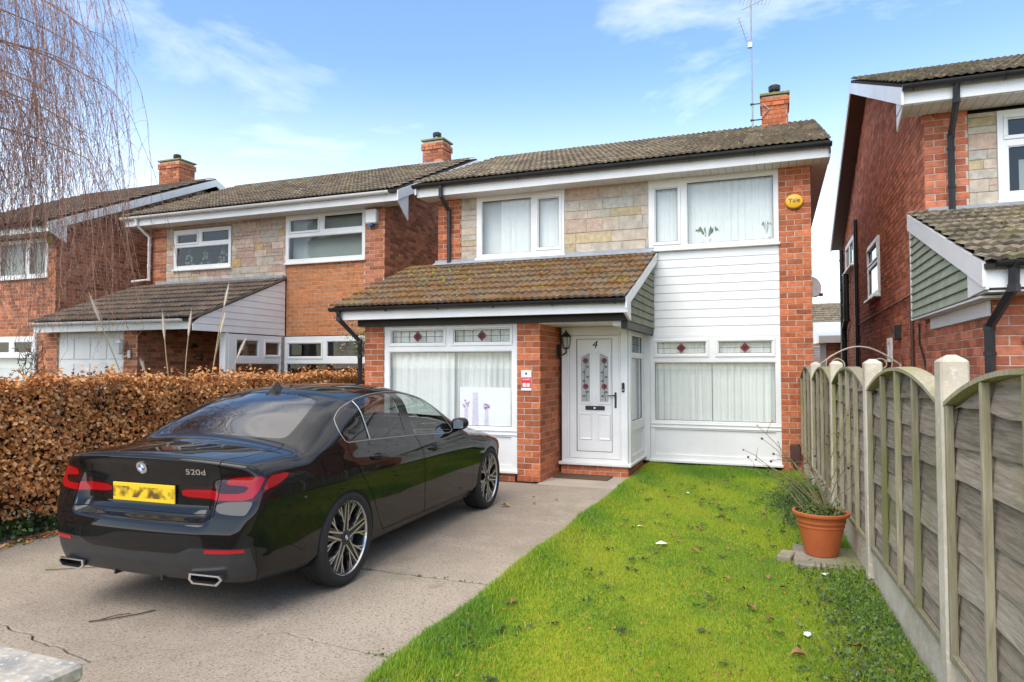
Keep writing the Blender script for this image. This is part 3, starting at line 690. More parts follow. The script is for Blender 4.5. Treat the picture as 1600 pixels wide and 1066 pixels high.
# black beam, soffit, fascia, gutter of the porch
b = MB(); b.box(-5.95, -1.82, 8.92, 8.99, 2.20, 2.315); b.box(-1.90, -1.815, 8.99, 11.06, 2.10, 2.20); b.build('beam', 'brown_paint_and_shade', hm)
b = MB(); b.box(-3.04, -1.90, 8.99, 11.07, 2.185, 2.205); b.bbox(-2.02, -1.90, 8.99, 11.06, 2.135, 2.185, .006); b.build('porch_ceiling', 'white_paint', hm)
b = MB(); b.box(-6.12, -1.775, 8.665, 8.93, 2.30, 2.318); b.build('porch_soffit', 'brown_paint_and_shade', hm)  # near-black soffit: the shadow behind the fascia is put into its colour
b = MB(); b.bbox(-6.12, -1.74, 8.64, 8.665, 2.285, 2.43, .004); b.build('fascia', 'white_paint', hm)
gutter(hm, (-6.22, 8.585, 2.465), (-1.77, 8.585, 2.458), 'black_plastic', .056)
pipe(hm, [(-6.07, 8.585, 2.43), (-6.07, 8.60, 2.30), (-5.93, 8.95, 1.98), (-5.93, 8.98, .0)], .036, 'black_plastic')
ps = Vector((0, 2.47, .945)).normalized()
b = MB(); b.add([(x, y, z + d) for d in (-.05, -.01) for x, y, z in ((-6.2, 8.58, 2.47), (-1.76, 8.58, 2.47), (-1.76, 11.06, 3.418), (-6.2, 11.06, 3.418))], [(3, 2, 1, 0), (4, 5, 6, 7), (0, 1, 5, 4), (1, 2, 6, 5), (2, 3, 7, 6), (3, 0, 4, 7)]); proof = b.build('porch_roof', 'underlay', hm)
tile_roof(pct, proof, (-6.2, 8.56, 2.465), (1, 0, 0), ps, 4.45, 2.64, .297, .33, ['mossy_tile_a', 'mossy_tile_b'], 'roll', .006)
b = MB(); b.box(-5.72, -1.80, 11.02, 11.10, 3.415, 3.505); b.add([(-5.72, 11.02, 3.47), (-1.80, 11.02, 3.47), (-1.80, 10.88, 3.405), (-5.72, 10.88, 3.405)], [(3, 2, 1, 0)]); b.build('flashing', 'lead_grey', hm)
barge(hm, -1.752, [(8.60, 2.475), (11.05, 3.412)], .135)
b = MB(); b.prism([(8.655, 2.43), (8.655, 2.285), (8.98, 2.20), (8.98, 2.50)], 'x', -1.80, -1.765); b.build('barge_end', 'white_upvc', hm)
# hung tiles on the porch flank
yb = lambda z: 8.60 + max(0, (z - 2.335)) / .3825
boards_wall(hm, plane_frame((-1.815, 8.98, 0), (0, 1, 0), (1, 0, 0)), 2.08, 2.20, 3.28, 10, 'green_tile', 'hung_tile_course', lip=.02, clip=lambda z: (max(0, yb(z) - 8.98), 2.08))
# moss cushions on the porch roof
mv = []; mf = []; mm = []; q = random.Random(5); un = Vector((1, 0, 0)); nn = un.cross(ps)
def moss_density(x, t): return .5 + .5 * math.sin(x * 1.9 + 1.0) * math.sin(t * 3.1 + x)
for i in range(4200):
    x = q.uniform(-6.1, -1.85); t = q.uniform(.05, 2.5)
    if q.random() > .25 + .75 * moss_density(x, t): continue
    r_ = q.uniform(.012, .034) * (1.3 if q.random() < .12 else 1); base = Vector((x, 8.56, 2.465)) + ps * t + nn * .026
    k0 = len(mv); k = 6
    for ring, hh in ((1., 0.), (.75, .45), (.0, .62)):
        if ring == 0: mv.append(tuple(base + nn * r_ * hh)); continue
        for j in range(k): a = 6.283 * j / k + q.uniform(-.3, .3); rr = r_ * ring * q.uniform(.75, 1.25); mv.append(tuple(base + un * rr * math.cos(a) + ps * rr * math.sin(a) * .8 + nn * r_ * hh * q.uniform(.7, 1.2)))
    for j in range(k): mf += [(k0 + j, k0 + (j + 1) % k, k0 + k + (j + 1) % k, k0 + k + j), (k0 + k + j, k0 + k + (j + 1) % k, k0 + 2 * k)]
    gold = math.exp(-((x + 4.95) ** 2) / .25 - ((t - 1.9) ** 2) / .3); mi = 1 if q.random() < .05 + .8 * gold else q.choice([0, 0, 2]); mm += [mi] * (2 * k)
o = link(bpy.data.objects.new('moss', raw_mesh('moss', mv, mf, ['moss_rust', 'moss_gold', 'moss_dark'], mm, True)), proof); o['kind'] = 'stuff'

# door set
Md = plane_frame((-2.98, 9.88, .19), *FR)
b = MB(); wall_boxes(b, .985, 1.99, [(.115, .86, .055, 1.865)], Md @ Matrix.Translation((0, .035, 0)), .07)
for s0, s1, z0, z1 in ((.085, .89, 1.865, 1.885), (.085, .105, .055, 1.865), (.87, .89, .055, 1.865)): b.bbox(s0, s1, .03, .048, z0, z1, .004, M=Md)
dfr = b.build('door_frame', 'white_upvc', hm)
b = MB(); wall_boxes(b, .737, 1.80, [(.108, .637, .10, 1.748)], Md @ Matrix.Translation((.119, .022, .06)), .06); door = b.build('door', 'white_upvc', hm)
b = MB(); b.box(.224, .761, -.03, .006, .156, 1.812, 0, Md)
for s0, s1 in ((.295, .425), (.575, .705)):            # arched light surrounds and lower raised panels
    hi, lo = (1.60, 1.55) if s0 < .5 else (1.60, 1.55)
    pl = [(s0 - .03, .85), (s1 + .03, .85), (s1 + .03, (1.64 if s0 < .5 else 1.57)), (s0 - .03, (1.57 if s0 < .5 else 1.64))]
    pi2 = [(s0, .885), (s1, .885), (s1, (1.60 if s0 < .5 else 1.545)), (s0, (1.545 if s0 < .5 else 1.60))]
    v = [Md @ Vector((x, d, z)) for pp, d in ((pl, .006), (pl, .018), (pi2, .022), (pi2, .004)) for x, z in pp]
    b.add(v, [(r_ * 4 + k, r_ * 4 + (k + 1) % 4, r_ * 4 + 4 + (k + 1) % 4, r_ * 4 + 4 + k) for r_ in range(3) for k in range(4)])
    z0, z1 = .325, .715; c0, c1 = s0 - .035, s1 + .035
    v = [Md @ Vector((x, d, z)) for e, d in ((0, .006), (.012, .020), (.035, .010), (.045, .012)) for x, z in ((c0 + e, z0 + e), (c1 - e, z0 + e), (c1 - e, z1 - e), (c0 + e, z1 - e))]
    b.add(v, [(r_ * 4 + k, r_ * 4 + (k + 1) % 4, r_ * 4 + 4 + (k + 1) % 4, r_ * 4 + 4 + k) for r_ in range(3) for k in range(4)] + [(12, 13, 14, 15)])
b.build('door_panel', 'white_upvc', door)
simple('obscure_glass', (.42, .42, .41), .25, var=.25, scale=16, bump=.5, bscale=70)
for s0, s1, rise in ((.295, .425, 1), (.575, .705, -1)):
    b = MB(); zt0, zt1 = (1.545, 1.60) if rise > 0 else (1.60, 1.545)
    b.add([Md @ Vector(q_) for q_ in ((s0, .0085, .885), (s1, .0085, .885), (s1, .0085, zt1), (s0, .0085, zt0))], [(0, 1, 2, 3)]); gl = b.build('door_light', 'obscure_glass', door)
    b = MB(); cx = (s0 + s1) / 2
    b.tube([Md @ Vector((cx + .018 * math.sin(z * 9), .0115, z)) for z in np.linspace(.90, 1.5, 22)], .0035, 5, 2)
    def dsc(x, z, rx, rz, mi, d=.013, k=12): b.add([Md @ Vector((x + rx * math.cos(6.283 * i / k), d, z + rz * math.sin(6.283 * i / k))) for i in range(k)], [tuple(range(k))], mi)
    for z in (1.11, 1.49): dsc(cx, z, .042, .042, 0); dsc(cx + .004, z + .004, .017, .017, 1, .0138)
    for i, z in enumerate((.97, 1.03, 1.19, 1.25, 1.32, 1.40)): dsc(cx + (.028 if i % 2 else -.026), z, .022, .013, 2)
    b.build('rose_pattern', ['motif_red', 'ink', 'motif_green'], gl)
g = MB(); q_ = .005
for s0, s1, z0, z1 in ((.224, .761, .156, .156 + q_), (.224, .761, 1.812 - q_, 1.812), (.224, .224 + q_, .156, 1.812), (.761 - q_, .761, .156, 1.812)): g.box(s0, s1, .004, .024, z0, z1, 0, Md)
g.build('gasket', 'black_matte', door)
b = MB(); b.bbox(.355, .645, .006, .022, .765, .825, .005, M=Md); b.bbox(.37, .63, .02, .027, .775, .815, .004, M=Md); b.build('letterbox', 'black_plastic', door)
b = MB(); b.lathe([(0, .036), (.016, .036), (.018, .026)], seg=14, axis='z', M=frame_matrix(Md @ Vector((.50, 0, .795)), (1, 0, 0), (0, 0, 1))); b.build('knocker', 'chrome', door, True)
b = MB(); b.bbox(.795, .825, .02, .034, .80, 1.03, .006, M=Md); b.tube([Md @ Vector((.81, .03, .985)), Md @ Vector((.81, .065, .985)), Md @ Vector((.70, .066, .978))], .009, 8); b.build('handle', 'black_plastic', door)
tv, tf = text_mesh('4', .16, .004, .22); b = MB(); Mt = frame_matrix(Md @ Vector((.495, .012, 1.725)), (1, 0, 0), (0, 0, 1)); b.add([Mt @ Vector(q_) for q_ in tv], tf); b.build('house_number', 'ink', door)
b = MB(); b.bbox(.905, .945, .03, .055, 1.03, 1.17, .010, M=Md); db_ = b.build('doorbell', 'black_plastic', hm)
b = MB(); b.lathe([(0, .058), (.012, .058), (.014, .052)], seg=14, M=frame_matrix(Md @ Vector((.925, 0, 1.065)), (1, 0, 0), (0, 0, 1))); b.build('bell_button', 'lead_grey', db_)
# glazed return, sill and plinth
Mr = plane_frame((-2.0, 9.915, .19), (0, 1, 0), (1, 0, 0))
wr_ = window(hm, Mr, 1.13, 1.955, [(.12, 1.02, 1.60, 1.875), (.12, 1.02, .58, 1.54)], panels=[(.11, 1.03, .09, .45)], sill=False, sashes=())
leaded_flower(wr_, Mr, .135, 1.005, 1.615, 1.86, 3, False)
curtain('net_curtain', 'white curtain behind the side light next to the front door', Mr, .08, 1.06, .5, 1.58, 7, .02, 31, d=-.09)
b = MB(); b.bbox(-3.02, -1.935, 9.785, 9.905, .148, .192, .008); b.bbox(-2.03, -1.935, 9.905, 11.05, .148, .190, .008); b.build('door_sill', 'white_upvc', hm)
brick_wall(pcb, hm, (-3.0, 9.86, -.02), *FR, 1.0, .17, BR_MAIN, name='plinth', mortar='mortar')
brick_wall(pcb, hm, (-1.995, 9.86, -.02), (0, 1, 0), (1, 0, 0), 1.2, .17, BR_MAIN, name='plinth')

# main roof
b = MB(); b.bbox(-5.92, .785, 10.688, 10.713, 4.595, 4.775, .004); b.build('fascia', 'white_paint', hm)
soffit_strips(hm, -5.92, .785, 10.713, 11.09, 4.60)
b = MB(); b.box(.545, .775, 11.09, 18.4, 4.60, 4.615); b.build('gable_soffit', 'soffit_white', hm)
gutter(hm, (-5.97, 10.625, 4.80), (.80, 10.625, 4.79), 'black_plastic', .06)
pipe(hm, [(-5.42, 10.625, 4.76), (-5.42, 10.64, 4.58), (-5.43, 10.985, 4.38), (-5.43, 10.99, 3.44)], .036, 'black_plastic')
ms = Vector((0, 4.10, 1.65)).normalized(); mroof = roof_shell(hm, -5.92, .775, 10.60, 14.70, 18.80, 4.815, 6.465)
tile_roof(pct, mroof, (-5.93, 10.585, 4.812), (1, 0, 0), ms, 6.72, 4.40, .305, .338, ['roof_tile_a', 'roof_tile_b', 'roof_tile_c'], 'wave', .005)
ridge_line(hm, (-5.93, 14.70, 6.47), (.77, 14.70, 6.47), 'ridge_mossy')
barge(hm, .772, [(10.62, 4.80), (14.7, 6.44), (18.78, 4.80)], .17, mat='brown_paint_and_shade'); barge(hm, -5.915, [(10.62, 4.80), (14.7, 6.44), (18.78, 4.80)], .17)
for x in (XL + .05, XR - .05): b = MB(); b.prism([(11.15, 4.6), (18.3, 4.6), (14.7, 6.40)], 'x', x - .05, x + .05); b.build('gable_wall', 'mortar_dark', hm)
chimney(hm, -.18, .30, 14.22, 14.72, 6.20, 6.93, BR_MAIN, pot_mat='black_plastic')
pcg = Pieces(); gw_ = brick_wall(pcg, hm, (XR, 11.16, 0), (0, 1, 0), (1, 0, 0), 7.2, 4.7, BR_MAIN, name='gable_wall'); pcg.finish('brick', brick_mesh, 0)
pcb.finish('brick', brick_mesh, 300); pct.finish('roof_tile', tile_mesh, 300, mroof); pcs.finish('stone', stone_mesh, 300)

# things fixed to the house
ta = thing('tv_aerial', 'tall tv aerial mast strapped beside the chimney', 'aerial', (-.35, 14.2, 6.3))
b = MB(); b.tube([(-.35, 14.2, 6.2), (-.36, 14.2, 9.15)], .016, 8); b.build('mast', 'steel_grey', ta)
for zz in (6.46, 6.78): b = MB(); b.tube([(-.36, 14.2, zz), (-.17, 14.21, zz)], .012, 6); b.tube([(-.39, 14.2, zz), (-.33, 14.2, zz)], .024, 6); b.build('bracket', 'black_plastic', ta)
b = MB(); b.tube([(-.17, 14.2, 6.50), (-.05, 14.19, 6.64), (-.17, 14.2, 6.78)], .014, 6); b.build('strap', 'steel_grey', ta)
b = MB(); b.tube([(-.52, 14.0, 8.62), (.02, 14.4, 9.0)], .008, 5)
for i in range(9):
    t = i / 8; x, y, z = -.52 + .54 * t, 14.0 + .4 * t, 8.86 + .10 * t; b.tube([(x - .05, y + .07, z - .10), (x + .05, y - .07, z + .10)], .004, 4)
b.build('antenna', 'steel_grey', ta)
b = MB(); b.tube([(-.44, 14.1, 8.02), (-.58, 13.92, 8.42)], .006, 5)
for i in range(7): t = i / 6; x, y, z = -.44 - .14 * t, 14.1 - .18 * t, 8.02 + .40 * t; b.tube([(x - .06, y + .03, z), (x + .06, y - .03, z)], .0035, 4)
b.box(-.42, -.34, 14.15, 14.22, 7.92, 8.02); b.tube([(-.46, 14.15, 7.90), (-.28, 14.2, 7.98)], .006, 5); b.build('antenna', 'steel_grey', ta)

al = thing('alarm_box', 'round yellow alarm box on the right-hand brick pier', 'alarm', (.30, 11.0, 4.07))
Ma = frame_matrix((.30, 11.052, 4.07), (1, 0, 0), (0, 0, 1)); b = MB(); b.lathe([(0, .072), (.085, .070), (.118, .056), (.130, .030), (.130, 0)], seg=32, M=Ma @ Matrix.Diagonal((1, .86, 1, 1)).to_4x4()); b.build('case', 'alarm_yellow', al, True)
tv, tf = text_mesh('Yale', .095, .002); b = MB(); Mt = Ma @ Matrix.Translation((0, .004, .0735)); b.add([Mt @ Vector(q_) for q_ in tv], tf); b.build('lettering', 'ink', al)
b = MB(); b.lathe([(.10, 0.), (.10, .02)], seg=24, M=Ma @ Matrix.Translation((0, -.03, 0))); b.build('back_plate', 'black_plastic', al)

sg = thing('alarm_sign', 'small red and white sign on the porch pier', 'sign', (-3.235, 8.99, 1.26))
Ms = plane_frame((-3.31, 8.985, 1.26), *FR); b = MB(); b.bbox(0, .148, -.008, .004, 0, .282, .002, M=Ms); b.build('board', 'badge_white', sg)
b = MB(); b.box(.003, .145, .004, .0055, .035, .185, 0, Ms); b.build('red_field', 'sticker_red', sg)
for s0 in (.022, .080): b = MB(); b.box(s0, s0 + .048, .0055, .0068, .05, .105, 0, Ms); b.build('pale_square', 'soffit_white', sg)
tv, tf = text_mesh('ALARM', .034, .0006); b = MB(); Mt = frame_matrix(Ms @ Vector((.074, .0062, .155)), (1, 0, 0), (0, 0, 1)); b.add([Mt @ Vector(q_) for q_ in tv], tf); b.build('lettering', 'badge_white', sg)
b = MB(); b.add([Ms @ Vector((.074 + (.026 if i % 2 == 0 else .012) * math.sin(i * math.pi / 5), .0055, .235 + (.026 if i % 2 == 0 else .012) * math.cos(i * math.pi / 5))) for i in range(10)], [tuple(range(10))]); b.build('star_mark', 'black_plastic', sg)

pp = thing('flower_print', 'white paper with lilac flower drawings stuck inside the wide window', 'poster', (-3.9, 9.1, .73))
Mp2 = plane_frame((-4.30, 9.075, .72), *FR); b = MB(); b.box(0, .80, -.004, 0, 0, .575, 0, Mp2); b.build('sheet', 'paper', pp)
simple('lilac', (.52, .34, .55), .7, var=.3, scale=40); simple('lilac_pale', (.72, .66, .78), .7, var=.2, scale=30); simple('plum', (.30, .10, .28), .7)
b = MB()
def dd(x, z, r, mi, d=.0015, k=9): b.add([Mp2 @ Vector((x + r * math.cos(6.283 * i / k), d, z + r * math.sin(6.283 * i / k))) for i in range(k)], [tuple(range(k))], mi)
q = random.Random(4)
for cx, cz, rr in ((.10, .33, .055), (.43, .30, .050)):
    for _ in range(34): a = q.uniform(0, 6.283); r_ = rr * q.random() ** .6; dd(cx + r_ * math.cos(a), cz + r_ * math.sin(a), q.uniform(.006, .013), q.choice([0, 0, 1, 2]), .0015 + q.random() * .001)
for x0, x1, z1 in ((.07, .14, .30), (.20, .30, .50), (.39, .46, .25)): b.add([Mp2 @ Vector(c) for c in ((x0, .001, .02), (x1, .001, .02), (x1 - .01, .001, z1), (x0 + .01, .001, z1))], [(0, 1, 2, 3)], 1)
b.build('drawing', ['lilac', 'lilac_pale', 'plum'], pp)

lt_ = thing('wall_lantern', 'black carriage lantern on the porch pier beside the door', 'lamp', (-3.0, 9.8, 1.8))
cx, cy = -2.90, 9.80; b = MB(); b.bbox(-3.04, -3.015, 9.75, 9.85, 1.72, 1.92, .01); b.tube([(-3.03, 9.8, 1.80), (-2.97, 9.8, 1.76), (cx, cy, 1.80), (cx, cy, 1.86)], .012, 8); b.build('bracket', 'black_plastic', lt_, True)
b = MB(); b.lathe([(.02, 1.855), (.05, 1.865), (.055, 1.875)], (cx, cy, 0), 6); b.lathe([(.082, 2.035), (.070, 2.055), (.035, 2.09), (.012, 2.11), (.016, 2.125), (0, 2.14)], (cx, cy, 0), 12)
for i in range(6): a = 6.283 * i / 6; b.tube([(cx + .05 * math.cos(a), cy + .05 * math.sin(a), 1.87), (cx + .072 * math.cos(a), cy + .072 * math.sin(a), 2.04)], .005, 4)
b.build('cage', 'black_plastic', lt_); b = MB(); b.lathe([(.044, 1.875), (.066, 2.035)], (cx, cy, 0), 6, caps=False); b.build('glass', 'pane', lt_)
b = MB(); b.lathe([(.012, 1.87), (.018, 1.92), (.014, 1.97), (0, 1.99)], (cx, cy, 0), 10); b.build('bulb', 'badge_white', lt_, True)

simple('coir', (.13, .085, .05), .98, var=.4, scale=60, bump=.8, bscale=200)
b = MB(); b.bbox(-3.0, -2.2, 9.43, 9.80, .002, .018, .005); tag(b.build('doormat', 'coir'), 'worn brown doormat below the front door', 'mat')
simple('brown_plastic', (.10, .042, .028), .6, var=.2)
ub = thing('utility_box', 'brown plastic box with pipe at the foot of the right-hand pier', 'box', (.26, 11, .1))
b = MB(); b.bbox(.19, .33, 10.95, 11.05, .20, .44, .008); b.build('case', 'brown_plastic', ub); b = MB(); b.tube([(.26, 11.0, 0), (.26, 11.0, .2)], .03, 10); b.build('pipe', 'brown_plastic', ub)
dsh = thing('satellite_dish', 'grey satellite dish on the far flank of the brick house', 'dish', (.53, 12.6, 2.9))
b = MB(); Mdh = Matrix.Translation((.66, 12.4, 2.90)) @ Matrix.Rotation(R(90), 4, 'Y') @ Matrix.Rotation(R(-25), 4, 'X'); Mdh = Matrix.Translation((.585, 12.4, 2.90)) @ Matrix.Rotation(R(72), 4, 'X') @ Matrix.Rotation(R(20), 4, 'Y')
b.lathe([(0, .0), (.10, .008), (.18, .028), (.235, .05), (.24, .05), (.18, .022), (0, -.008)], seg=24, M=Mdh @ Matrix.Diagonal((.62, .80, .8, 1)).to_4x4()); b.build('reflector', 'soffit_white', dsh, True)
b = MB(); b.tube([(.53, 12.55, 2.82), (.57, 12.5, 2.84), (.585, 12.43, 2.88)], .016, 8); b.tube([(.60, 12.37, 2.74), (.70, 12.12, 2.75)], .008, 6); b.bbox(.68, .74, 12.07, 12.13, 2.73, 2.78, .008); b.build('arm', 'black_plastic', dsh)
for i, (px, sc, lb) in enumerate(((-.98, 1., 'leafy houseplant at the middle of the upper right window sill'), (-.10, .7, 'small houseplant in a white pot at the right end of the upper window sill'))):
    t = thing('houseplant', lb, 'plant', (px, 11.19, 3.5)); b = MB(); b.lathe([(.05, 3.505), (.065, 3.505 + .12 * sc)], (px, 11.19, 0), 14); b.build('pot', 'badge_white', t, True)
    b = MB()
    for k in range(9):
        a = 6.283 * k / 9 + .3; ln = .20 * sc * (1 if i == 0 else .6); up = .16 * sc * (1 if i == 0 else 1.7); w = .04 * sc
        p0 = Vector((px, 11.19, 3.62)); p1 = p0 + Vector((math.cos(a) * ln * .6, math.sin(a) * .03, up)); p2 = p0 + Vector((math.cos(a) * ln, math.sin(a) * .05, up * .8)); sd = Vector((-math.sin(a) * .2, 0, 1)).cross(p2 - p0).normalized() * w; sd = Vector((0, 0, w))
        b.add([p0, p1 + sd, p2, p1 - sd], [(0, 1, 2, 3)])
    b.build('leaves', 'leaf_green', t)
# ---------------------------------------------------------------- house next door on the left (brown roof, orange brick panel)
h2 = thing('detached_house', 'brick house with white gutters, orange brick panel and brown garage roof left of the porch', 'house', (-11, 12.4, 0))
pb2, pt2, ps2 = Pieces(), Pieces(), Pieces(); Y2 = 12.4
X2L, X2R = -14.15, -7.63
brick_wall(pb2, h2, (-8.10, Y2, 1.35), *FR, .47, 3.63, BR_NEXT, name='pier')
brick_wall(pb2, h2, (-10.16, Y2 + .02, 2.27), *FR, 2.06, 1.61, BR_ORANGE, name='wall_panel', mortar='mortar')
brick_wall(pb2, h2, (-14.15, Y2, 3.5), *FR, .42, 1.48, BR_NEXT, name='pier', shift=1)
brick_wall(pb2, h2, (X2R, Y2, 2.2), (0, 1, 0), (1, 0, 0), 7.2, 4.7, BR_NEXT, name='gable_wall', mortar='mortar_dark', clip=lambda s, z: z + 2.2 < 5.0 + min(s + .2, 7.4 - s) * .46 and z < 4.68)
stone_panel(ps2, h2, (-13.73, Y2 + .01, 3.60), *FR, 3.57, 1.38, holes=[(.26, 2.02, .28, 1.26)], seed=31, tones_=STONE2, joint='mortar_dark')
for q_ in ((X2L, X2L + .1, Y2 + .1, 19.5, 0, 5.0), (X2L, X2R, 19.5, 19.6, 0, 5.0)): b = MB(); b.box(*q_); b.build('outer_wall', 'mortar_dark', h2)
b = MB(); b.box(X2L + .1, X2R - .1, Y2 + .15, 19.5, 2.5, 2.6); b.build('floor_slab', 'dark_room', h2)
b = MB(); b.box(X2L + .1, X2R - .1, Y2 + .15, 19.5, 5.0, 5.05); b.build('ceiling', 'dark_room', h2)
b = MB(); b.box(X2L, -13.6, 15.5, 15.6, 2.6, 5.0); b.box(-13.6, X2R - .1, 15.5, 15.6, 0, 5.0); b.build('inner_wall', 'dark_room', h2)
Ma2 = plane_frame((-10.17, Y2 + .02, 3.88), *FR); window(h2, Ma2, 2.07, 1.08, [(.11, .86, .70, .97), (1.02, 2.0, .70, 1.01), (.07, 2.0, .08, .58)], sashes=(0,), glass='pane_dark')
Mb2 = plane_frame((-13.47, Y2 + .02, 3.90), *FR); window(h2, Mb2, 1.74, .95, [(.10, .72, .63, .84), (.86, 1.67, .63, .88), (.07, 1.67, .08, .54)], sashes=(0,), glass='pane_dark')
simple('net_flower', (.50, .52, .42), .9, var=.4, scale=30)
for k, cx in enumerate((.35, .85, 1.40)):
    b = MB(); q = random.Random(40 + k)
    for _ in range(26): t = q.random(); x = cx + q.uniform(-1, 1) * .20 * (1 - t); z = .08 + t * .42; b.add([Mb2 @ Vector((x + dx, -.10, z + dz)) for dx, dz in ((-.035, 0), (0, -.02), (.035, .01), (0, .05))], [(0, 1, 2, 3)])
    tag(b.build('window_flowers', 'net_flower'), ('left', 'middle', 'right')[k] + ' pale flower arrangement behind the upper left window of the brown-roofed house', 'flowers', 'flowers in the neighbour window')
curtain('blind', 'pale blind filling the upper right window of the brown-roofed house', Ma2, .03, 2.04, .05, 1.02, 2, .004, 51, d=-.2)
# bay return, ground floor window and porch recess
Mc2 = plane_frame((-10.17, Y2 + .02, 1.0), *FR); window(h2, Mc2, 2.6, 1.25, [(.10, .98, .80, 1.10), (1.12, 2.48, .80, 1.14), (.06, 2.5, .0, .66)], sashes=(0,), glass='pane_dark', sill=False)
Md2 = plane_frame((-10.2, 10.72, 1.0), (0, 1, 0), (1, 0, 0)); window(h2, Md2, 1.66, 1.25, [(.22, .85, .80, 1.14), (1.05, 1.50, .83, 1.11), (.20, 1.52, .0, .66)], sashes=(1,), glass='pane_dark', sill=False)
b = MB(); b.box(-10.32, -10.17, 10.64, 10.72, 0, 2.27); b.build('corner_post', 'white_upvc', h2)
brick_wall(pb2, h2, (-12.33, 10.15, 1.2), *FR, .37, 1.15, BR_NEXT, name='pier')
brick_wall(pb2, h2, (-11.96, 10.15, 1.2), (0, 1, 0), (1, 0, 0), 2.15, 1.15, BR_NEXT, name='porch_wall', mortar='mortar_dark')
brick_wall(pb2, h2, (-11.96, 12.28, 1.2), *FR, 1.8, 1.15, BR_NEXT, name='porch_wall', mortar='mortar_dark')
brick_wall(pb2, h2, (-14.62, 10.15, 1.2), *FR, .34, 1.15, BR_NEXT, name='pier')
b = MB(); b.box(-14.6, -14.5, 10.25, 12.4, 0, 2.4); b.build('side_wall', 'mortar_dark', h2)
# garage door
gd = MB(); gd.box(-14.29, -12.33, 10.19, 10.23, 0, 2.36); gdo = gd.build('garage_door', 'white_paint', h2)
for r_ in range(4):
    for c in range(4):
        x0 = -14.25 + c * .475; z0 = .12 + r_ * .54; b = MB(); b.bbox(x0, x0 + .44, 10.175, 10.195, z0, z0 + .46, .012); b.build('door_panel', 'white_paint', gdo)
b = MB(); b.bbox(-13.4, -13.25, 10.16, 10.19, 1.42, 1.47, .01); b.build('handle', 'black_plastic', gdo)
# lean-to roof with white boarded cheek
s2 = Vector((0, 2.60, 1.05)).normalized(); b = MB()
b.add([(x, y, z + d) for d in (-.05, -.01) for x, y, z in ((-14.6, 9.78, 2.50), (-10.18, 9.78, 2.50), (-10.18, 12.4, 3.56), (-14.6, 12.4, 3.56))], [(3, 2, 1, 0), (4, 5, 6, 7), (0, 1, 5, 4), (1, 2, 6, 5), (2, 3, 7, 6), (3, 0, 4, 7)]); lr = b.build('garage_roof', 'underlay', h2)
tile_roof(pt2, lr, (-14.6, 9.76, 2.50), (1, 0, 0), s2, 4.44, 2.80, .32, .35, ['brown_tile_a', 'brown_tile_b'], 'roll', .006)
b = MB(); b.bbox(-14.58, -10.3, 9.84, 9.865, 2.30, 2.46, .004); b.build('fascia', 'white_paint', h2)
b = MB(); b.box(-14.58, -10.2, 9.865, 12.38, 2.36, 2.378); b.build('porch_ceiling', 'dark_room', h2)
gutter(h2, (-14.62, 9.79, 2.50), (-10.4, 9.79, 2.495), 'white_upvc', .06)
yb2 = lambda z: 9.75 + max(0, z - 2.44) / .4038
boards_wall(h2, plane_frame((-10.17, 9.80, 0), (0, 1, 0), (1, 0, 0)), 2.58, 2.27, 3.50, 9, 'white_upvc', clip=lambda z: (max(0, yb2(z) - 9.80), 2.58))
barge(h2, -10.15, [(9.76, 2.52), (12.39, 3.585)], .05, mat='brown_tile_a', name='verge')
b = MB(); b.box(-14.0, -10.2, 12.34, 12.42, 3.56, 3.63); b.build('flashing', 'lead_grey', h2)
# main roof
b = MB(); b.bbox(-14.62, -7.08, 11.99, 12.015, 4.95, 5.12, .004); b.build('fascia', 'white_upvc', h2); b = MB(); b.box(-14.6, -7.1, 12.015, 12.42, 4.955, 4.97); b.build('soffit', 'soffit_white', h2)
gutter(h2, (-14.68, 11.93, 5.16), (-7.25, 11.93, 5.15), 'white_upvc', .06)
pipe(h2, [(-14.2, 11.93, 5.12), (-14.2, 11.95, 4.98), (-14.17, 12.30, 4.72), (-14.17, 12.30, 3.70), (-14.66, 12.25, 3.66)], .036, 'white_upvc')
m2 = Vector((0, 4.0, 1.76)).normalized(); r2_ = roof_shell(h2, -14.62, -7.08, 11.9, 15.9, 19.9, 5.165, 6.92)
tile_roof(pt2, r2_, (-14.62, 11.88, 5.165), (1, 0, 0), m2, 7.52, 4.34, .305, .335, ['roof_tile_a', 'roof_tile_b', 'brown_tile_a'], 'wave', .005)
ridge_line(h2, (-14.6, 15.9, 6.93), (-7.1, 15.9, 6.93), 'ridge_mossy')
barge(h2, -7.06, [(11.95, 5.15), (15.9, 6.88), (19.85, 5.15)], .20)
b = MB(); b.prism([(12.0, 5.12), (12.0, 4.95), (12.42, 4.62), (12.42, 5.2)], 'x', -7.10, -7.075); b.build('barge_end', 'white_upvc', h2)
ridge_line(h2, (-7.05, 11.92, 5.19), (-7.05, 15.9, 6.95), 'ridge_grey', .10, .33, 'verge_cap')
chimney(h2, -8.45, -7.87, 15.55, 16.05, 6.75, 7.42, BR_NEXT)
pb2.finish('brick', brick_mesh, 300); pt2.finish('roof_tile', tile_mesh, 300, r2_); ps2.finish('stone', stone_mesh, 300)
ab_ = thing('security_light', 'white box with small blue lens high on the orange-panelled house', 'light', (-7.9, 12.35, 4.57)); b = MB(); b.bbox(-8.03, -7.76, 12.26, 12.40, 4.60, 4.90, .02); b.build('case', 'white_upvc', ab_)
b = MB(); b.lathe([(.05, 4.55), (.06, 4.60)], (-7.92, 12.33, 0), 12); b.build('lens', 'badge_blue', ab_)
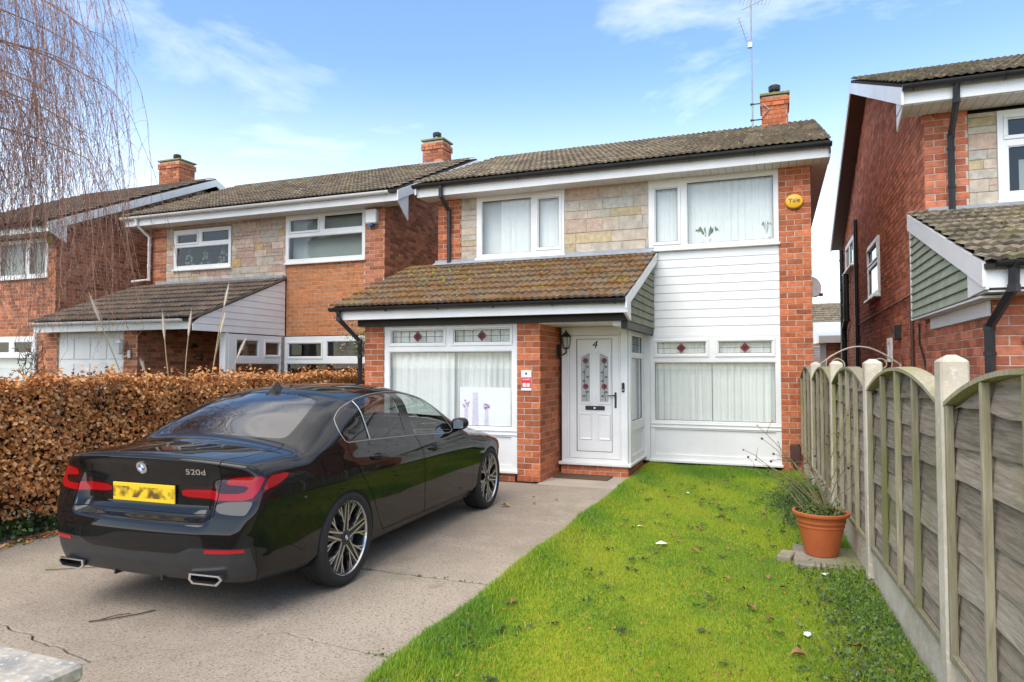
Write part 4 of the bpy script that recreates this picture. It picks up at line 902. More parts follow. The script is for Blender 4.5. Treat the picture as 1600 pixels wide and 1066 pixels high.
def coach_lamp(x, y, z, label, mat, gl):
    t = thing('wall_lantern', label, 'lamp', (x, y, z)); b = MB(); b.bbox(x + .10, x + .18, y + .07, y + .10, z - .14, z + .02, .01); b.tube([(x + .14, y + .08, z - .08), (x + .06, y + .02, z - .12), (x, y, z - .06)], .012, 6); b.build('bracket', mat, t)
    b = MB(); b.lathe([(.03, z - .06), (.055, z - .04)], (x, y, 0), 6); b.lathe([(.10, z + .16), (.05, z + .22), (.0, z + .26)], (x, y, 0), 8); b.build('cap', mat, t); b = MB(); b.lathe([(.055, z - .04), (.085, z + .16)], (x, y, 0), 6); b.build('glass', gl, t)
coach_lamp(-12.28, 10.02, 1.90, 'white coach lamp on the pier beside the white garage door', 'white_upvc', 'soffit_white')
coach_lamp(-11.86, 11.50, 1.85, 'black coach lamp in the dark porch recess of the neighbouring house', 'black_plastic', 'pane')

# ---------------------------------------------------------------- house at the far left behind the birch
h3 = thing('detached_house', 'red brick house with grey verge caps at the far left behind the birch', 'house', (-17.5, 11.05, 0)); Y3 = 11.05
pb3, pt3 = Pieces(), Pieces(); X3 = -15.65
brick_wall(pb3, h3, (-20.2, Y3, 1.3), *FR, 4.55, 3.4, BR_NEXT, holes=[(2.52, 4.28, 2.40, 3.32), (2.2, 3.95, -.1, 1.0)], name='wall', mortar='mortar')
brick_wall(pb3, h3, (X3, Y3, 2.2), (0, 1, 0), (1, 0, 0), 8.9, 4.9, BR_NEXT, name='gable_wall', mortar='mortar', clip=lambda s, z: z + 2.2 < 4.80 + min(s + .2, 9.1 - s) * .44 and z < 4.6)
for q_ in ((-20.2, -20.1, Y3 + .1, 20, 0, 5), (-20.2, X3, 20, 20.1, 0, 5)): b = MB(); b.box(*q_); b.build('outer_wall', 'mortar_dark', h3)
b = MB(); b.box(-20.1, X3 - .1, Y3 + .12, 20, 2.5, 2.6); b.build('floor_slab', 'dark_room', h3); b = MB(); b.box(-20.1, X3 - .1, Y3 + .12, 20, 4.85, 4.9); b.build('ceiling', 'dark_room', h3)
M3 = plane_frame((-17.68, Y3 + .02, 3.70), *FR); window(h3, M3, 1.76, .92, [(.08, 1.0, .08, .84), (1.12, 1.68, .08, .84)], glass='pane_dark')
M3b = plane_frame((-18.0, Y3 + .02, 1.2), *FR); window(h3, M3b, 1.75, 1.10, [(.08, .80, .72, .98), (.98, 1.60, .72, .98), (.08, 1.66, .0, .60)], glass='pane', sill=False)
curtain('blind', 'pale green blind in the ground floor window at the far left', M3b, .02, 1.72, .0, .66, 1, .004, 71, d=-.12)
curtain('net_curtain', 'grey net curtain in the upper window at the far left', M3, .02, 1.72, .02, .9, 12, .02, 72)
b = MB(); b.bbox(-20.5, -15.35, 10.64, 10.665, 4.66, 4.84, .004); b.build('fascia', 'white_upvc', h3); b = MB(); b.box(-20.5, -15.35, 10.665, Y3 + .05, 4.67, 4.685); b.build('soffit', 'soffit_white', h3)
gutter(h3, (-20.5, 10.58, 4.87), (-15.45, 10.58, 4.86), 'black_plastic', .058)
r3 = roof_shell(h3, -20.5, -15.33, 10.55, 15.55, 20.55, 4.88, 7.12); tile_roof(pt3, r3, (-20.5, 10.53, 4.88), (1, 0, 0), (0, 5, 2.24), 5.15, 5.45, .31, .34, ['brown_tile_a', 'brown_tile_b'], 'wave')
barge(h3, -15.31, [(10.6, 4.87), (15.55, 7.09), (20.5, 4.87)], .20); ridge_line(h3, (-15.30, 10.56, 4.91), (-15.30, 15.55, 7.16), 'ridge_grey', .11, .36, 'verge_cap'); ridge_line(h3, (-15.30, 20.5, 4.91), (-15.30, 15.55, 7.16), 'ridge_grey', .11, .36, 'verge_cap')
b = MB(); b.prism([(10.65, 4.84), (10.65, 4.66), (11.05, 4.45), (11.05, 5.0)], 'x', -15.34, -15.32); b.build('barge_end', 'white_upvc', h3)
chimney(h3, -17.35, -16.55, 15.35, 15.95, 6.95, 7.78, BR_NEXT)
pb3.finish('brick', brick_mesh, 300); pt3.finish('roof_tile', tile_mesh, 300, r3)
al3 = thing('alarm_box', 'faded yellow alarm box on the far left house behind birch twigs', 'alarm', (-15.72, 11, 4.5)); b = MB(); b.lathe([(0, .06), (.10, .055), (.12, .02), (.12, 0)], seg=18, M=frame_matrix((-15.77, 11.0, 4.56), (1, 0, 0), (0, 0, 1))); b.build('case', 'moss_gold', al3)

# ---------------------------------------------------------------- house on the right
h4 = thing('detached_house', 'rust brick house with green hung tiles and black downpipes on the right', 'house', (3.5, 10, 0)); X4, Y4 = 1.78, 9.78
pb4, pt4, ps4 = Pieces(), Pieces(), Pieces()
gh = [(3.95, 5.45, 2.88, 3.95), (7.95, 9.9, 3.98, 4.68), (2.75, 3.12, 1.70, 2.06)]
brick_wall(pb4, h4, (X4, Y4, 0), (0, 1, 0), (-1, 0, 0), 10.9, 7.3, BR_RIGHT, holes=gh, name='gable_wall', clip=lambda s, z: z < 4.80 + min(s + .35, 11.2 - s) * .415)
brick_wall(pb4, h4, (X4, Y4 - .003, 3.40), *FR, .47, 1.30, BR_RIGHT, name='pier')
stone_panel(ps4, h4, (2.25, Y4 + .01, 3.50), *FR, 2.6, 1.20, holes=[(.30, 2.4, .07, 1.16)], seed=44)
b = MB(); b.box(2.3, 8.0, Y4 + .12, Y4 + .2, 0, 3.5); b.build('front_wall', 'mortar_dark', h4)
for q_ in ((7.9, 8.0, Y4 + .2, 20.6, 0, 4.8), (X4 + .12, 8, 20.6, 20.7, 0, 4.8)): b = MB(); b.box(*q_); b.build('outer_wall', 'mortar_dark', h4)
b = MB(); b.box(X4 + .15, 7.9, Y4 + .25, 20.6, 2.45, 2.55); b.build('floor_slab', 'dark_room', h4); b = MB(); b.box(X4 + .15, 7.9, Y4 + .25, 20.6, 4.75, 4.8); b.build('ceiling', 'dark_room', h4)
M4 = plane_frame((2.55, Y4 + .01, 3.59), *FR); window(h4, M4, 2.1, 1.10, [(.10, 2.0, .78, 1.0), (.10, .95, .10, .66), (1.05, 2.0, .10, .66)], sashes=(0,), glass='pane_dark')
curtain('blind', 'cream blind in the upper window of the house on the right', M4, .25, 2.05, .03, .52, 1, .004, 81, d=-.12)
MX = lambda y, z: plane_frame((X4, y, z), (0, 1, 0), (-1, 0, 0))
window(h4, MX(13.73, 2.88) @ Matrix.Translation((0, .0, 0)), 1.50, 1.07, [(.10, 1.40, .70, .97), (.10, 1.40, .10, .60)], sashes=(0,), glass='pane_dark', sill_out=.08)
window(h4, MX(17.73, 3.98), 1.95, .70, [(.10, .90, .10, .60), (1.02, 1.85, .10, .60)], glass='pane_dark', sill_out=.08)
window(h4, MX(12.53, 1.70), .37, .36, [(.10, .27, .07, .29)], glass='pane_dark', sill_out=.04)
pipe(h4, [(X4 - .08, 20.2, 4.7), (X4 - .08, 20.2, 0)], .055, 'black_plastic'); pipe(h4, [(X4 - .10, 18.9, 3.9), (X4 - .10, 18.9, 2.75), (X4 - .10, 19.6, 2.55), (X4 - .10, 19.6, 0)], .07, 'black_plastic', 'soil_pipe')
pipe(h4, [(X4 - .05, 17.1, 4.9), (X4 - .05, 17.1, 0)], .04, 'black_plastic'); pipe(h4, [(X4 - .04, 10.6, 2.57), (X4 - .04, 10.6, .0)], .022, 'brown_plastic', 'service_pipe', False); pipe(h4, [(X4 - .03, 10.6, 2.57), (X4 - .03, 17.0, 2.53)], .012, 'brown_plastic', 'cable', False)
b = MB(); b.tube([(X4 - .03, 10.15, 2.15), (X4 - .035, 10.13, 1.9), (X4 - .03, 9.85, 1.65), (X4 - .03, 9.75, 1.4), (X4 - .03, 9.73, .9)], .013, 6); b.build('cable', 'ink', h4)
b = MB(); b.bbox(X4 - .09, X4, 11.65, 11.85, 2.0, 2.22, .01); b.build('vent', 'brown_paint_and_shade', h4)
# porch with hung tiles
brick_wall(pb4, h4, (X4 - .03, 6.92, 0), (0, 1, 0), (-1, 0, 0), 2.84, 2.13, BR_RIGHT, name='porch_flank')
brick_wall(pb4, h4, (X4 - .03, 6.92, 0), *FR, 1.6, 2.2, BR_RIGHT, name='porch_wall')
s4 = Vector((0, 3.30, 1.10)).normalized(); b = MB()
b.add([(x, y, z + d) for d in (-.05, -.01) for x, y, z in ((1.585, 6.48, 2.43), (4.6, 6.48, 2.43), (4.6, 9.78, 3.50), (1.585, 9.78, 3.50))], [(3, 2, 1, 0), (4, 5, 6, 7), (0, 1, 5, 4), (1, 2, 6, 5), (2, 3, 7, 6), (3, 0, 4, 7)]); pr4 = b.build('porch_roof', 'underlay', h4)
tile_roof(pt4, pr4, (1.58, 6.46, 2.43), (1, 0, 0), (0, 3.3, 1.075), 3.0, 3.48, .30, .316, ['weathered_tile_a', 'weathered_tile_b'], 'roll', .007)
barge(h4, 1.585, [(6.50, 2.44), (9.77, 3.505)], .20)
b = MB(); b.prism([(6.52, 2.40), (6.52, 2.22), (7.05, 2.20), (7.05, 2.45)], 'x', 1.592, 1.62); b.build('barge_end', 'white_upvc', h4)
yb4 = lambda z: 6.50 + max(0, z - 2.245) / .3257
boards_wall(h4, plane_frame((1.615, 6.95, 0), (0, 1, 0), (-1, 0, 0)), 2.80, 2.19, 3.27, 11, 'green_tile_light', 'hung_tile_course', lip=.02, clip=lambda z: (max(0, yb4(z) - 6.95), 2.80))
b = MB(); b.box(1.595, 1.61, 9.72, 9.77, 2.17, 3.30); b.build('corner_trim', 'white_upvc', h4)
b = MB(); b.box(1.60, X4, 6.70, 9.77, 2.165, 2.185); b.build('flank_soffit', 'soffit_white', h4); b = MB(); b.bbox(X4 - .065, X4 - .04, 6.95, 9.30, 2.03, 2.165, .004); b.build('trim_board', 'white_upvc', h4)
b = MB(); b.bbox(1.62, 4.6, 6.53, 6.555, 2.23, 2.40, .004); b.build('fascia', 'white_upvc', h4); b = MB(); b.box(1.62, 4.6, 6.555, 6.93, 2.20, 2.215); b.build('soffit', 'soffit_white', h4)
gutter(h4, (1.66, 6.47, 2.44), (4.6, 6.47, 2.44), 'black_plastic', .058)
pipe(h4, [(1.78, 6.47, 2.40), (1.78, 6.49, 2.22), (1.70, 6.86, 1.93), (1.70, 6.86, 0)], .040, 'black_plastic', square=True)
b = MB(); b.box(1.80, 4.7, 9.70, 9.80, 3.49, 3.56); b.build('flashing', 'lead_grey', h4)
b = MB(); b.lathe([(.05, 0), (.05, .05), (.03, .07), (0, .07)], seg=14, M=frame_matrix((1.99, 6.905, 1.82), (1, 0, 0), (0, 0, 1))); b.build('wall_light', 'steel_grey', h4, True)
# main roof
b = MB(); b.bbox(1.46, 8.2, 9.32, 9.345, 4.76, 4.93, .004); b.build('fascia', 'white_upvc', h4); soffit_strips(h4, 1.48, 5.2, 9.345, 9.80, 4.75)
gutter(h4, (1.47, 9.255, 4.965), (8.2, 9.255, 4.955), 'black_plastic', .06)
pipe(h4, [(2.03, 9.255, 4.93), (2.03, 9.28, 4.72), (2.05, 9.68, 4.42), (2.05, 9.69, 3.50)], .038, 'black_plastic', square=True)
r4 = roof_shell(h4, 1.49, 8.2, 9.22, 15.0, 20.8, 4.97, 7.30); tile_roof(pt4, r4, (1.46, 9.20, 4.97), (1, 0, 0), (0, 5.78, 2.33), 4.3, 6.2, .307, .344, ['roof_tile_b', 'weathered_tile_a', 'weathered_tile_b'], 'wave')
ridge_line(h4, (1.47, 15.0, 7.31), (6.0, 15.0, 7.31), 'ridge_mossy')
barge(h4, 1.475, [(9.27, 4.95), (15.0, 7.25), (20.75, 4.95)], .21); b = MB()
b.add([(x, y, z) for x in (1.487, X4) for y, z in ((9.35, 4.78), (15.0, 7.05), (20.7, 4.78))], [(0, 1, 4, 3), (1, 2, 5, 4)]); b.build('verge_soffit', 'brown_plastic', h4)
b = MB(); b.prism([(9.33, 4.93), (9.33, 4.76), (9.80, 4.58), (9.80, 5.1)], 'x', 1.485, 1.50); b.build('barge_end', 'white_upvc', h4)
pb4.finish('brick', brick_mesh, 300); pt4.finish('roof_tile', tile_mesh, 300, r4); ps4.finish('stone', stone_mesh, 300)

# ---------------------------------------------------------------- far bungalow and sheds in the gap
h5 = thing('far_bungalow', 'distant brick bungalow with grey tiled roof in the gap between houses', 'house', (3, 34, 0)); pb5, pt5 = Pieces(), Pieces()
brick_wall(pb5, h5, (.2, 34, 0), *FR, 7., 3.2, BR_RIGHT, name='wall')
b = MB(); b.box(.2, 7.2, 34.1, 41, 0, 3.2); b.build('body', 'mortar_dark', h5)
b = MB(); b.add([(x, y, z) for x in (-.1, 7.5) for y, z in ((33.6, 3.2), (37.5, 4.72), (41.4, 3.2))], [(0, 3, 4, 1), (1, 4, 5, 2)]); r5 = b.build('roof', 'underlay', h5)
tile_roof(pt5, r5, (-.1, 33.55, 3.2), (1, 0, 0), (0, 3.9, 1.52), 7.5, 4.15, .33, .36, ['weathered_tile_a', 'weathered_tile_b'], 'wave')
b = MB(); b.bbox(-.1, 7.5, 33.55, 33.58, 3.0, 3.16, .004); b.build('fascia', 'white_upvc', h5)
pb5.finish('brick', brick_mesh, 0); pt5.finish('roof_tile', tile_mesh, 0)
ex = thing('rear_extension', 'low brick extension with white fascia behind the right-hand house', 'extension', (1.5, 21, 0)); pe = Pieces()
brick_wall(pe, ex, (1.35, 21.2, 0), *FR, 1.2, 2.3, BR_RIGHT, name='wall'); b = MB(); b.box(1.35, 3.5, 21.3, 24, 0, 2.3); b.build('body', 'mortar_dark', ex)
b = MB(); b.prism([(20.9, 2.25), (20.9, 2.45), (24, 3.0), (24, 2.3)], 'x', 1.15, 3.5); b.build('roof', 'white_upvc', ex); pe.finish('brick', brick_mesh, 60)
sd_ = thing('garden_shed', 'grey ribbed shed roof beyond the gate', 'shed', (1, 26, 0)); b = MB(); b.box(.5, 2.2, 26.05, 28, 0, 1.6); b.build('body', 'steel_grey', sd_)
for i in range(8): b = MB(); b.bbox(.4, 2.3, 25.9, 26.0, 1.62 + i * .085, 1.69 + i * .085, .01); b.build('slat', 'steel_grey', sd_)
# ---------------------------------------------------------------- car body as a smooth implicit surface
def tab(pts, sig, n=1200):
    """piecewise-linear table rounded with a gaussian -> smooth callable"""
    px = np.array([p[0] for p in pts]); py = np.array([p[1] for p in pts])
    lo, hi = px[0] - .4, px[-1] + .4
    g = np.linspace(lo, hi, n); dx = g[1] - g[0]
    sl0 = (py[1] - py[0]) / (px[1] - px[0]); sl1 = (py[-1] - py[-2]) / (px[-1] - px[-2])
    v = np.interp(g, px, py)
    v = np.where(g < px[0], py[0] + (g - px[0]) * sl0, v); v = np.where(g > px[-1], py[-1] + (g - px[-1]) * sl1, v)
    m = max(1, int(3 * sig / dx)); k = np.exp(-.5 * (np.arange(-m, m + 1) * dx / sig) ** 2); k /= k.sum()
    vp = np.concatenate([v[0] + sl0 * dx * np.arange(-m, 0), v, v[-1] + sl1 * dx * np.arange(1, m + 1)])
    s = np.convolve(vp, k, 'valid')
    return lambda q: np.interp(q, g, s)

def smax(a, b, k):
    h = np.maximum(k - np.abs(a - b), 0) / k
    return np.maximum(a, b) + h * h * k * .25

def sstep(a, b, x):
    t = np.clip((x - a) / (b - a), 0, 1); return t * t * (3 - 2 * t)

C_T = tab([(-.1, 1.01), (0.03, 1.062), (.10, 1.082), (.30, 1.098), (.66, 1.118), (.80, 1.185), (1.0, 1.295), (1.2, 1.383), (1.45, 1.458), (1.75, 1.488),
           (2.1, 1.495), (2.5, 1.480), (2.8, 1.432), (3.05, 1.345), (3.35, 1.20), (3.62, 1.065), (3.8, 1.025), (4.2, .975), (4.55, .905), (4.8, .81), (5.0, .66)], .045)
C_W = tab([(.10, .85), (.18, .892), (.25, .905), (.33, .912), (.45, .918), (.58, .925), (.70, .931), (.80, .934), (.865, .928), (.93, .906), (.985, .880),
           (1.03, .862), (1.12, .828), (1.22, .787), (1.32, .745), (1.40, .708), (1.50, .66)], .013)
C_P = tab([(-.1, -.10), (0, -.085), (.25, -.045), (.6, -.012), (1.1, .004), (1.6, -.004), (2.4, -.006), (3.4, -.004), (4.1, .002), (4.45, -.03), (4.75, -.10), (5, -.2)], .09)
C_XR = tab([(.12, .20), (.22, .125), (.30, .06), (.40, .018), (.50, .0), (.60, .004), (.655, .022), (.685, .085), (.74, .112), (.84, .118), (.93, .106),
            (1.0, .085), (1.05, .058), (1.08, .05), (1.15, .09)], .010)
C_XR2 = tab([(.12, .20), (.22, .125), (.30, .06), (.40, .018), (.50, .0), (.60, .006), (.70, .030), (.80, .066), (.93, .100), (1.0, .085), (1.05, .060), (1.08, .052), (1.15, .09)], .016)
C_XF = tab([(.15, 4.80), (.25, 4.93), (.4, 4.963), (.6, 4.955), (.75, 4.91), (.85, 4.80), (1.0, 4.5)], .03)
C_ZB = tab([(-.1, .30), (.0, .285), (.35, .245), (.75, .205), (1.5, .185), (3.5, .185), (4.2, .19), (4.8, .19), (5, .2)], .05)
C_KT = tab([(-.1, .05), (.6, .07), (1.0, .10), (1.5, .105), (2.6, .105), (3.3, .10), (3.8, .12), (5, .10)], .1)

def car_w(x, z):
    w = C_W(z) + C_P(x)
    w = w - .09 * sstep(1.02, 1.34, z) * np.clip((1.75 - x) / 1.0, 0, 1.2) ** 2
    w = w - .10 * sstep(1.0, 1.3, z) * np.clip((x - 2.7) / .9, 0, 1.2) ** 2
    return w

def car_f(x, y, z):
    y = np.abs(y)
    e = .004
    W = car_w(x, z); dW = (car_w(x, z + e) - W) / e
    side = (y - W) / np.sqrt(1 + dW * dW)
    k2 = sstep(.50, .60, y); xr = C_XR(z) * (1 - k2) + C_XR2(z) * k2; dxr = (C_XR(z + e) * (1 - k2) + C_XR2(z + e) * k2 - xr) / e
    bow = .045 * (y / .6) ** 2.6
    rear = (xr + bow - x) / np.sqrt(1 + dxr * dxr + (.22 * (y / .6) ** 1.4) ** 2)
    front = (x - C_XF(z) + .16 * (y / .7) ** 2.2) / np.sqrt(1 + (.5 * (y / .7) ** 1.2) ** 2)
    T = C_T(x); dT = (C_T(x + e) - T) / e
    crown = .055 + .045 * sstep(.5, 1.2, x) - .02 * sstep(3.3, 3.8, x)
    top = (z - T + crown * (y / .7) ** 2.2) / np.sqrt(1 + dT * dT)
    bot = C_ZB(x) - z
    a = smax(side, top, C_KT(x))
    b = smax(rear, front, .05)
    f = smax(a, smax(b, bot, .05), .05 + .12 * sstep(.80, .45, z) + .05 * sstep(3.5, 4.2, x))
    return f

def car_grad(p):
    e = 1.5e-3; x, y, z = p.T
    return np.stack([car_f(x + e, y, z) - car_f(x - e, y, z), car_f(x, y + e, z) - car_f(x, y - e, z), car_f(x, y, z + e) - car_f(x, y, z - e)], 1) / (2 * e)
# ---------------------------------------------------------------- the parked car
simple('car_paint', (.008, .0081, .0083), .45, spec=.0, coat=.85)
simple('car_trim', (.008, .008, .008), .12, spec=.5)
simple('car_grey', (.030, .031, .033), .42, spec=.5, var=.2, scale=14)
simple('tyre', (.020, .020, .020), .82, var=.3, scale=30, bump=.15, bscale=90)
simple('rim_silver', (.52, .52, .53), .22, metal=.9)
simple('rim_black', (.016, .016, .017), .28)
simple('brake', (.28, .28, .29), .35, metal=.9)
simple('lamp_red', (.30, .003, .006), .14, spec=.5, coat=.0)
simple('lamp_dark', (.030, .004, .005), .10, spec=.5, coat=.0)
simple('reflector_red', (.42, .008, .012), .25)
simple('seat_black', (.03, .03, .032), .7)
glassmat('car_glass', (.82, .88, .85), 1.62); glassmat('car_privacy', (.26, .27, .27), 1.62); glassmat('car_screen', (.16, .17, .17), 2.4)

m, n_, l_, p_ = newmat('plate_print')        # yellow plate whose characters are an unreadable smudge of blocks
tc = n_.new('ShaderNodeTexCoord'); sx = n_.new('ShaderNodeSeparateXYZ'); l_.new(tc.outputs['Object'], sx.inputs[0])
sn_ = n_.new('ShaderNodeVectorMath'); sn_.operation = 'SNAP'; sn_.inputs[1].default_value = (.009, .009, .009); l_.new(tc.outputs['Object'], sn_.inputs[0])
wv = n_.new('ShaderNodeTexNoise'); wv.inputs['Scale'].default_value = 17; wv.inputs['Detail'].default_value = 1; l_.new(sn_.outputs[0], wv.inputs['Vector'])
rp = n_.new('ShaderNodeValToRGB'); rp.color_ramp.elements[0].position = .36; rp.color_ramp.elements[1].position = .56
rp.color_ramp.elements[0].color = (.12, .07, .01, 1); rp.color_ramp.elements[1].color = (.78, .50, .02, 1); l_.new(wv.outputs['Fac'], rp.inputs[0])
ab = n_.new('ShaderNodeMath'); ab.operation = 'ABSOLUTE'; l_.new(sx.outputs['Z'], ab.inputs[0])
gt = n_.new('ShaderNodeMath'); gt.operation = 'GREATER_THAN'; gt.inputs[1].default_value = .036; l_.new(ab.outputs[0], gt.inputs[0])
mxp = n_.new('ShaderNodeMix'); mxp.data_type = 'RGBA'; mxp.inputs['B'].default_value = (.80, .52, .02, 1); l_.new(rp.outputs[0], mxp.inputs['A']); l_.new(gt.outputs[0], mxp.inputs['Factor'])
l_.new(mxp.outputs['Result'], p_.inputs['Base Color']); p_.inputs['Roughness'].default_value = .35

CAR_S = .968
car = bpy.data.objects.new('parked_car', None); COL.objects.link(car); car.location = (-3.791, 3.187, 0)
car.rotation_euler = (0, 0, R(91.854)); car.scale = (CAR_S,) * 3
tag(car, 'black saloon car with tinted glass and yellow number plate parked on the driveway', 'car')

def surface_nets(fn, lo, hi, h):
    ax = [np.arange(lo[i], hi[i] + h * .5, h) for i in range(3)]
    Gx, Gy, Gz = np.meshgrid(*ax, indexing='ij'); F = fn(Gx, Gy, Gz); S = F < 0
    n = [len(a) for a in ax]
    cs = np.zeros([k - 1 for k in n], dtype=np.int8)
    for i in (0, 1):
        for j in (0, 1):
            for k in (0, 1): cs += S[i:n[0] - 1 + i, j:n[1] - 1 + j, k:n[2] - 1 + k]
    act = (cs > 0) & (cs < 8); idx = -np.ones(act.shape, dtype=np.int64); idx[act] = np.arange(act.sum())
    ci = np.argwhere(act); acc = np.zeros((len(ci), 3)); cnt = np.zeros(len(ci))
    for ax_ in range(3):
        oth = [a for a in range(3) if a != ax_]
        for d0 in (0, 1):
            for d1 in (0, 1):
                a = ci.copy(); a[:, oth[0]] += d0; a[:, oth[1]] += d1; b = a.copy(); b[:, ax_] += 1
                fa = F[a[:, 0], a[:, 1], a[:, 2]]; fb = F[b[:, 0], b[:, 1], b[:, 2]]; c = (fa < 0) != (fb < 0)
                t = np.where(c, fa / np.where(c, fa - fb, 1), 0)
                p = a.astype(float); p[:, ax_] += t
                acc[c] += p[c]; cnt[c] += 1
    V = acc / cnt[:, None] * h + np.array([a[0] for a in ax])
    quads = []
    for ax_ in range(3):
        o1, o2 = [(1, 2), (2, 0), (0, 1)][ax_]
        sl0 = [slice(None)] * 3; sl1 = [slice(None)] * 3; sl0[ax_] = slice(0, -1); sl1[ax_] = slice(1, None)
        A, B = S[tuple(sl0)], S[tuple(sl1)]
        e = np.argwhere(A != B); e = e[(e[:, o1] > 0) & (e[:, o2] > 0) & (e[:, o1] < n[o1] - 1) & (e[:, o2] < n[o2] - 1)]
        fl = A[e[:, 0], e[:, 1], e[:, 2]]
        def g(d1, d2):
            q = e.copy(); q[:, o1] -= d1; q[:, o2] -= d2; return idx[q[:, 0], q[:, 1], q[:, 2]]
        q = np.stack([g(1, 1), g(0, 1), g(0, 0), g(1, 0)], 1); q[~fl] = q[~fl][:, ::-1]
        quads.append(q)
    return V, np.concatenate(quads)

CV, CQ = surface_nets(car_f, (-.06, -1.02, .12), (5.06, 1.02, 1.56), .0205)
for it in range(9):
    if it < 6:      # even out the net along the surface
        acc = np.zeros_like(CV); cnt = np.zeros(len(CV))
        for a in range(4):
            np.add.at(acc, CQ[:, a], CV[CQ[:, (a + 1) % 4]]); np.add.at(acc, CQ[:, a], CV[CQ[:, (a + 3) % 4]]); np.add.at(cnt, CQ[:, a], 2)
        CV = CV + .5 * (acc / np.maximum(cnt, 1)[:, None] - CV)
    for _ in range(2):
        g = car_grad(CV); CV = CV - g * (car_f(*CV.T) / np.maximum((g * g).sum(1), .2))[:, None]

class Shell:
    """polygons with labels; cut() splits them along the zero line of a scalar field"""
    def __init__(s, V, Q): s.V = [tuple(v) for v in V]; s.P = [tuple(q) for q in Q.tolist()]; s.L = ['body'] * len(s.P)
    def cut(s, field, new, only=('body',), where=None):
        A = np.array(s.V); val = field(A[:, 0], A[:, 1], A[:, 2]); val = np.where(np.abs(val) < 1e-6, 1e-6, val)
        ok = np.ones(len(A), bool) if where is None else where(A[:, 0], A[:, 1], A[:, 2])
        neg = (val < 0); P2 = []; L2 = []; cache = {}
        def mid(a, b):
            k = (a, b) if a < b else (b, a)
            if k not in cache:
                t = val[a] / (val[a] - val[b]); cache[k] = len(s.V); va, vb = s.V[a], s.V[b]
                s.V.append((va[0] + (vb[0] - va[0]) * t, va[1] + (vb[1] - va[1]) * t, va[2] + (vb[2] - va[2]) * t))
            return cache[k]
        for p, l in zip(s.P, s.L):
            if l not in only or not all(ok[i] for i in p): P2.append(p); L2.append(l); continue
            c = sum(1 for i in p if neg[i])
            if c == 0: P2.append(p); L2.append(l)
            elif c == len(p): P2.append(p); L2.append(new)
            else:
                inn = []; out = []
                for k in range(len(p)):
                    a, b = p[k], p[(k + 1) % len(p)]
                    (inn if neg[a] else out).append(a)
                    if neg[a] != neg[b]: mm = mid(a, b); inn.append(mm); out.append(mm)
                if len(inn) > 2: P2.append(tuple(inn)); L2.append(new)
                if len(out) > 2: P2.append(tuple(out)); L2.append(l)
        s.P, s.L = P2, L2
    def take(s, label, sel=None):
        A = np.array(s.V); ps = [p for p, l in zip(s.P, s.L) if l == label]
        if sel is not None: ps = [p for p in ps if sel(A[list(p)].mean(0))]
        used = sorted({i for p in ps for i in p}); mp = {i: k for k, i in enumerate(used)}
        return A[used], [tuple(mp[i] for i in p) for p in ps]

def poly_sdf(px, py, poly, rnd=0.):
    """signed distance to a polygon (negative inside)"""
    d = np.full(px.shape, 1e9); ins = np.zeros(px.shape, bool); n = len(poly)
    for i in range(n):
        ax_, ay = poly[i]; bx, by = poly[(i + 1) % n]; ex, ey = bx - ax_, by - ay; wx, wy = px - ax_, py - ay
        t = np.clip((wx * ex + wy * ey) / (ex * ex + ey * ey), 0, 1); d = np.minimum(d, (wx - ex * t) ** 2 + (wy - ey * t) ** 2)
        c = ((ay <= py) & (by > py)) | ((by <= py) & (ay > py))
        ins ^= c & (wx < np.where(abs(ey) > 1e-12, wy * ex / (ey if abs(ey) > 1e-12 else 1), 0))
    d = np.sqrt(d); return np.where(ins, -d, d) - rnd

def rpoly(pts, k=4):
    """round a polygon by corner cutting"""
    for _ in range(k):
        q = []
        for i in range(len(pts)):
            a, b = pts[i], pts[(i + 1) % len(pts)]; q += [(a[0] * .8 + b[0] * .2, a[1] * .8 + b[1] * .2), (a[0] * .2 + b[0] * .8, a[1] * .2 + b[1] * .8)]
        pts = q
    return pts

def refine(V, Q, sel):
    c = V[Q].mean(1); m = sel(c); keep = Q[~m]; q = Q[m]; V = list(map(tuple, V)); em = {}; new = []
    def mid(a, b):
        k = (min(a, b), max(a, b))
        if k not in em: em[k] = len(V); V.append(tuple((V[a][i] + V[b][i]) / 2 for i in range(3)))
        return em[k]
    for a, b, c_, d in q.tolist():
        e, f_, g_, h_ = mid(a, b), mid(b, c_), mid(c_, d), mid(d, a); o = len(V); V.append(tuple((V[a][i] + V[b][i] + V[c_][i] + V[d][i]) / 4 for i in range(3)))
        new += [(a, e, o, h_), (e, b, f_, o), (o, f_, c_, g_), (h_, o, g_, d)]
    V = np.array(V)
    for _ in range(2):
        g = car_grad(V); V = V - g * (car_f(*V.T) / np.maximum((g * g).sum(1), .2))[:, None]
    return V, np.concatenate([keep, np.array(new)])
CV, CQ = refine(CV, CQ, lambda c: (c[:, 0] < .52) & (c[:, 2] > .42))
sh = Shell(CV, CQ)
AX_R, AX_F, AX_Z, ARCH = 1.126, 4.101, .345, .373
side = lambda x, y, z: np.abs(y) > .42
for xa in (AX_R, AX_F):
    sh.cut(lambda x, y, z: np.hypot(x - xa, z - AX_Z) - ARCH, 'gone', where=side)
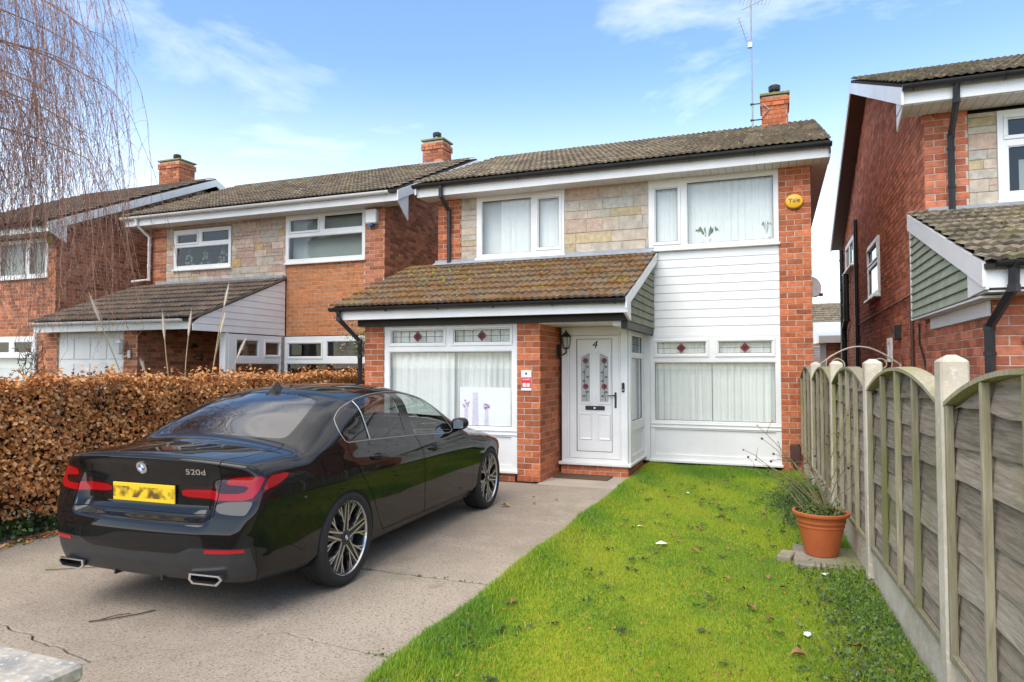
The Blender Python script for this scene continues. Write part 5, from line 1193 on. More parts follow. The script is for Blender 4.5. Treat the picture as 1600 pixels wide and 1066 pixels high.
# side glass: dark surround first, then the panes
DLO = rpoly([(1.188, 1.060), (1.154, 1.138), (1.172, 1.205), (1.20, 1.245), (1.31, 1.303), (1.44, 1.344), (1.636, 1.382), (1.88, 1.406), (2.14, 1.416), (2.36, 1.412), (2.52, 1.395), (2.68, 1.362), (2.82, 1.318),
             (2.93, 1.252), (3.02, 1.155), (3.10, 1.055), (3.14, .985), (3.0, .970), (2.53, 1.002), (2.23, 1.019), (1.86, 1.034), (1.54, 1.049), (1.33, 1.057)], 1)
sh.cut(lambda x, y, z: poly_sdf(x, z, DLO), 'surround', where=side)
xdiv = lambda z: 1.537 + .045 * (z - 1.06); xbl = lambda z: 2.157 + .02 * (z - 1.03); xbr = lambda z: 2.311 + .07 * (z - 1.02)
dlo_in = lambda x, z: poly_sdf(x, z, DLO) + .013
sh.cut(lambda x, y, z: np.maximum(dlo_in(x, z), x - xdiv(z) + .012), 'glass_quarter', only=('surround',), where=side)
sh.cut(lambda x, y, z: np.maximum(np.maximum(dlo_in(x, z), xdiv(z) + .012 - x), x - xbl(z)), 'glass_rear', only=('surround',), where=side)
sh.cut(lambda x, y, z: np.maximum(dlo_in(x, z), xbr(z) - x), 'glass_front', only=('surround',), where=side)
# bright strip along the belt line and round the quarter light
# rear screen, windscreen
RS = rpoly([(.70, 0), (.705, .30), (.74, .55), (.79, .615), (.95, .60), (1.2, .545), (1.33, .50), (1.36, .40), (1.375, 0), (1.36, -.40), (1.33, -.50), (1.2, -.545), (.95, -.60), (.79, -.615), (.74, -.55), (.705, -.30)], 1)
sh.cut(lambda x, y, z: poly_sdf(x, y, RS), 'screen_edge', where=lambda x, y, z: z > .95)
sh.cut(lambda x, y, z: poly_sdf(x, y, RS) + .018, 'rear_screen', only=('screen_edge',), where=lambda x, y, z: z > .95)
WS = rpoly([(3.52, 0), (3.46, .45), (3.32, .70), (3.2, .71), (2.72, .55), (2.62, .3), (2.60, 0), (2.62, -.3), (2.72, -.55), (3.2, -.71), (3.32, -.70), (3.46, -.45)], 1)
sh.cut(lambda x, y, z: poly_sdf(x, y, WS), 'windscreen', where=lambda x, y, z: z > .95)
# tail lamps in (distance round the corner, height)
U = lambda x, y: np.abs(y) + 1.05 * np.maximum(x - .12, 0)
rearz = lambda x, y, z: (x < .9)
LAMP = rpoly([(.300, .790), (.300, .866), (.575, .882), (.648, .944), (.80, .963), (1.02, .963), (1.24, .957), (1.24, .915), (1.12, .858), (.98, .798), (.60, .786)], 1)
sh.cut(lambda x, y, z: poly_sdf(U(x, y), z, LAMP), 'lamp', where=rearz)
RED1 = rpoly([(.306, .806), (.306, .850), (.60, .857), (.60, .838), (.80, .842), (.865, .886), (.655, .895), (.69, .931), (.82, .947), (1.0, .946), (.935, .862), (.865, .804), (.60, .798)], 1)
RED2 = rpoly([(.958, .856), (1.032, .944), (1.23, .946), (1.23, .922), (1.10, .876)], 1)
for q in (RED1, RED2): sh.cut(lambda x, y, z: poly_sdf(U(x, y), z, q), 'lamp_red', only=('lamp',), where=rearz)
# boot lid with shut line, fuel flap, doors
LID = [(-.2, .59), (.19, .605), (.30, .64), (.62, .665), (.715, .64), (.715, -.64), (.62, -.665), (.30, -.64), (.19, -.605), (-.2, -.59)]
lid_where = lambda x, y, z: (x < 1.0) & (z > .66)
def lid_field(x, y, z):
    a = poly_sdf(x, y, LID); b = (.70 - z); return np.maximum(a, b)
for lab, src in (('body', 'body'), ('lamp', 'lamp'), ('lamp_red', 'lamp_red')):
    sh.cut(lambda x, y, z: lid_field(x, y, z) - .0032, 'shut' if lab == 'body' else 'shut2', only=(src,), where=lid_where)
    sh.cut(lambda x, y, z: lid_field(x, y, z) + .0032, {'body': 'lid', 'lamp': 'lamp', 'lamp_red': 'lamp_red'}[lab], only=('shut',) if lab == 'body' else ('shut2',), where=lid_where)
DOORS = {'door_rear': [(1.20, 1.06), (1.20, .96), (1.30, .80), (1.47, .62), (1.56, .46), (1.66, .30), (2.44, .285), (2.415, .60), (2.37, .85), (2.31, 1.02), (2.26, 1.36), (2.2, 1.43), (1.5, 1.43), (1.1, 1.25)],
         'door_front': [(2.452, .285), (3.58, .28), (3.62, .60), (3.58, .90), (3.40, .97), (3.30, 1.0), (2.8, 1.31), (2.24, 1.43), (2.272, 1.36), (2.322, 1.02), (2.382, .85), (2.427, .60)]}
for k, pl in DOORS.items():
    sh.cut(lambda x, y, z: poly_sdf(x, z, pl) - .003, 'shut', where=lambda x, y, z: (np.abs(y) > .42) & (z < 1.075))
    sh.cut(lambda x, y, z: poly_sdf(x, z, pl) + .003, k, only=('shut',), where=lambda x, y, z: (np.abs(y) > .42) & (x > 1.05))
FUEL = rpoly([(.83, 1.0), (1.07, 1.0), (1.09, .93), (1.06, .865), (.86, .865), (.82, .93)], 1)
sh.cut(lambda x, y, z: poly_sdf(x, z, FUEL) - .0025, 'shut', where=lambda x, y, z: y < -.4)
sh.cut(lambda x, y, z: poly_sdf(x, z, FUEL) + .0025, 'fuel', only=('shut',), where=lambda x, y, z: (y < -.4) & (x < 1.14))
# bonnet line
BON = [(3.62, .72), (4.2, .74), (4.6, .66), (4.72, .4), (4.74, 0), (4.72, -.4), (4.6, -.66), (4.2, -.74), (3.62, -.72), (3.56, -.4), (3.6, 0), (3.56, .4)]
sh.cut(lambda x, y, z: poly_sdf(x, y, BON) - .003, 'shut', where=lambda x, y, z: z > .75)
sh.cut(lambda x, y, z: poly_sdf(x, y, BON) + .003, 'bonnet', only=('shut',), where=lambda x, y, z: (z > .75) & (x > 3.5))
# grey lower apron, reflectors
APR = [(-.01, .463), (.36, .470), (.47, .512), (.86, .512), (.93, .36), (.93, .1), (-.01, .1)]
sh.cut(lambda x, y, z: poly_sdf(U(x, y), z, APR), 'apron', where=lambda x, y, z: x < .55)
REF = [(.565, .478), (.57, .502), (.80, .505), (.82, .482)]
sh.cut(lambda x, y, z: poly_sdf(U(x, y), z, REF), 'reflector', only=('apron',), where=lambda x, y, z: x < .55)
# sill strip
SILL = [(1.40, .10), (1.44, .262), (3.70, .250), (3.78, .10)]
sh.cut(lambda x, y, z: poly_sdf(x, z, SILL), 'sill', where=side)

def car_mesh(name, v, f, mat, parent=car, inset=0., flat=False):
    v = np.asarray(v)
    if len(v) == 0: return None
    g = car_grad(v); nn = g / np.maximum(np.linalg.norm(g, axis=1), 1e-6)[:, None]
    if inset: v = v - nn * inset
    me = raw_mesh(name, v, f, [mat], smooth=True)
    me.normals_split_custom_set_from_vertices([tuple(q) for q in nn.tolist()])
    o = bpy.data.objects.new(name, me); COL.objects.link(o); o.parent = parent
    return o
L_ = lambda c: c[1] > 0
R_ = lambda c: c[1] <= 0
car_mesh('body', *sh.take('body'), 'car_paint')
lid = car_mesh('boot_lid', *sh.take('lid'), 'car_paint')
car_mesh('bonnet', *sh.take('bonnet'), 'car_paint')
car_mesh('shut_line', *sh.take('shut'), 'black_matte', inset=.006)
for sel in (lambda c: c[1] > 0, lambda c: c[1] <= 0): car_mesh('shut_line', *sh.take('shut2', sel), 'black_matte', inset=.004)
car_mesh('fuel_flap', *sh.take('fuel'), 'car_paint')
car_mesh('bumper_apron', *sh.take('apron'), 'car_grey', inset=.003)
car_mesh('rear_window', *sh.take('rear_screen'), 'car_screen', inset=.003)
car_mesh('rear_window_edge', *sh.take('screen_edge'), 'car_trim', inset=.002)
car_mesh('windscreen', *sh.take('windscreen'), 'car_glass', inset=.003)
cdoors = {}
for s_, sel in ((1, L_), (-1, R_)):
    for k in ('door_front', 'door_rear'): cdoors[(k, s_)] = car_mesh('door', *sh.take(k, sel), 'car_paint')
    car_mesh('window_surround', *sh.take('surround', sel), 'car_trim', inset=.001)
    for k, mt in (('glass_quarter', 'car_privacy'), ('glass_rear', 'car_privacy'), ('glass_front', 'car_glass')):
        car_mesh('side_window', *sh.take(k, sel), mt, inset=.004)
    tl = car_mesh('tail_lamp', *sh.take('lamp', sel), 'lamp_dark', inset=.002)
    car_mesh('red_lens', *sh.take('lamp_red', sel), 'lamp_red', tl)
    car_mesh('reflector', *sh.take('reflector', sel), 'reflector_red')
    car_mesh('sill', *sh.take('sill', sel), 'car_grey')

def surf_y(x, z, s_):
    """y of the body side at x, z"""
    y = np.full(1, 1.0)
    for _ in range(60): y = y - .7 * car_f(np.array([x]), y, np.array([z]))
    return float(y[0]) * s_
def surf_x(y, z):
    x = np.full(1, -.05)
    for _ in range(60): x = x + .7 * car_f(x, np.array([y]), np.array([z]))
    return float(x[0])

# wheel wells
for xa in (AX_R, AX_F):
    for s_ in (1, -1):
        v = []; f = []; N = 40
        for i in range(N + 1):
            a = math.radians(-32 + 244 * i / N); x, z = xa + ARCH * math.cos(a), AX_Z + ARCH * math.sin(a)
            yo = surf_y(x, max(z, .2), s_)
            v += [(x, yo - s_ * .001, z), (xa + (ARCH - .02) * math.cos(a), yo - s_ * .02, AX_Z + (ARCH - .02) * math.sin(a)), (xa + (ARCH - .01) * math.cos(a), s_ * .48, AX_Z + (ARCH - .01) * math.sin(a)), (xa, s_ * .48, AX_Z)]
        for i in range(N):
            for k in range(3): f.append((i * 4 + k, i * 4 + k + 1, i * 4 + k + 5, i * 4 + k + 4))
        me = raw_mesh('wheel_arch', v, f, ['black_matte']); o = bpy.data.objects.new('wheel_arch', me); COL.objects.link(o); o.parent = car

# wheels
RW = .338
def make_wheel():
    t = MB(); prof = [(.250, -.085), (.262, -.112), (.290, -.122), (.318, -.116), (.333, -.098), (RW, -.07), (RW, -.035), (RW - .004, -.033), (RW - .004, -.027), (RW, -.025), (RW, .025), (RW - .004, .027), (RW - .004, .033), (RW, .035),
                      (RW, .07), (.333, .098), (.318, .116), (.290, .122), (.262, .112), (.250, .085)]
    t.lathe(prof, seg=72, axis='y', caps=False)
    rim = MB()
    rim.lathe([(.250, -.092), (.258, -.108), (.262, -.110), (.262, -.104), (.256, -.098), (.250, -.088), (.243, -.086), (.243, -.100)], seg=72, axis='y', mi=0, caps=False)
    rim.lathe([(.245, -.098), (.238, -.06), (.225, .0), (.225, .09), (.25, .10)], seg=48, axis='y', mi=1, caps=False)     # barrel
    # five groups of forked spokes: black blades with bright machined edges
    def bar(p0, p1, w0, w1, y0, y1, d, mi, off=0.):
        (r0, a0), (r1, a1) = p0, p1
        A = np.array([r0 * math.cos(a0), r0 * math.sin(a0)]); B = np.array([r1 * math.cos(a1), r1 * math.sin(a1)]); dd = (B - A) / np.linalg.norm(B - A); nn = np.array([-dd[1], dd[0]])
        q = []
        for P_, w, y in ((A, w0, y0), (B, w1, y1)):
            for s2 in (-1, 1):
                e = P_ + nn * (w * s2 / 2); q += [(e[0], y, e[1]), (e[0], y + d, e[1])]
        rim.add(q, [(0, 2, 6, 4), (1, 5, 7, 3), (0, 4, 5, 1), (2, 3, 7, 6), (0, 1, 3, 2), (4, 6, 7, 5)], mi)
    for g in range(5):
        a = 2 * math.pi * g / 5 + .31
        for sg in (-1, 1):
            a1 = a + sg * .13; 
            # long blade from hub to rim
            bar((.035, a + sg * .35), (.246, a + sg * .115), .046, .036, -.082, -.098, .035, 1)
            bar((.045, a + sg * .60), (.246, a + sg * .060), .012, .012, -.086, -.1005, .02, 0)
            # fork branch
            bar((.135, a + sg * .235), (.247, a + sg * .40), .020, .024, -.088, -.098, .03, 1)
            bar((.120, a + sg * .27), (.247, a + sg * .345), .010, .012, -.090, -.1005, .02, 0)
            bar((.16, a + sg * .300), (.247, a + sg * .475), .009, .010, -.090, -.1005, .02, 0)
    rim.lathe([(.0, -.090), (.050, -.090), (.062, -.080), (.066, -.05), (.066, .03)], seg=30, axis='y', mi=1)
    disc = MB(); disc.lathe([(.09, -.035), (.182, -.035), (.182, -.012), (.09, -.012)], seg=40, axis='y', caps=False)
    cap = MB(); cap.lathe([(.0, -.0945), (.026, -.0945), (.030, -.092), (.030, -.088)], seg=24, axis='y', mi=0)
    for q in range(4):
        a0 = q * math.pi / 2; v = [(0, -.0955, 0)] + [(.019 * math.cos(a0 + i * math.pi / 12), -.0955, .019 * math.sin(a0 + i * math.pi / 12)) for i in range(7)]
        cap.add(v, [tuple(range(8))], 1 + q % 2)
    return t, rim, disc, cap
wt, wr, wd, wc = make_wheel()
wm = [raw_mesh('tyre', wt.v, wt.f, ['tyre'], smooth=True), raw_mesh('rim', wr.v, wr.f, ['rim_silver', 'rim_black'], wr.m), raw_mesh('brake_disc', wd.v, wd.f, ['brake'], smooth=True),
      raw_mesh('wheel_cap', wc.v, wc.f, ['badge_black', 'badge_blue', 'badge_white'], wc.m)]
wm[0].set_sharp_from_angle(angle=R(40)); wm[2].set_sharp_from_angle(angle=R(40))
for xa in (AX_R, AX_F):
    for s_ in (-1, 1):
        w = bpy.data.objects.new('wheel', wm[0]); COL.objects.link(w); w.parent = car; w.location = (xa, s_ * .808, RW * 1.05); w.scale = (1.05, 1, 1.05); w.rotation_euler = (0, 0 if xa == AX_R else .5, math.pi if s_ > 0 else 0)
        for nm, me in (('rim', wm[1]), ('brake_disc', wm[2]), ('wheel_cap', wm[3])):
            o = bpy.data.objects.new(nm, me); COL.objects.link(o); o.parent = w

def cbuild(mb, name, mats, parent=car, smooth=True):
    if isinstance(mats, str): mats = [mats]
    me = raw_mesh(name, mb.v, mb.f, mats, mb.m, smooth)
    if smooth: me.set_sharp_from_angle(angle=R(40))
    o = bpy.data.objects.new(name, me); COL.objects.link(o); o.parent = parent; return o

# door handles: recessed cup and pull bar
for (k, s_), d in cdoors.items():
    hx, hz = ((1.575, .915) if k == 'door_rear' else (2.615, .868)); y = surf_y(hx, hz, s_)
    h = MB(); pts = []
    for i in range(13):
        t = i / 12; xx = hx - .115 + .23 * t; yy = surf_y(xx, hz, s_)
        pts.append((xx, yy + s_ * (-.004 + .034 * math.sin(math.pi * t) ** .55), hz + .006 - .014 * t))
    h.tube(pts, [.008 + .008 * math.sin(math.pi * i / 12) ** .5 for i in range(13)], 10)
    cbuild(h, 'door_handle', 'car_paint', d)
    c = MB(); cv = []
    for i in range(24):
        a = 2 * math.pi * i / 24; xx, zz = hx + .075 * math.cos(a), hz - .004 + .030 * math.sin(a); cv.append((xx, surf_y(xx, zz, s_) + s_ * .0012, zz))
    c.add(cv, [tuple(range(24)) if s_ < 0 else tuple(range(24))[::-1]]); cbuild(c, 'handle_cup', 'black_matte', d, False)
# bright strip round the side windows, divider of the quarter light
for s_ in (1, -1):
    b = MB(); ring = [(x, surf_y(x, z, s_) + s_ * .0015, z) for x, z in DLO]; b.tube(ring + ring[:1], .0038, 6, caps=False); cbuild(b, 'window_trim', 'steel_grey')
    b = MB(); b.tube([(1.537 + .045 * (z - 1.06), surf_y(1.54, z, s_) + s_ * .002, z) for z in np.linspace(1.055, 1.362, 8)], .0045, 6); cbuild(b, 'window_divider', 'steel_grey')
# mirrors
for s_ in (1, -1):
    b = MB(); N = 10; M = 16; v = []; f = []
    for i in range(N + 1):
        t = i / N; yy = .895 + .155 * t; rr = (.35 + .65 * math.sin(math.pi * min(1, t * .62 + .28)) ** .6) * (1 - t ** 6 * .7)
        for j in range(M):
            a = 2 * math.pi * j / M; cx, cz = math.cos(a), math.sin(a)
            cx = math.copysign(abs(cx) ** .7, cx); cz = math.copysign(abs(cz) ** .75, cz)
            v.append((3.14 + .075 * rr * cx + (.03 if cx > 0 else 0) * rr, s_ * yy, 1.050 + .066 * rr * cz + .01 * t))
    for i in range(N):
        for j in range(M): f.append((i * M + j, i * M + (j + 1) % M, (i + 1) * M + (j + 1) % M, (i + 1) * M + j))
    f += [tuple(range(M)), tuple(N * M + j for j in range(M))]
    b.add(v, f); b.tube([(3.22, s_ * .86, .985), (3.20, s_ * .93, 1.02)], .028, 8); mo = cbuild(b, 'door_mirror', 'car_trim')
    g = MB(); g.add([(3.060, s_ * .92, 1.01), (3.060, s_ * 1.03, 1.02), (3.060, s_ * 1.03, 1.09), (3.060, s_ * .92, 1.09)], [(0, 1, 2, 3)]); cbuild(g, 'mirror_glass', 'chrome', mo, False)
# shark fin
b = MB(); prof = [(1.36, .0, .04), (1.40, .045, .038), (1.46, .072, .034), (1.50, .068, .028), (1.52, .03, .03), (1.56, .0, .02)]
v = []; f = []
for x, h, w in [(1.32, .0, .02), (1.37, .022, .036), (1.43, .060, .034), (1.47, .066, .03), (1.50, .02, .026), (1.52, .0, .016)]:
    z0 = float(C_T(x)) - .004; v += [(x, -w, z0), (x, -w * .25, z0 + h * .8 + .004), (x, 0, z0 + h + .006), (x, w * .25, z0 + h * .8 + .004), (x, w, z0)]
for i in range(5):
    for k in range(4): f.append((i * 5 + k, i * 5 + k + 1, i * 5 + k + 6, i * 5 + k + 5))
b.add(v, f); cbuild(b, 'roof_antenna', 'car_trim')
# exhaust tips
for s_ in (1, -1):
    b = MB(); y0 = .575
    po = [(-.125, .030), (.105, .030), (.125, .008), (.085, -.034), (-.10, -.034), (-.128, -.010)]
    pi_ = [(p[0] * .86, p[1] * .70) for p in po]
    rings = [(po, .115 - .06), (po, .125 - .085), (pi_, .125 - .085), (pi_, .20)]
    v = [( x + .35 * (abs(p[0] * 1 + 0) if False else 0) + (.10 * max(0, (y0 + p[0] * 1) - .58)), s_ * (y0 + p[0]), .318 + p[1]) for pl, x in rings for p in pl]
    f = []
    for r_ in range(3):
        for k in range(6): f.append((r_ * 6 + k, r_ * 6 + (k + 1) % 6, (r_ + 1) * 6 + (k + 1) % 6, (r_ + 1) * 6 + k))
    mi = [0] * 12 + [1] * 6
    b.v = v; b.f = f; b.m = mi; b.add([v[18 + k] for k in range(6)], [tuple(range(6))], 1)
    cbuild(b, 'exhaust_tip', ['chrome', 'black_matte'], smooth=False)
# diffuser fins
for y in (-.2, .2):
    b = MB(); b.box(.07, .20, y - .006, y + .006, .272, .325); cbuild(b, 'diffuser_fin', 'car_grey', smooth=False)
# number plate, badge, lettering
xp = surf_x(0, .82) - .012
pb = MB(); pb.bbox(-.006, .006, -.265, .265, -.060, .060, .003); po_ = cbuild(pb, 'number_plate', 'plate_print', smooth=False); po_.location = (xp, 0, .815); po_.rotation_euler = (0, R(-2), 0)
xb = surf_x(0, .985); bd = MB()
Mb = frame_matrix((xb - .002, 0, .985), (0, -1, 0), (-.32, 0, .95))
bd.lathe([(0, .006), (.041, .006), (.043, .004), (.043, -.004)], seg=32, axis='z', mi=0, M=Mb)
bd.lathe([(.038, .0065), (.041, .0078), (.0445, .0065), (.0445, -.004)], seg=32, axis='z', mi=3, M=Mb)
for q in range(4):
    a0 = q * math.pi / 2; bd.add([Mb @ Vector((0, 0, .0082))] + [Mb @ Vector((.025 * math.cos(a0 + i * math.pi / 16), .025 * math.sin(a0 + i * math.pi / 16), .0082)) for i in range(9)], [tuple(range(10))], 1 + (q + 1) % 2)
cbuild(bd, 'badge', ['badge_black', 'badge_blue', 'badge_white', 'chrome'], lid, False)
tv, tf = text_mesh('520d', .052, .0025); lt = MB()
x1, x2 = surf_x(-.34, .968), surf_x(-.51, .968)
Mt = frame_matrix(((x1 + x2) / 2 - .004, -.425, .968), (x2 - x1, -.17, 0), (-.25, 0, .97)); lt.add([Mt @ Vector((q[0] * 1.45, q[1], q[2])) for q in tv], tf)
cbuild(lt, 'model_lettering', 'chrome', lid, False)
# cabin: floor tub, seats, dash, steering wheel
b = MB(); b.box(.9, 3.6, -.72, .72, .24, .30); b.box(.82, 1.28, -.62, .62, .3, 1.06); b.box(3.2, 3.6, -.74, .74, .3, .93); cbuild(b, 'cabin_tub', 'seat_black', smooth=False)
for sx_, sy in ((2.25, .37), (2.25, -.37), (1.35, .37), (1.35, -.37)):
    b = MB(); b.bbox(sx_ - .05, sx_ + .5, sy - .25, sy + .25, .36, .55, .05); Ms = Matrix.Translation((sx_ - .06, sy, .50)) @ Matrix.Rotation(R(-20), 4, 'Y')
    b.bbox(-.07, .07, -.24, .24, 0, .60, .05, M=Ms); b.bbox(-.05, .05, -.13, .13, .63, .80, .04, M=Ms); cbuild(b, 'seat', 'seat_black', smooth=False)
b = MB(); b.tube([(3.02 + .03 * math.cos(a) * .5, -.37 + .18 * math.sin(a), .90 + .17 * math.cos(a)) for a in np.linspace(0, 2 * math.pi, 25)], .016, 8); cbuild(b, 'steering_wheel', 'seat_black')
# front lamps and grille, seen only from elsewhere
for s_ in (1, -1):
    b = MB(); v = []
    for yy, z0, z1 in ((.42, .64, .74), (.60, .65, .765), (.76, .68, .79), (.84, .72, .80)):
        for z in (z0, z1):
            x = np.full(1, 5.0)
            for _ in range(60): x = x - .6 * car_f(x, np.array([yy]), np.array([z]))
            v.append((float(x[0]) + .004, s_ * yy, z))
    b.add(v, [(i * 2, i * 2 + 2, i * 2 + 3, i * 2 + 1) for i in range(3)]); cbuild(b, 'headlamp', 'chrome', smooth=False)
    b = MB(); b.bbox(4.925, 4.972, min(s_ * .04, s_ * .36), max(s_ * .04, s_ * .36), .50, .72, .02); cbuild(b, 'grille', 'car_trim', smooth=False)
# side vent behind the front wheel
for s_ in (1, -1):
    b = MB(); v = [(x, surf_y(x, z, s_) + s_ * .004, z) for x, z in ((3.70, .30), (3.735, .31), (3.79, .50), (3.775, .51))]
    b.add(v, [(0, 1, 2, 3)]); cbuild(b, 'side_vent', 'black_matte', smooth=False)
# ---------------------------------------------------------------- fence along the right side
woodmat('fence_wood', (.40, .335, .26), (.185, .145, .11))
woodmat('fence_wood_dark', (.33, .27, .21), (.135, .105, .08))
woodmat('fence_wood_pale', (.47, .405, .325), (.24, .195, .15))
woodmat('batten_wood', (.42, .375, .27), (.24, .205, .13), (9., 9., .6), .9, .60)
layered('cast_concrete', (.64, .565, .45), [((.48, .415, .315), 3., .52, .12, 1.), ((.66, .61, .52), 30., .60, .06, 7.), ((.40, .37, .21), 2.2, .66, .08, 3.)], .95, .5, 90, .008)
FY = [1.72, 3.66, 5.60, 7.52, 9.42, 11.0]
fdir = Vector((-.049, 1, 0)).normalized(); fnx = Vector((-1, -.049, 0)).normalized()      # along the fence (away), and towards the lawn
def FM(y): return Matrix(((fdir.x, fnx.x, 0, FENX(y)), (fdir.y, fnx.y, 0, y), (0, 0, 1, 0), (0, 0, 0, 1)))
fc = thing('garden_fence', 'weathered timber panel fence with concrete posts along the right of the lawn', 'fence', (.6, 6, 0))
for i, y in enumerate(FY[:-1]):
    M = FM(y); b = MB(); hw = .056; top = 1.65
    b.bbox(-hw, hw, -.058, .058, -.05, top - .02, .010, M=M); b.add([M @ Vector(q) for q in ((-hw + .010, -.048, top - .02), (hw - .010, -.048, top - .02), (hw - .010, .048, top - .02), (-hw + .010, .048, top - .02), (0, -.02, top + .002), (0, .02, top + .002))], [(0, 1, 4), (1, 2, 5, 4), (2, 3, 5), (3, 0, 4, 5)]); b.build('concrete_post', 'cast_concrete', fc)
q = random.Random(9)
for i in range(5):
    y0, y1 = FY[i] + .058, FY[i + 1] - (.058 if i < 4 else .0); W = (y1 - y0) / fdir.y; M = FM(y0)
    b = MB(); b.bbox(.0, W, -.022, .026, -.05, .285, .008, M=M); b.build('gravel_board', 'cast_concrete', fc)
    z0 = .29; arch = lambda s: 1.42 + .155 * (1 - ((s - W / 2) / (W / 2)) ** 2)
    b = MB(); n = 16; v = []
    for j in range(n + 1): s = W * j / n; z = arch(s); v += [(s, -.040, z - .002), (s, .052, z - .002), (s, .052, z + .018), (s, -.040, z + .022)]
    f = [(j * 4 + e, j * 4 + (e + 1) % 4, j * 4 + 4 + (e + 1) % 4, j * 4 + 4 + e) for j in range(n) for e in range(4)] + [(0, 1, 2, 3), (n * 4 + 3, n * 4 + 2, n * 4 + 1, n * 4)]
    b.add([M @ Vector(c) for c in v], f); t = b.build('fence_panel', 'batten_wood', fc); b = MB(); b.bbox(0, W, .020, .046, z0, z0 + .035, .003, M=M); b.build('bottom_rail', 'batten_wood', t)
    nb = 8; ph0 = [q.uniform(0, 6.28) for _ in range(nb + 1)]
    for k in range(nb):        # overlapping boards with wavy waney edges
        zb = z0 + (1.29 / nb) * k; h = 1.29 / nb + .05; n = 26; v = []; a1 = q.uniform(.006, .016); w1 = q.uniform(2.6, 5.4); w2 = q.uniform(8, 15); dp = q.uniform(-.004, .004)
        for j in range(n + 1):
            s = W * j / n; lo = zb + (a1 * math.sin(s * w1 + ph0[k]) + .005 * math.sin(s * w2 + ph0[k] * 2) if k else 0.); hi = min(arch(s) - .006, zb + h + .03)
            lo = max(z0, min(lo, arch(s) - .03)); hi = max(hi, lo + .012)
            v += [(s, .019 + dp, lo), (s, .008 + dp, lo + .002), (s, -.016 + dp, hi), (s, -.008 + dp, hi)]
        f = [(j * 4 + e, j * 4 + (e + 1) % 4, j * 4 + 4 + (e + 1) % 4, j * 4 + 4 + e) for j in range(n) for e in range(4)]
        b = MB(); b.add([M @ Vector(c) for c in v], f); b.build('board', q.choice(['fence_wood', 'fence_wood', 'fence_wood_dark', 'fence_wood_pale']), t)
    for s in ([.020, W * .27, W * .5, W * .73, W - .020] if i < 4 else [.020, W * .35, W * .7, W - .020]):
        b = MB(); b.bbox(s - .014, s + .014, .018, .050, z0, arch(s) - .003, .003, M=M); b.build('batten', 'batten_wood', t)
        b = MB(); b.bbox(s - .014, s + .014, -.040, -.018, z0, arch(s) - .003, .003, M=M); b.build('batten', 'batten_wood', t)

# wrought iron gate in the gap
simple('gate_paint', (.52, .47, .40), .5, var=.3, scale=20)
gt_ = thing('iron_gate', 'pale wrought iron scroll gate between the two brick houses', 'gate', (1.15, 11.3, 0)); gx0, gx1 = .62, 1.70
b = MB(); b.tube([(gx0 + (gx1 - gx0) * t, 11.3, 1.62 + .27 * math.sin(math.pi * t)) for t in np.linspace(0, 1, 17)], .012, 6); b.build('arch_bar', 'gate_paint', gt_)
for x in (gx0, gx1): b = MB(); b.tube([(x, 11.3, 0), (x, 11.3, 1.64)], .018, 6); b.build('stile', 'gate_paint', gt_)
for i in range(1, 8): x = gx0 + (gx1 - gx0) * i / 8; b = MB(); b.tube([(x, 11.3, .1), (x, 11.3, 1.45)], .008, 5); b.build('bar', 'gate_paint', gt_)
b = MB(); b.tube([(gx0, 11.3, 1.45), (gx1, 11.3, 1.45)], .012, 6); b.build('rail', 'gate_paint', gt_)
for cx, sg_ in ((.86, 1), (1.45, -1)):
    b = MB(); b.tube([(cx + sg_ * (.16 * (1 - t * .8)) * math.cos(t * 11 + 1.8), 11.3, 1.62 + .16 * (1 - t * .8) * math.sin(t * 11 + 1.8)) for t in np.linspace(0, 1, 34)], .009, 5); b.build('scroll', 'gate_paint', gt_)

# ---------------------------------------------------------------- low wall end at the lower left
layered('coping_stone', (.52, .455, .36), [((.28, .27, .25), 9., .5, .12, 1.), ((.56, .54, .50), 40., .6, .06, 3.)], .95, .5, 120, .006)
fw_ = thing('garden_wall', 'low wall end with pale concrete coping at the lower left', 'wall', (-3, 1.4, 0)); b = MB(); b.bbox(-3.9, -2.19, 1.10, 1.68, .54, .60, .012); b.build('coping', 'coping_stone', fw_)
pw_ = Pieces(); brick_wall(pw_, fw_, (-2.24, 1.15, -.02), (0, 1, 0), (1, 0, 0), .48, .56, BR_NEXT, name='pier_face', t=.05); brick_wall(pw_, fw_, (-3.85, 1.63, -.02), (1, 0, 0), (0, 1, 0), 1.6, .56, BR_NEXT, name='pier_face', t=.05)
b = MB(); b.box(-3.85, -2.3, 1.15, 1.57, -.02, .54); b.build('core', 'mortar', fw_); pw_.finish('brick', brick_mesh, 120)

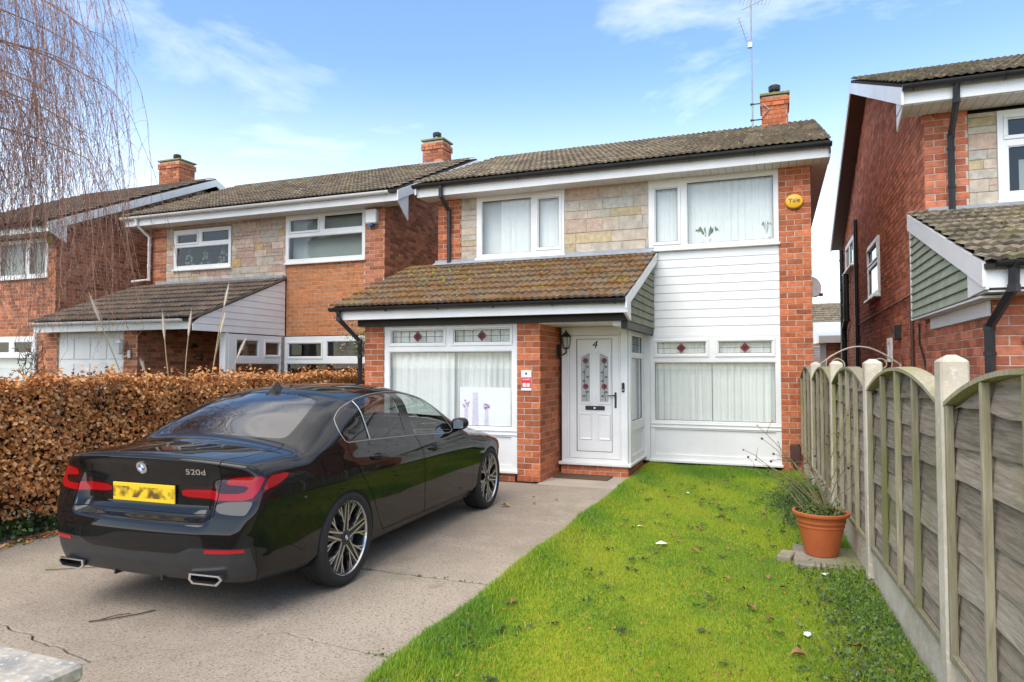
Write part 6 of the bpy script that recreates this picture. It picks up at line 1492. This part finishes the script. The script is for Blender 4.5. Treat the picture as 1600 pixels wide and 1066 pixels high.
# ---------------------------------------------------------------- beech hedge
hleaf = []
for i, c in enumerate([(.66, .315, .115), (.55, .225, .072), (.72, .41, .19), (.39, .150, .048), (.63, .26, .080)]): simple(f'beech_{i}', c, .6, var=.3, scale=18, spec=.2); hleaf.append(f'beech_{i}')
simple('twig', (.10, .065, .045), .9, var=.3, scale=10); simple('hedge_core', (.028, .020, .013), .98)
hd = thing('beech_hedge', 'clipped beech hedge full of copper brown leaves left of the car', 'hedge', (-6.9, 6.5, 0))
g = np.random.default_rng(21); HX0, HX1, HY0, HY1, HZ = -7.45, -6.42, 1.6, 11.4, 1.47
def hedge_pts(n, face):
    y = g.uniform(HY0, HY1, n); wob = .05 * np.sin(y * 2.3) + .04 * np.sin(y * 5.7 + 1); dep = np.abs(g.normal(size=n)) * .07
    if face == 'front':
        z = HZ * g.uniform(.10, 1.0, n) ** .85; x = HX1 + wob + .06 * np.sin(z * 4 + y * 1.3) + .035 * np.sin(z * 11 + y * 8) - dep - .10 * np.clip((z - 1.25) / .2, 0, 1) ** 2
        return np.stack([x, y, z], 1), np.tile([[1, 0, .25]], (n, 1))
    if face == 'back':
        z = HZ * g.uniform(.1, 1.0, n); x = HX0 + dep; return np.stack([x, y, z], 1), np.tile([[-1, 0, .2]], (n, 1))
    x = g.uniform(HX0, HX1 - .02, n); z = HZ + .025 * np.sin(y * 3.1 + x * 4) + .02 * np.sin(y * 9 + x * 7) - dep * .8 + np.where(g.random(n) < .07, g.uniform(0, .13, n), 0); return np.stack([x, y, z], 1), np.tile([[.15, 0, 1.]], (n, 1))
PP = [hedge_pts(44000, 'front'), hedge_pts(20000, 'top'), hedge_pts(4000, 'back')]
P = np.concatenate([a for a, _ in PP]); N = np.concatenate([c for _, c in PP])
low = (P[:, 2] < .42) & (P[:, 1] < 6.5); keep = ~(low & (g.random(len(P)) < .55)); P, N = P[keep], N[keep]
V, F_, K = leaf_cloud(P, N, .052, 5, 4, .4, .66, .75)
o = link(bpy.data.objects.new('foliage', raw_mesh('foliage', V, F_, hleaf, K)), hd); o['kind'] = 'stuff'
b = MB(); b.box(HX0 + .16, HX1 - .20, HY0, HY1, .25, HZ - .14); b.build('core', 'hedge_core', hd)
b = MB(); q = random.Random(3)
for i in range(260):
    y = q.uniform(HY0, HY1); x = q.uniform(HX0 + .3, HX1 - .22); p = [Vector((x, y, -.02))]
    for k in range(4): p.append(p[-1] + Vector((q.uniform(-.03, .11), q.uniform(-.10, .10), .36)))
    b.tube(p, .009, 4, caps=False, r2=.004)
o = b.build('stems', 'twig', hd); o['kind'] = 'stuff'
# weeds and leaf litter at the hedge foot
n = 5200; y = g.uniform(2.2, 7.0, n); x = -6.62 + np.abs(g.normal(size=n)) * .13 - g.uniform(0, .45, n); z = .01 + np.abs(g.normal(size=n)) * .10 * (x < -6.45) ; P = np.stack([x, y, np.clip(z, .004, .34)], 1)
V, F_, K = leaf_cloud(P, np.tile([[.5, -.2, .8]], (n, 1)), .045, 3, 7, .3, .7, .6); o = link(bpy.data.objects.new('hedge_bottom_weeds', raw_mesh('hedge_bottom_weeds', V, F_, ['leaf_green', 'leaf_dark', 'leaf_green2'], K))); tag(o, 'low green weeds and ivy along the foot of the hedge', 'weeds', kind='stuff')
n = 1500; y = g.uniform(2.4, 8.0, n); x = -6.50 + np.abs(g.normal(size=n)) * .10; P = np.stack([x, y, g.uniform(.006, .02, n)], 1)
V, F_, K = leaf_cloud(P, np.tile([[0, 0, 1.]], (n, 1)), .045, 5, 8, .3, .65, .35); o = link(bpy.data.objects.new('leaf_litter', raw_mesh('leaf_litter', V, F_, hleaf, K))); tag(o, 'brown leaf litter strewn along the drive edge below the hedge', 'leaves', kind='stuff')

# ---------------------------------------------------------------- grass
for i, c in enumerate([(.18, .325, .022), (.265, .375, .022), (.13, .26, .024), (.33, .385, .032), (.42, .37, .14)]): simple(f'blade_{i}', c, .55, spec=.3)
def blades(n, area, hmin, hmax, seed, w=.0032, lean=.5, ids=(0, 1, 2, 3), wts=None):
    gg = np.random.default_rng(seed); x, y = area(gg, n); n = len(x); z = lawn_z(x, y) - .004; h = gg.uniform(hmin, hmax, n); a = gg.uniform(0, 6.283, n); ln = gg.uniform(.1, lean, n) * h; b_ = gg.uniform(0, 6.283, n)
    ca, sa = np.cos(a), np.sin(a); ww = w * gg.uniform(.7, 1.4, n)
    p0 = np.stack([x - ca * ww, y - sa * ww, z], 1); p1 = np.stack([x + ca * ww, y + sa * ww, z], 1)
    m = np.stack([np.cos(b_) * ln * .35, np.sin(b_) * ln * .35, h * .6], 1); t = np.stack([x + np.cos(b_) * ln, y + np.sin(b_) * ln, z + h], 1)
    p2 = p1 * .35 + p0 * .65 + m; p3 = p0 * .35 + p1 * .65 + m
    V = np.stack([p0, p1, p3, p2, t], 1).reshape(-1, 3); i = np.arange(n)[:, None] * 5
    F_ = np.concatenate([i + np.array([[0, 1, 2]]), i + np.array([[0, 2, 3]]), i + np.array([[3, 2, 4]])]); 
    patch = .5 + .30 * np.sin(x * 2.1 + 1.3 * np.sin(y * .9)) * np.sin(y * 1.3 + .5) + .2 * np.sin(x * 6.3 + y * 4.1) + gg.normal(size=n) * .16
    k = np.where(patch > .62, 1, np.where(patch < .36, 2, 0)); k = np.where((patch > .8), 3, k); k = np.where(gg.random(n) < .02, 4, k)
    return V, F_, np.concatenate([k, k, k])
def lawn_area(gg, n):
    t = gg.random(n * 2); y = 2.55 + (10.95 - 2.55) * t ** 1.75; u = gg.random(n * 2); e0 = DX1 + .0; x = e0 + (FENX(y) - .03 - e0) * u; k = slice(0, n); return x[k], y[k]
V, F_, K = blades(270000, lawn_area, .010, .030, 31)
def edge_area(gg, n): y = 2.5 + 8.3 * gg.random(n) ** 1.5; return DX1 + np.abs(gg.normal(size=n)) * .19 - .035 * gg.random(n) * (.5 + .5 * np.sin(y * 9) * np.sin(y * 3.7)), y
V2, F2, K2 = blades(46000, edge_area, .025, .060, 32, lean=.9)
def fence_area(gg, n): y = 2.5 + 8.4 * gg.random(n) ** 1.4; return FENX(y) - .03 - np.abs(gg.normal(size=n)) * .14, y
V3, F3, K3 = blades(26000, fence_area, .03, .085, 33, lean=.9)
def far_area(gg, n): y = 11.02 - np.abs(gg.normal(size=n)) * .35; return gg.uniform(DX1, .6, n), y
V4, F4, K4 = blades(30000, far_area, .03, .075, 34, lean=.6)
off_ = np.cumsum([0, len(V), len(V2), len(V3)]); Va = np.concatenate([V, V2, V3, V4]); Fa = np.concatenate([F_, F2 + off_[1], F3 + off_[2], F4 + off_[3]]); Ka = np.concatenate([K, K2, K3, K4])
o = link(bpy.data.objects.new('grass', raw_mesh('grass', Va, Fa, [f'blade_{i}' for i in range(5)], Ka))); tag(o, 'short mossy green grass covering the front lawn', 'grass', kind='stuff')
# clover and weeds near the fence foot
n = 5200; y = 2.5 + 3.4 * g.random(n) ** 1.3; x = FENX(y) - .04 - np.abs(g.normal(size=n)) * .22; P = np.stack([x, y, lawn_z(x, y) + np.abs(g.normal(size=n)) * .03 + .012], 1)
V, F_, K = leaf_cloud(P, np.tile([[-.2, -.3, 1.]], (n, 1)), .024, 3, 9, .25, .8, .5); o = link(bpy.data.objects.new('clover_patch', raw_mesh('clover_patch', V, F_, ['leaf_green', 'leaf_green2', 'leaf_dark'], K))); tag(o, 'low leafy weeds in the lawn corner along the fence', 'weeds', kind='stuff')

n = 1500; y = 2.7 + 8. * g.random(n) ** 1.6; x = DX1 + .08 + (FENX(y) - .12 - DX1) * g.random(n); P = np.stack([x, y, lawn_z(x, y) + .018 + .008 * g.random(n)], 1)
V, F_, K = leaf_cloud(P, np.tile([[0, 0, 1.]], (n, 1)), .020, 3, 14, .4, .55, .6); o = link(bpy.data.objects.new('lawn_debris', raw_mesh('lawn_debris', V, F_, ['twig', 'beech_1', 'beech_3'], K))); tag(o, 'tiny brown leaf crumbs scattered through the grass', 'leaf crumbs', kind='stuff')
cx_ = g.uniform(0, 1, 130); cy_ = 2.8 + 7.6 * g.random(130) ** 1.5; P = []
for a_, y_ in zip(cx_, cy_):
    x_ = DX1 + .1 + (FENX(y_) - .15 - DX1) * a_
    for _ in range(11): P.append((x_ + g.normal() * .022, y_ + g.normal() * .022, float(lawn_z(np.array(x_), np.array(y_))) + .02 + .006 * g.random()))
P = np.array(P); V, F_, K = leaf_cloud(P, np.tile([[0, 0, 1.]], (len(P), 1)), .030, 2, 15, .2, .6, .4); o = link(bpy.data.objects.new('lawn_weeds', raw_mesh('lawn_weeds', V, F_, ['leaf_dark', 'leaf_green'], K))); tag(o, 'small dark rosette weeds dotted over the lawn', 'weeds', kind='stuff')
# fallen leaves, scraps of paper, twigs
def leaf_obj(seed, L):
    q = random.Random(seed); v = []; f = []; n = 7
    for i in range(n):
        t = i / (n - 1); w = L * .33 * math.sin(math.pi * min(1, t * .92 + .04)); cz = L * .14 * math.sin(math.pi * t + q.uniform(-.4, .4)); x = L * (t - .5)
        v += [(x, -w, cz + w * q.uniform(.2, .7)), (x, 0, cz * .6), (x, w, cz + w * q.uniform(.2, .7))]
    for i in range(n - 1): f += [(i * 3, i * 3 + 1, i * 3 + 4, i * 3 + 3), (i * 3 + 1, i * 3 + 2, i * 3 + 5, i * 3 + 4)]
    return v, f
simple('dead_leaf_a', (.33, .155, .07), .75, var=.4, scale=30); simple('dead_leaf_b', (.45, .27, .13), .75, var=.4, scale=30); simple('dead_leaf_c', (.19, .095, .05), .75, var=.4, scale=30)
lm = [raw_mesh('fallen_leaf', *leaf_obj(i, .075), [mt], smooth=True) for i, mt in enumerate(('dead_leaf_a', 'dead_leaf_b', 'dead_leaf_c', 'dead_leaf_a'))]
q = random.Random(77); spots = [(-.16, 4.71, 1.15), (.10, 4.05, 1.2), (-.05, 4.55, .8), (.42, 4.35, 1.), (.52, 4.0, 1.1), (.35, 3.75, 1.), (-.35, 5.3, .8), (-.9, 6.5, .7), (-.65, 6.0, .9), (-.55, 7.6, .8)]
for _ in range(34): y = 2.9 + 7.5 * q.random() ** 1.4; spots.append((q.uniform(DX1 + .1, FENX(y) - .1), y, q.uniform(.4, .9)))
for x, y, s in spots:
    o = bpy.data.objects.new('fallen_leaf', q.choice(lm)); COL.objects.link(o); o.location = (x, y, float(lawn_z(np.array(x), np.array(y))) + .022); o.rotation_euler = (q.uniform(-.3, .3), q.uniform(-.3, .3), q.uniform(0, 6.28)); o.scale = (s,) * 3
    tag(o, 'small curled brown leaf lying on the lawn', 'leaf', 'fallen leaves on the lawn')
for k, (x, y) in enumerate(((-2.88, 7.31), (-3.25, 7.75), (-2.75, 7.9), (-2.62, 7.55), (-2.45, 7.85))):
    o = bpy.data.objects.new('fallen_leaf', lm[1] if k == 0 else lm[2]); COL.objects.link(o); o.location = (x, y, .012); o.rotation_euler = (0, .1, k * 1.3); o.scale = (1.5 if k == 0 else .6,) * 3
    tag(o, 'pale dry leaf on the driveway by the front wheel' if k == 0 else 'tiny dark leaf on the driveway near the porch', 'leaf', None if k == 0 else 'dark leaves on the drive')
for k, (x, y, sx, lb) in enumerate(((-.94, 6.08, .10, 'crumpled white paper scrap in the middle of the lawn'), (.16, 4.42, .07, 'small pale scrap on the lawn near the weeds'), (-1.05, 8.9, .06, 'tiny white scrap on the grass before the right window'), (-1.25, 6.75, .05, 'tiny pale scrap on the lawn left of the larger one'), (.33, 5.72, .07, 'torn white scrap in the grass before the paving slab'))):
    b = MB(); b.add([(-.5, -.3, 0), (.4, -.4, .12), (.5, .3, .02), (-.1, .45, .16), (-.45, .2, .05), (0, 0, .14)], [(0, 1, 5), (1, 2, 5), (2, 3, 5), (3, 4, 5), (4, 0, 5)]); o = b.build('paper_scrap', 'paper'); o.scale = (sx, sx * .8, sx); o.rotation_euler = (0, 0, k * 1.1); o.location = (x, y, float(lawn_z(np.array(x), np.array(y))) + .02); tag(o, lb, 'litter')
b = MB(); b.tube([(-4.02, 3.10, .008), (-3.92, 3.18, .012), (-3.84, 3.30, .010), (-3.80, 3.40, .008)], .004, 5); b.tube([(-3.98, 3.13, .010), (-3.95, 3.24, .010), (-3.90, 3.30, .008)], .003, 5); tag(b.build('fallen_twig', 'twig'), 'dark forked twig lying on the driveway behind the car', 'twig')
b = MB(); b.tube([(-5.35, 3.75, .008), (-5.1, 3.9, .010), (-4.85, 4.1, .008)], .003, 5); tag(b.build('fallen_twig', 'twig'), 'thin twig on the drive left of the rear bumper', 'twig')

# ---------------------------------------------------------------- pot on its slab
layered('slab_stone', (.36, .32, .25), [((.24, .215, .16), 4., .5, .12, 2.), ((.20, .21, .08), 3., .6, .08, 6.)], .95, .5, 60, .008)
b = MB(); b.bbox(.12, .62, 5.88, 6.50, -.03, .055, .012); tag(b.build('paving_slab', 'slab_stone'), 'worn paving slab under the terracotta pot', 'slab')
b = MB(); M_ = Matrix.Translation((.065, 6.12, .03)) @ Matrix.Rotation(R(-12), 4, 'Z'); b.bbox(-.055, .055, -.11, .11, -.03, .035, .008, M=M_); tag(b.build('loose_brick', 'slab_stone'), 'single loose brick beside the paving slab', 'brick')
simple('terracotta', (.50, .125, .038), .5, var=.12, scale=7, spec=.4)
px, py, pz = .335, 6.22, .056
pt_ = thing('plant_pot', 'orange terracotta-coloured pot with ribbed rim by the fence', 'pot', (px, py, pz)); b = MB()
b.lathe([(.118, 0), (.125, .006), (.128, .012), (.160, .16), (.175, .235), (.181, .238), (.181, .250), (.178, .252), (.186, .272), (.190, .275), (.190, .288), (.187, .290), (.194, .322), (.215, .326), (.221, .338), (.219, .352), (.206, .356), (.196, .350), (.188, .31)], (px, py, pz), 40, caps=False); b.lathe([(0, 0), (.118, 0)], (px, py, pz), 40, caps=False); b.build('pot', 'terracotta', pt_, True)
b = MB(); b.lathe([(.19, .315), (.10, .325), (0, .328)], (px, py, pz), 24, caps=False); b.build('soil', 'crack_soil', pt_)
rb = thing('rose_bush', 'straggly bare rose stems with dried hips growing in the terracotta pot', 'plant', (px, py, pz + .32)); zs = pz + .32
simple('stem_olive', (.20, .165, .075), .7, var=.3, scale=15); simple('hip_dark', (.045, .02, .018), .5); simple('hip_red', (.35, .09, .03), .5)
q = random.Random(15); b = MB(); tips = []
for (dx, dy, dz) in ((-.50, .05, .42), (-.44, .10, .60), (-.36, -.05, .36), (-.30, .05, .50), (-.22, .1, .72), (-.40, .2, .30), (.30, -.1, .55), (.22, .05, .82), (.36, .0, .30), (-.10, .1, .40), (.02, -.05, .26), (-.56, .1, .34), (-.48, .15, .70), (-.60, .05, .50), (.28, .05, .70)):
    p0 = Vector((px + q.uniform(-.08, .08), py + q.uniform(-.08, .08), zs - .03)); p3 = Vector((px + dx, py + dy, zs + dz)); pts = []
    for i in range(9): t = i / 8; pts.append(p0.lerp(p3, t) + Vector((q.uniform(-.012, .012), q.uniform(-.012, .012), .07 * math.sin(math.pi * t) + q.uniform(-.01, .01))))
    b.tube(pts, .0058, 5, caps=False, r2=.0022); tips.append(pts[-1])
    for _ in range(3):
        a = pts[q.randint(3, 8)]; e = a + Vector((q.uniform(-.13, .10), q.uniform(-.08, .08), q.uniform(-.02, .13))); b.tube([a, a.lerp(e, .5) + Vector((0, 0, .015)), e], .0026, 4, caps=False, r2=.0014); tips.append(e)
o = b.build('stems', 'stem_olive', rb); o['kind'] = 'stuff'
b = MB()
for i, tp in enumerate(tips):
    if q.random() < .75: r_ = q.uniform(.006, .012); b.lathe([(0, -r_), (r_ * .8, -r_ * .5), (r_, 0), (r_ * .7, r_ * .8), (0, r_)], tuple(tp), 6, mi=0 if q.random() < .7 else 1)
o = b.build('rose_hips', ['hip_dark', 'hip_red'], rb); o['kind'] = 'stuff'
n = 420; a = g.uniform(0, 6.283, n); r_ = np.sqrt(g.random(n)) * .19; P = np.stack([px + r_ * np.cos(a), py + r_ * np.sin(a), zs + np.abs(g.normal(size=n)) * .045], 1)
V, F_, K = leaf_cloud(P, np.tile([[0, -.3, 1.]], (n, 1)), .05, 3, 10, .2, .32, .9); o = link(bpy.data.objects.new('pot_weeds', raw_mesh('pot_weeds', V, F_, ['leaf_green', 'leaf_green2', 'leaf_dark'], K)), rb); o['kind'] = 'stuff'
# tuft of grass beyond the pot
n = 2600; y = 8.2 + g.normal(size=n) * .6; x = .30 + g.normal(size=n) * .16; P = np.stack([np.minimum(x, FENX(y) - .05), y, .03 + np.abs(g.normal(size=n)) * .09], 1)
V, F_, K = leaf_cloud(P, np.tile([[-.3, -.8, .3]], (n, 1)), .09, 2, 12, .15, .10, .6); o = link(bpy.data.objects.new('long_grass', raw_mesh('long_grass', V, F_, ['leaf_green', 'leaf_dark'], K))); tag(o, 'tuft of longer grass between the pot and the house', 'grass', kind='stuff')

# ---------------------------------------------------------------- pampas stalks, climber, hanging basket
simple('straw', (.50, .38, .22), .9, var=.3, scale=25); simple('plume', (.66, .56, .44), .95, var=.2, scale=30)
pg = thing('pampas_grass', 'dry pampas grass with pale plumes rising behind the hedge', 'plant', (-8.5, 8.2, 0)); q = random.Random(8)
def plume(pts, L=.34):
    b = MB(); b.tube(pts, .010, 5, caps=False, r2=.006); b.build('stalk', 'straw', pg)
    a, e = Vector(pts[-2]), Vector(pts[-1]); d = (e - a).normalized(); b = MB()
    b.tube([e - d * .02 + d * L * t for t in (0, .15, .4, .7, 1)], [.006, .015, .018, .013, .003], 7)
    for _ in range(150): t = q.random(); p = e + d * L * t; rr = .034 * math.sin(math.pi * min(.97, t + .12)) + .006; an = q.uniform(0, 6.28); sd_2 = Vector((math.cos(an), math.sin(an), .0)); sd_2 = (sd_2 - d * sd_2.dot(d)).normalized(); tip = p + sd_2 * rr + d * .06; b.add([p, p + d * .012 + sd_2 * rr * .3, tip], [(0, 1, 2)])
    o = b.build('plume', 'plume', pg); o['kind'] = 'stuff'
for base, top in (((-8.45, 8.45), (-8.5, 8.85, 2.60)), ((-8.4, 8.4), (-8.52, 8.80, 2.15)), ((-8.5, 8.1), (-8.5, 8.12, 2.08)), ((-8.55, 8.05), (-8.55, 7.72, 2.02)), ((-8.6, 7.6), (-8.6, 6.70, 2.22)), ((-8.6, 8.0), (-8.6, 7.42, 1.55)), ((-8.4, 8.55), (-8.3, 8.95, 1.75))):
    p0 = Vector((base[0], base[1], .3)); p1 = Vector(top); plume([p0.lerp(p1, t) + Vector((0, -.05 * math.sin(math.pi * t), .10 * math.sin(math.pi * t))) for t in (0, .25, .5, .75, .95, 1)], .40 if top[2] > 1.7 else .16)
b = MB()
for _ in range(110):
    a = q.uniform(0, 6.28); p0 = Vector((-8.5 + q.uniform(-.3, .3), 8.1 + q.uniform(-.5, .5), .4)); L = q.uniform(.5, 1.0); pts = [p0 + Vector((math.cos(a) * L * .9 * t, math.sin(a) * L * .9 * t, 1.5 * t - .75 * L * t * t)) for t in (0, .3, .55, .8, 1)]
    b.tube(pts, .005, 3, caps=False, r2=.0015)
o = b.build('leaf_blades', 'straw', pg); o['kind'] = 'stuff'
cb = thing('wall_climber', 'tangled brown climber on the downpipe of the far left house', 'plant', (-15.6, 10.5, 0)); b = MB()
for _ in range(220):
    p = Vector((-15.45 + q.gauss(0, .22), 10.45 + q.uniform(-.1, .1), q.uniform(.4, 2.0))); e = p + Vector((q.uniform(-.25, .25), q.uniform(-.1, .1), q.uniform(-.15, .3))); b.tube([p, p.lerp(e, .5) + Vector((q.uniform(-.06, .06), 0, q.uniform(-.06, .06))), e], .008, 3, caps=False)
o = b.build('stems', 'twig', cb); o['kind'] = 'stuff'; pipe(h3, [(-15.40, 10.45, 2.45), (-15.40, 10.45, 0)], .045, 'white_upvc')
hb = thing('hanging_basket', 'dark hanging basket with trailing leaves beside the porch', 'basket', (-6.35, 10.6, 1.7)); b = MB(); b.lathe([(0, 1.78), (.09, 1.80), (.15, 1.87), (.17, 1.95)], (-6.62, 10.6, 0), 16, caps=False); b.build('basket', 'black_plastic', hb, True)
n = 900; P = np.stack([-6.75 + g.normal(size=n) * .26, 10.6 + g.normal(size=n) * .15, 2.12 + g.normal(size=n) * .14], 1); V, F_, K = leaf_cloud(P, np.tile([[0, -.5, .8]], (n, 1)), .05, 3, 13, .3, .5, .9); o = link(bpy.data.objects.new('leaves', raw_mesh('leaves', V, F_, ['leaf_green2', 'dead_leaf_b', 'leaf_green'], K)), hb); o['kind'] = 'stuff'
b = MB(); b.tube([(-6.62, 10.6, 1.95), (-6.60, 10.6, 2.35)], .006, 4); b.tube([(-6.60, 10.6, 2.35), (-5.70, 10.65, 2.35)], .010, 5); b.build('hanger', 'black_plastic', hb)

# ---------------------------------------------------------------- weeping birch at the left
simple('birch_bark', (.42, .38, .34), .85, var=.5, scale=6, bump=.4, bscale=20); simple('birch_twig', (.36, .195, .135), .7, var=.3, scale=14); simple('birch_bud', (.40, .30, .26), .7)
wt_ = thing('weeping_birch', 'bare weeping birch with hanging red-brown twigs at the upper left', 'tree', (-14.0, 6.5, 0)); q = random.Random(19)
b = MB(); b.tube([(-14.0, 6.5, 0), (-13.95, 6.5, 1.5), (-14.0, 6.55, 3.4), (-13.9, 6.5, 5.6), (-13.8, 6.5, 7.6), (-13.7, 6.5, 9.4)], [.20, .16, .14, .12, .09, .04], 12); b.build('trunk', 'birch_bark', wt_, True)
limb = MB(); tw = MB(); bud = MB()
def strand(p, d0, L, r0):
    """one drooping twig with short side sprigs"""
    n = max(7, int(L / .24)); pts = [p.copy()]; d = d0.normalized(); sw = Vector((q.uniform(-.05, .07), q.uniform(-.06, .06), 0))
    for i in range(n):
        d = (d + sw + Vector((q.uniform(-.12, .12), q.uniform(-.12, .12), -.42))).normalized(); pts.append(pts[-1] + d * (L / n))
    tw.tube(pts, r0, 3, caps=False, r2=.0026)
    for i in range(2, n + 1):
        for _ in range(2):
            if q.random() < .7:
                e = pts[i] + Vector((q.uniform(-.17, .17), q.uniform(-.17, .17), q.uniform(-.34, -.06))); tw.tube([pts[i], pts[i].lerp(e, .5) + Vector((0, 0, .03)), e], .0030, 3, caps=False, r2=.0018)
                if q.random() < .5: bud.add([e + Vector((-.009, 0, 0)), e + Vector((.009, 0, 0)), e + Vector((0, .005, -.030))], [(0, 1, 2)])
for k in range(52):
    a = q.uniform(-1.35, .62); L = q.uniform(2.4, 4.4); z0 = q.uniform(5.2, 9.2); pts = [Vector((-14.15, 6.5, z0))]; d = Vector((math.cos(a), math.sin(a), .35))
    for i in range(9): d = (d + Vector((q.uniform(-.12, .12), q.uniform(-.12, .12), -.10))).normalized(); pts.append(pts[-1] + d * (L / 9))
    limb.tube(pts, .030, 6, caps=False, r2=.007)
    for i in range(2, 10):
        for _ in range(4 if i > 4 else 3): dd_ = Vector((math.cos(a) * .45 + q.uniform(-.5, .5), math.sin(a) * .45 + q.uniform(-.5, .5), q.uniform(-.6, .1))); strand(pts[i], dd_, q.uniform(1.2, max(1.4, min(5.4, pts[i].z - 1.7))), .0050)
limb.build('limbs', 'birch_twig', wt_)['kind'] = 'stuff'; tw.build('twigs', 'birch_twig', wt_)['kind'] = 'stuff'; bud.build('buds', 'birch_bud', wt_)['kind'] = 'stuff'
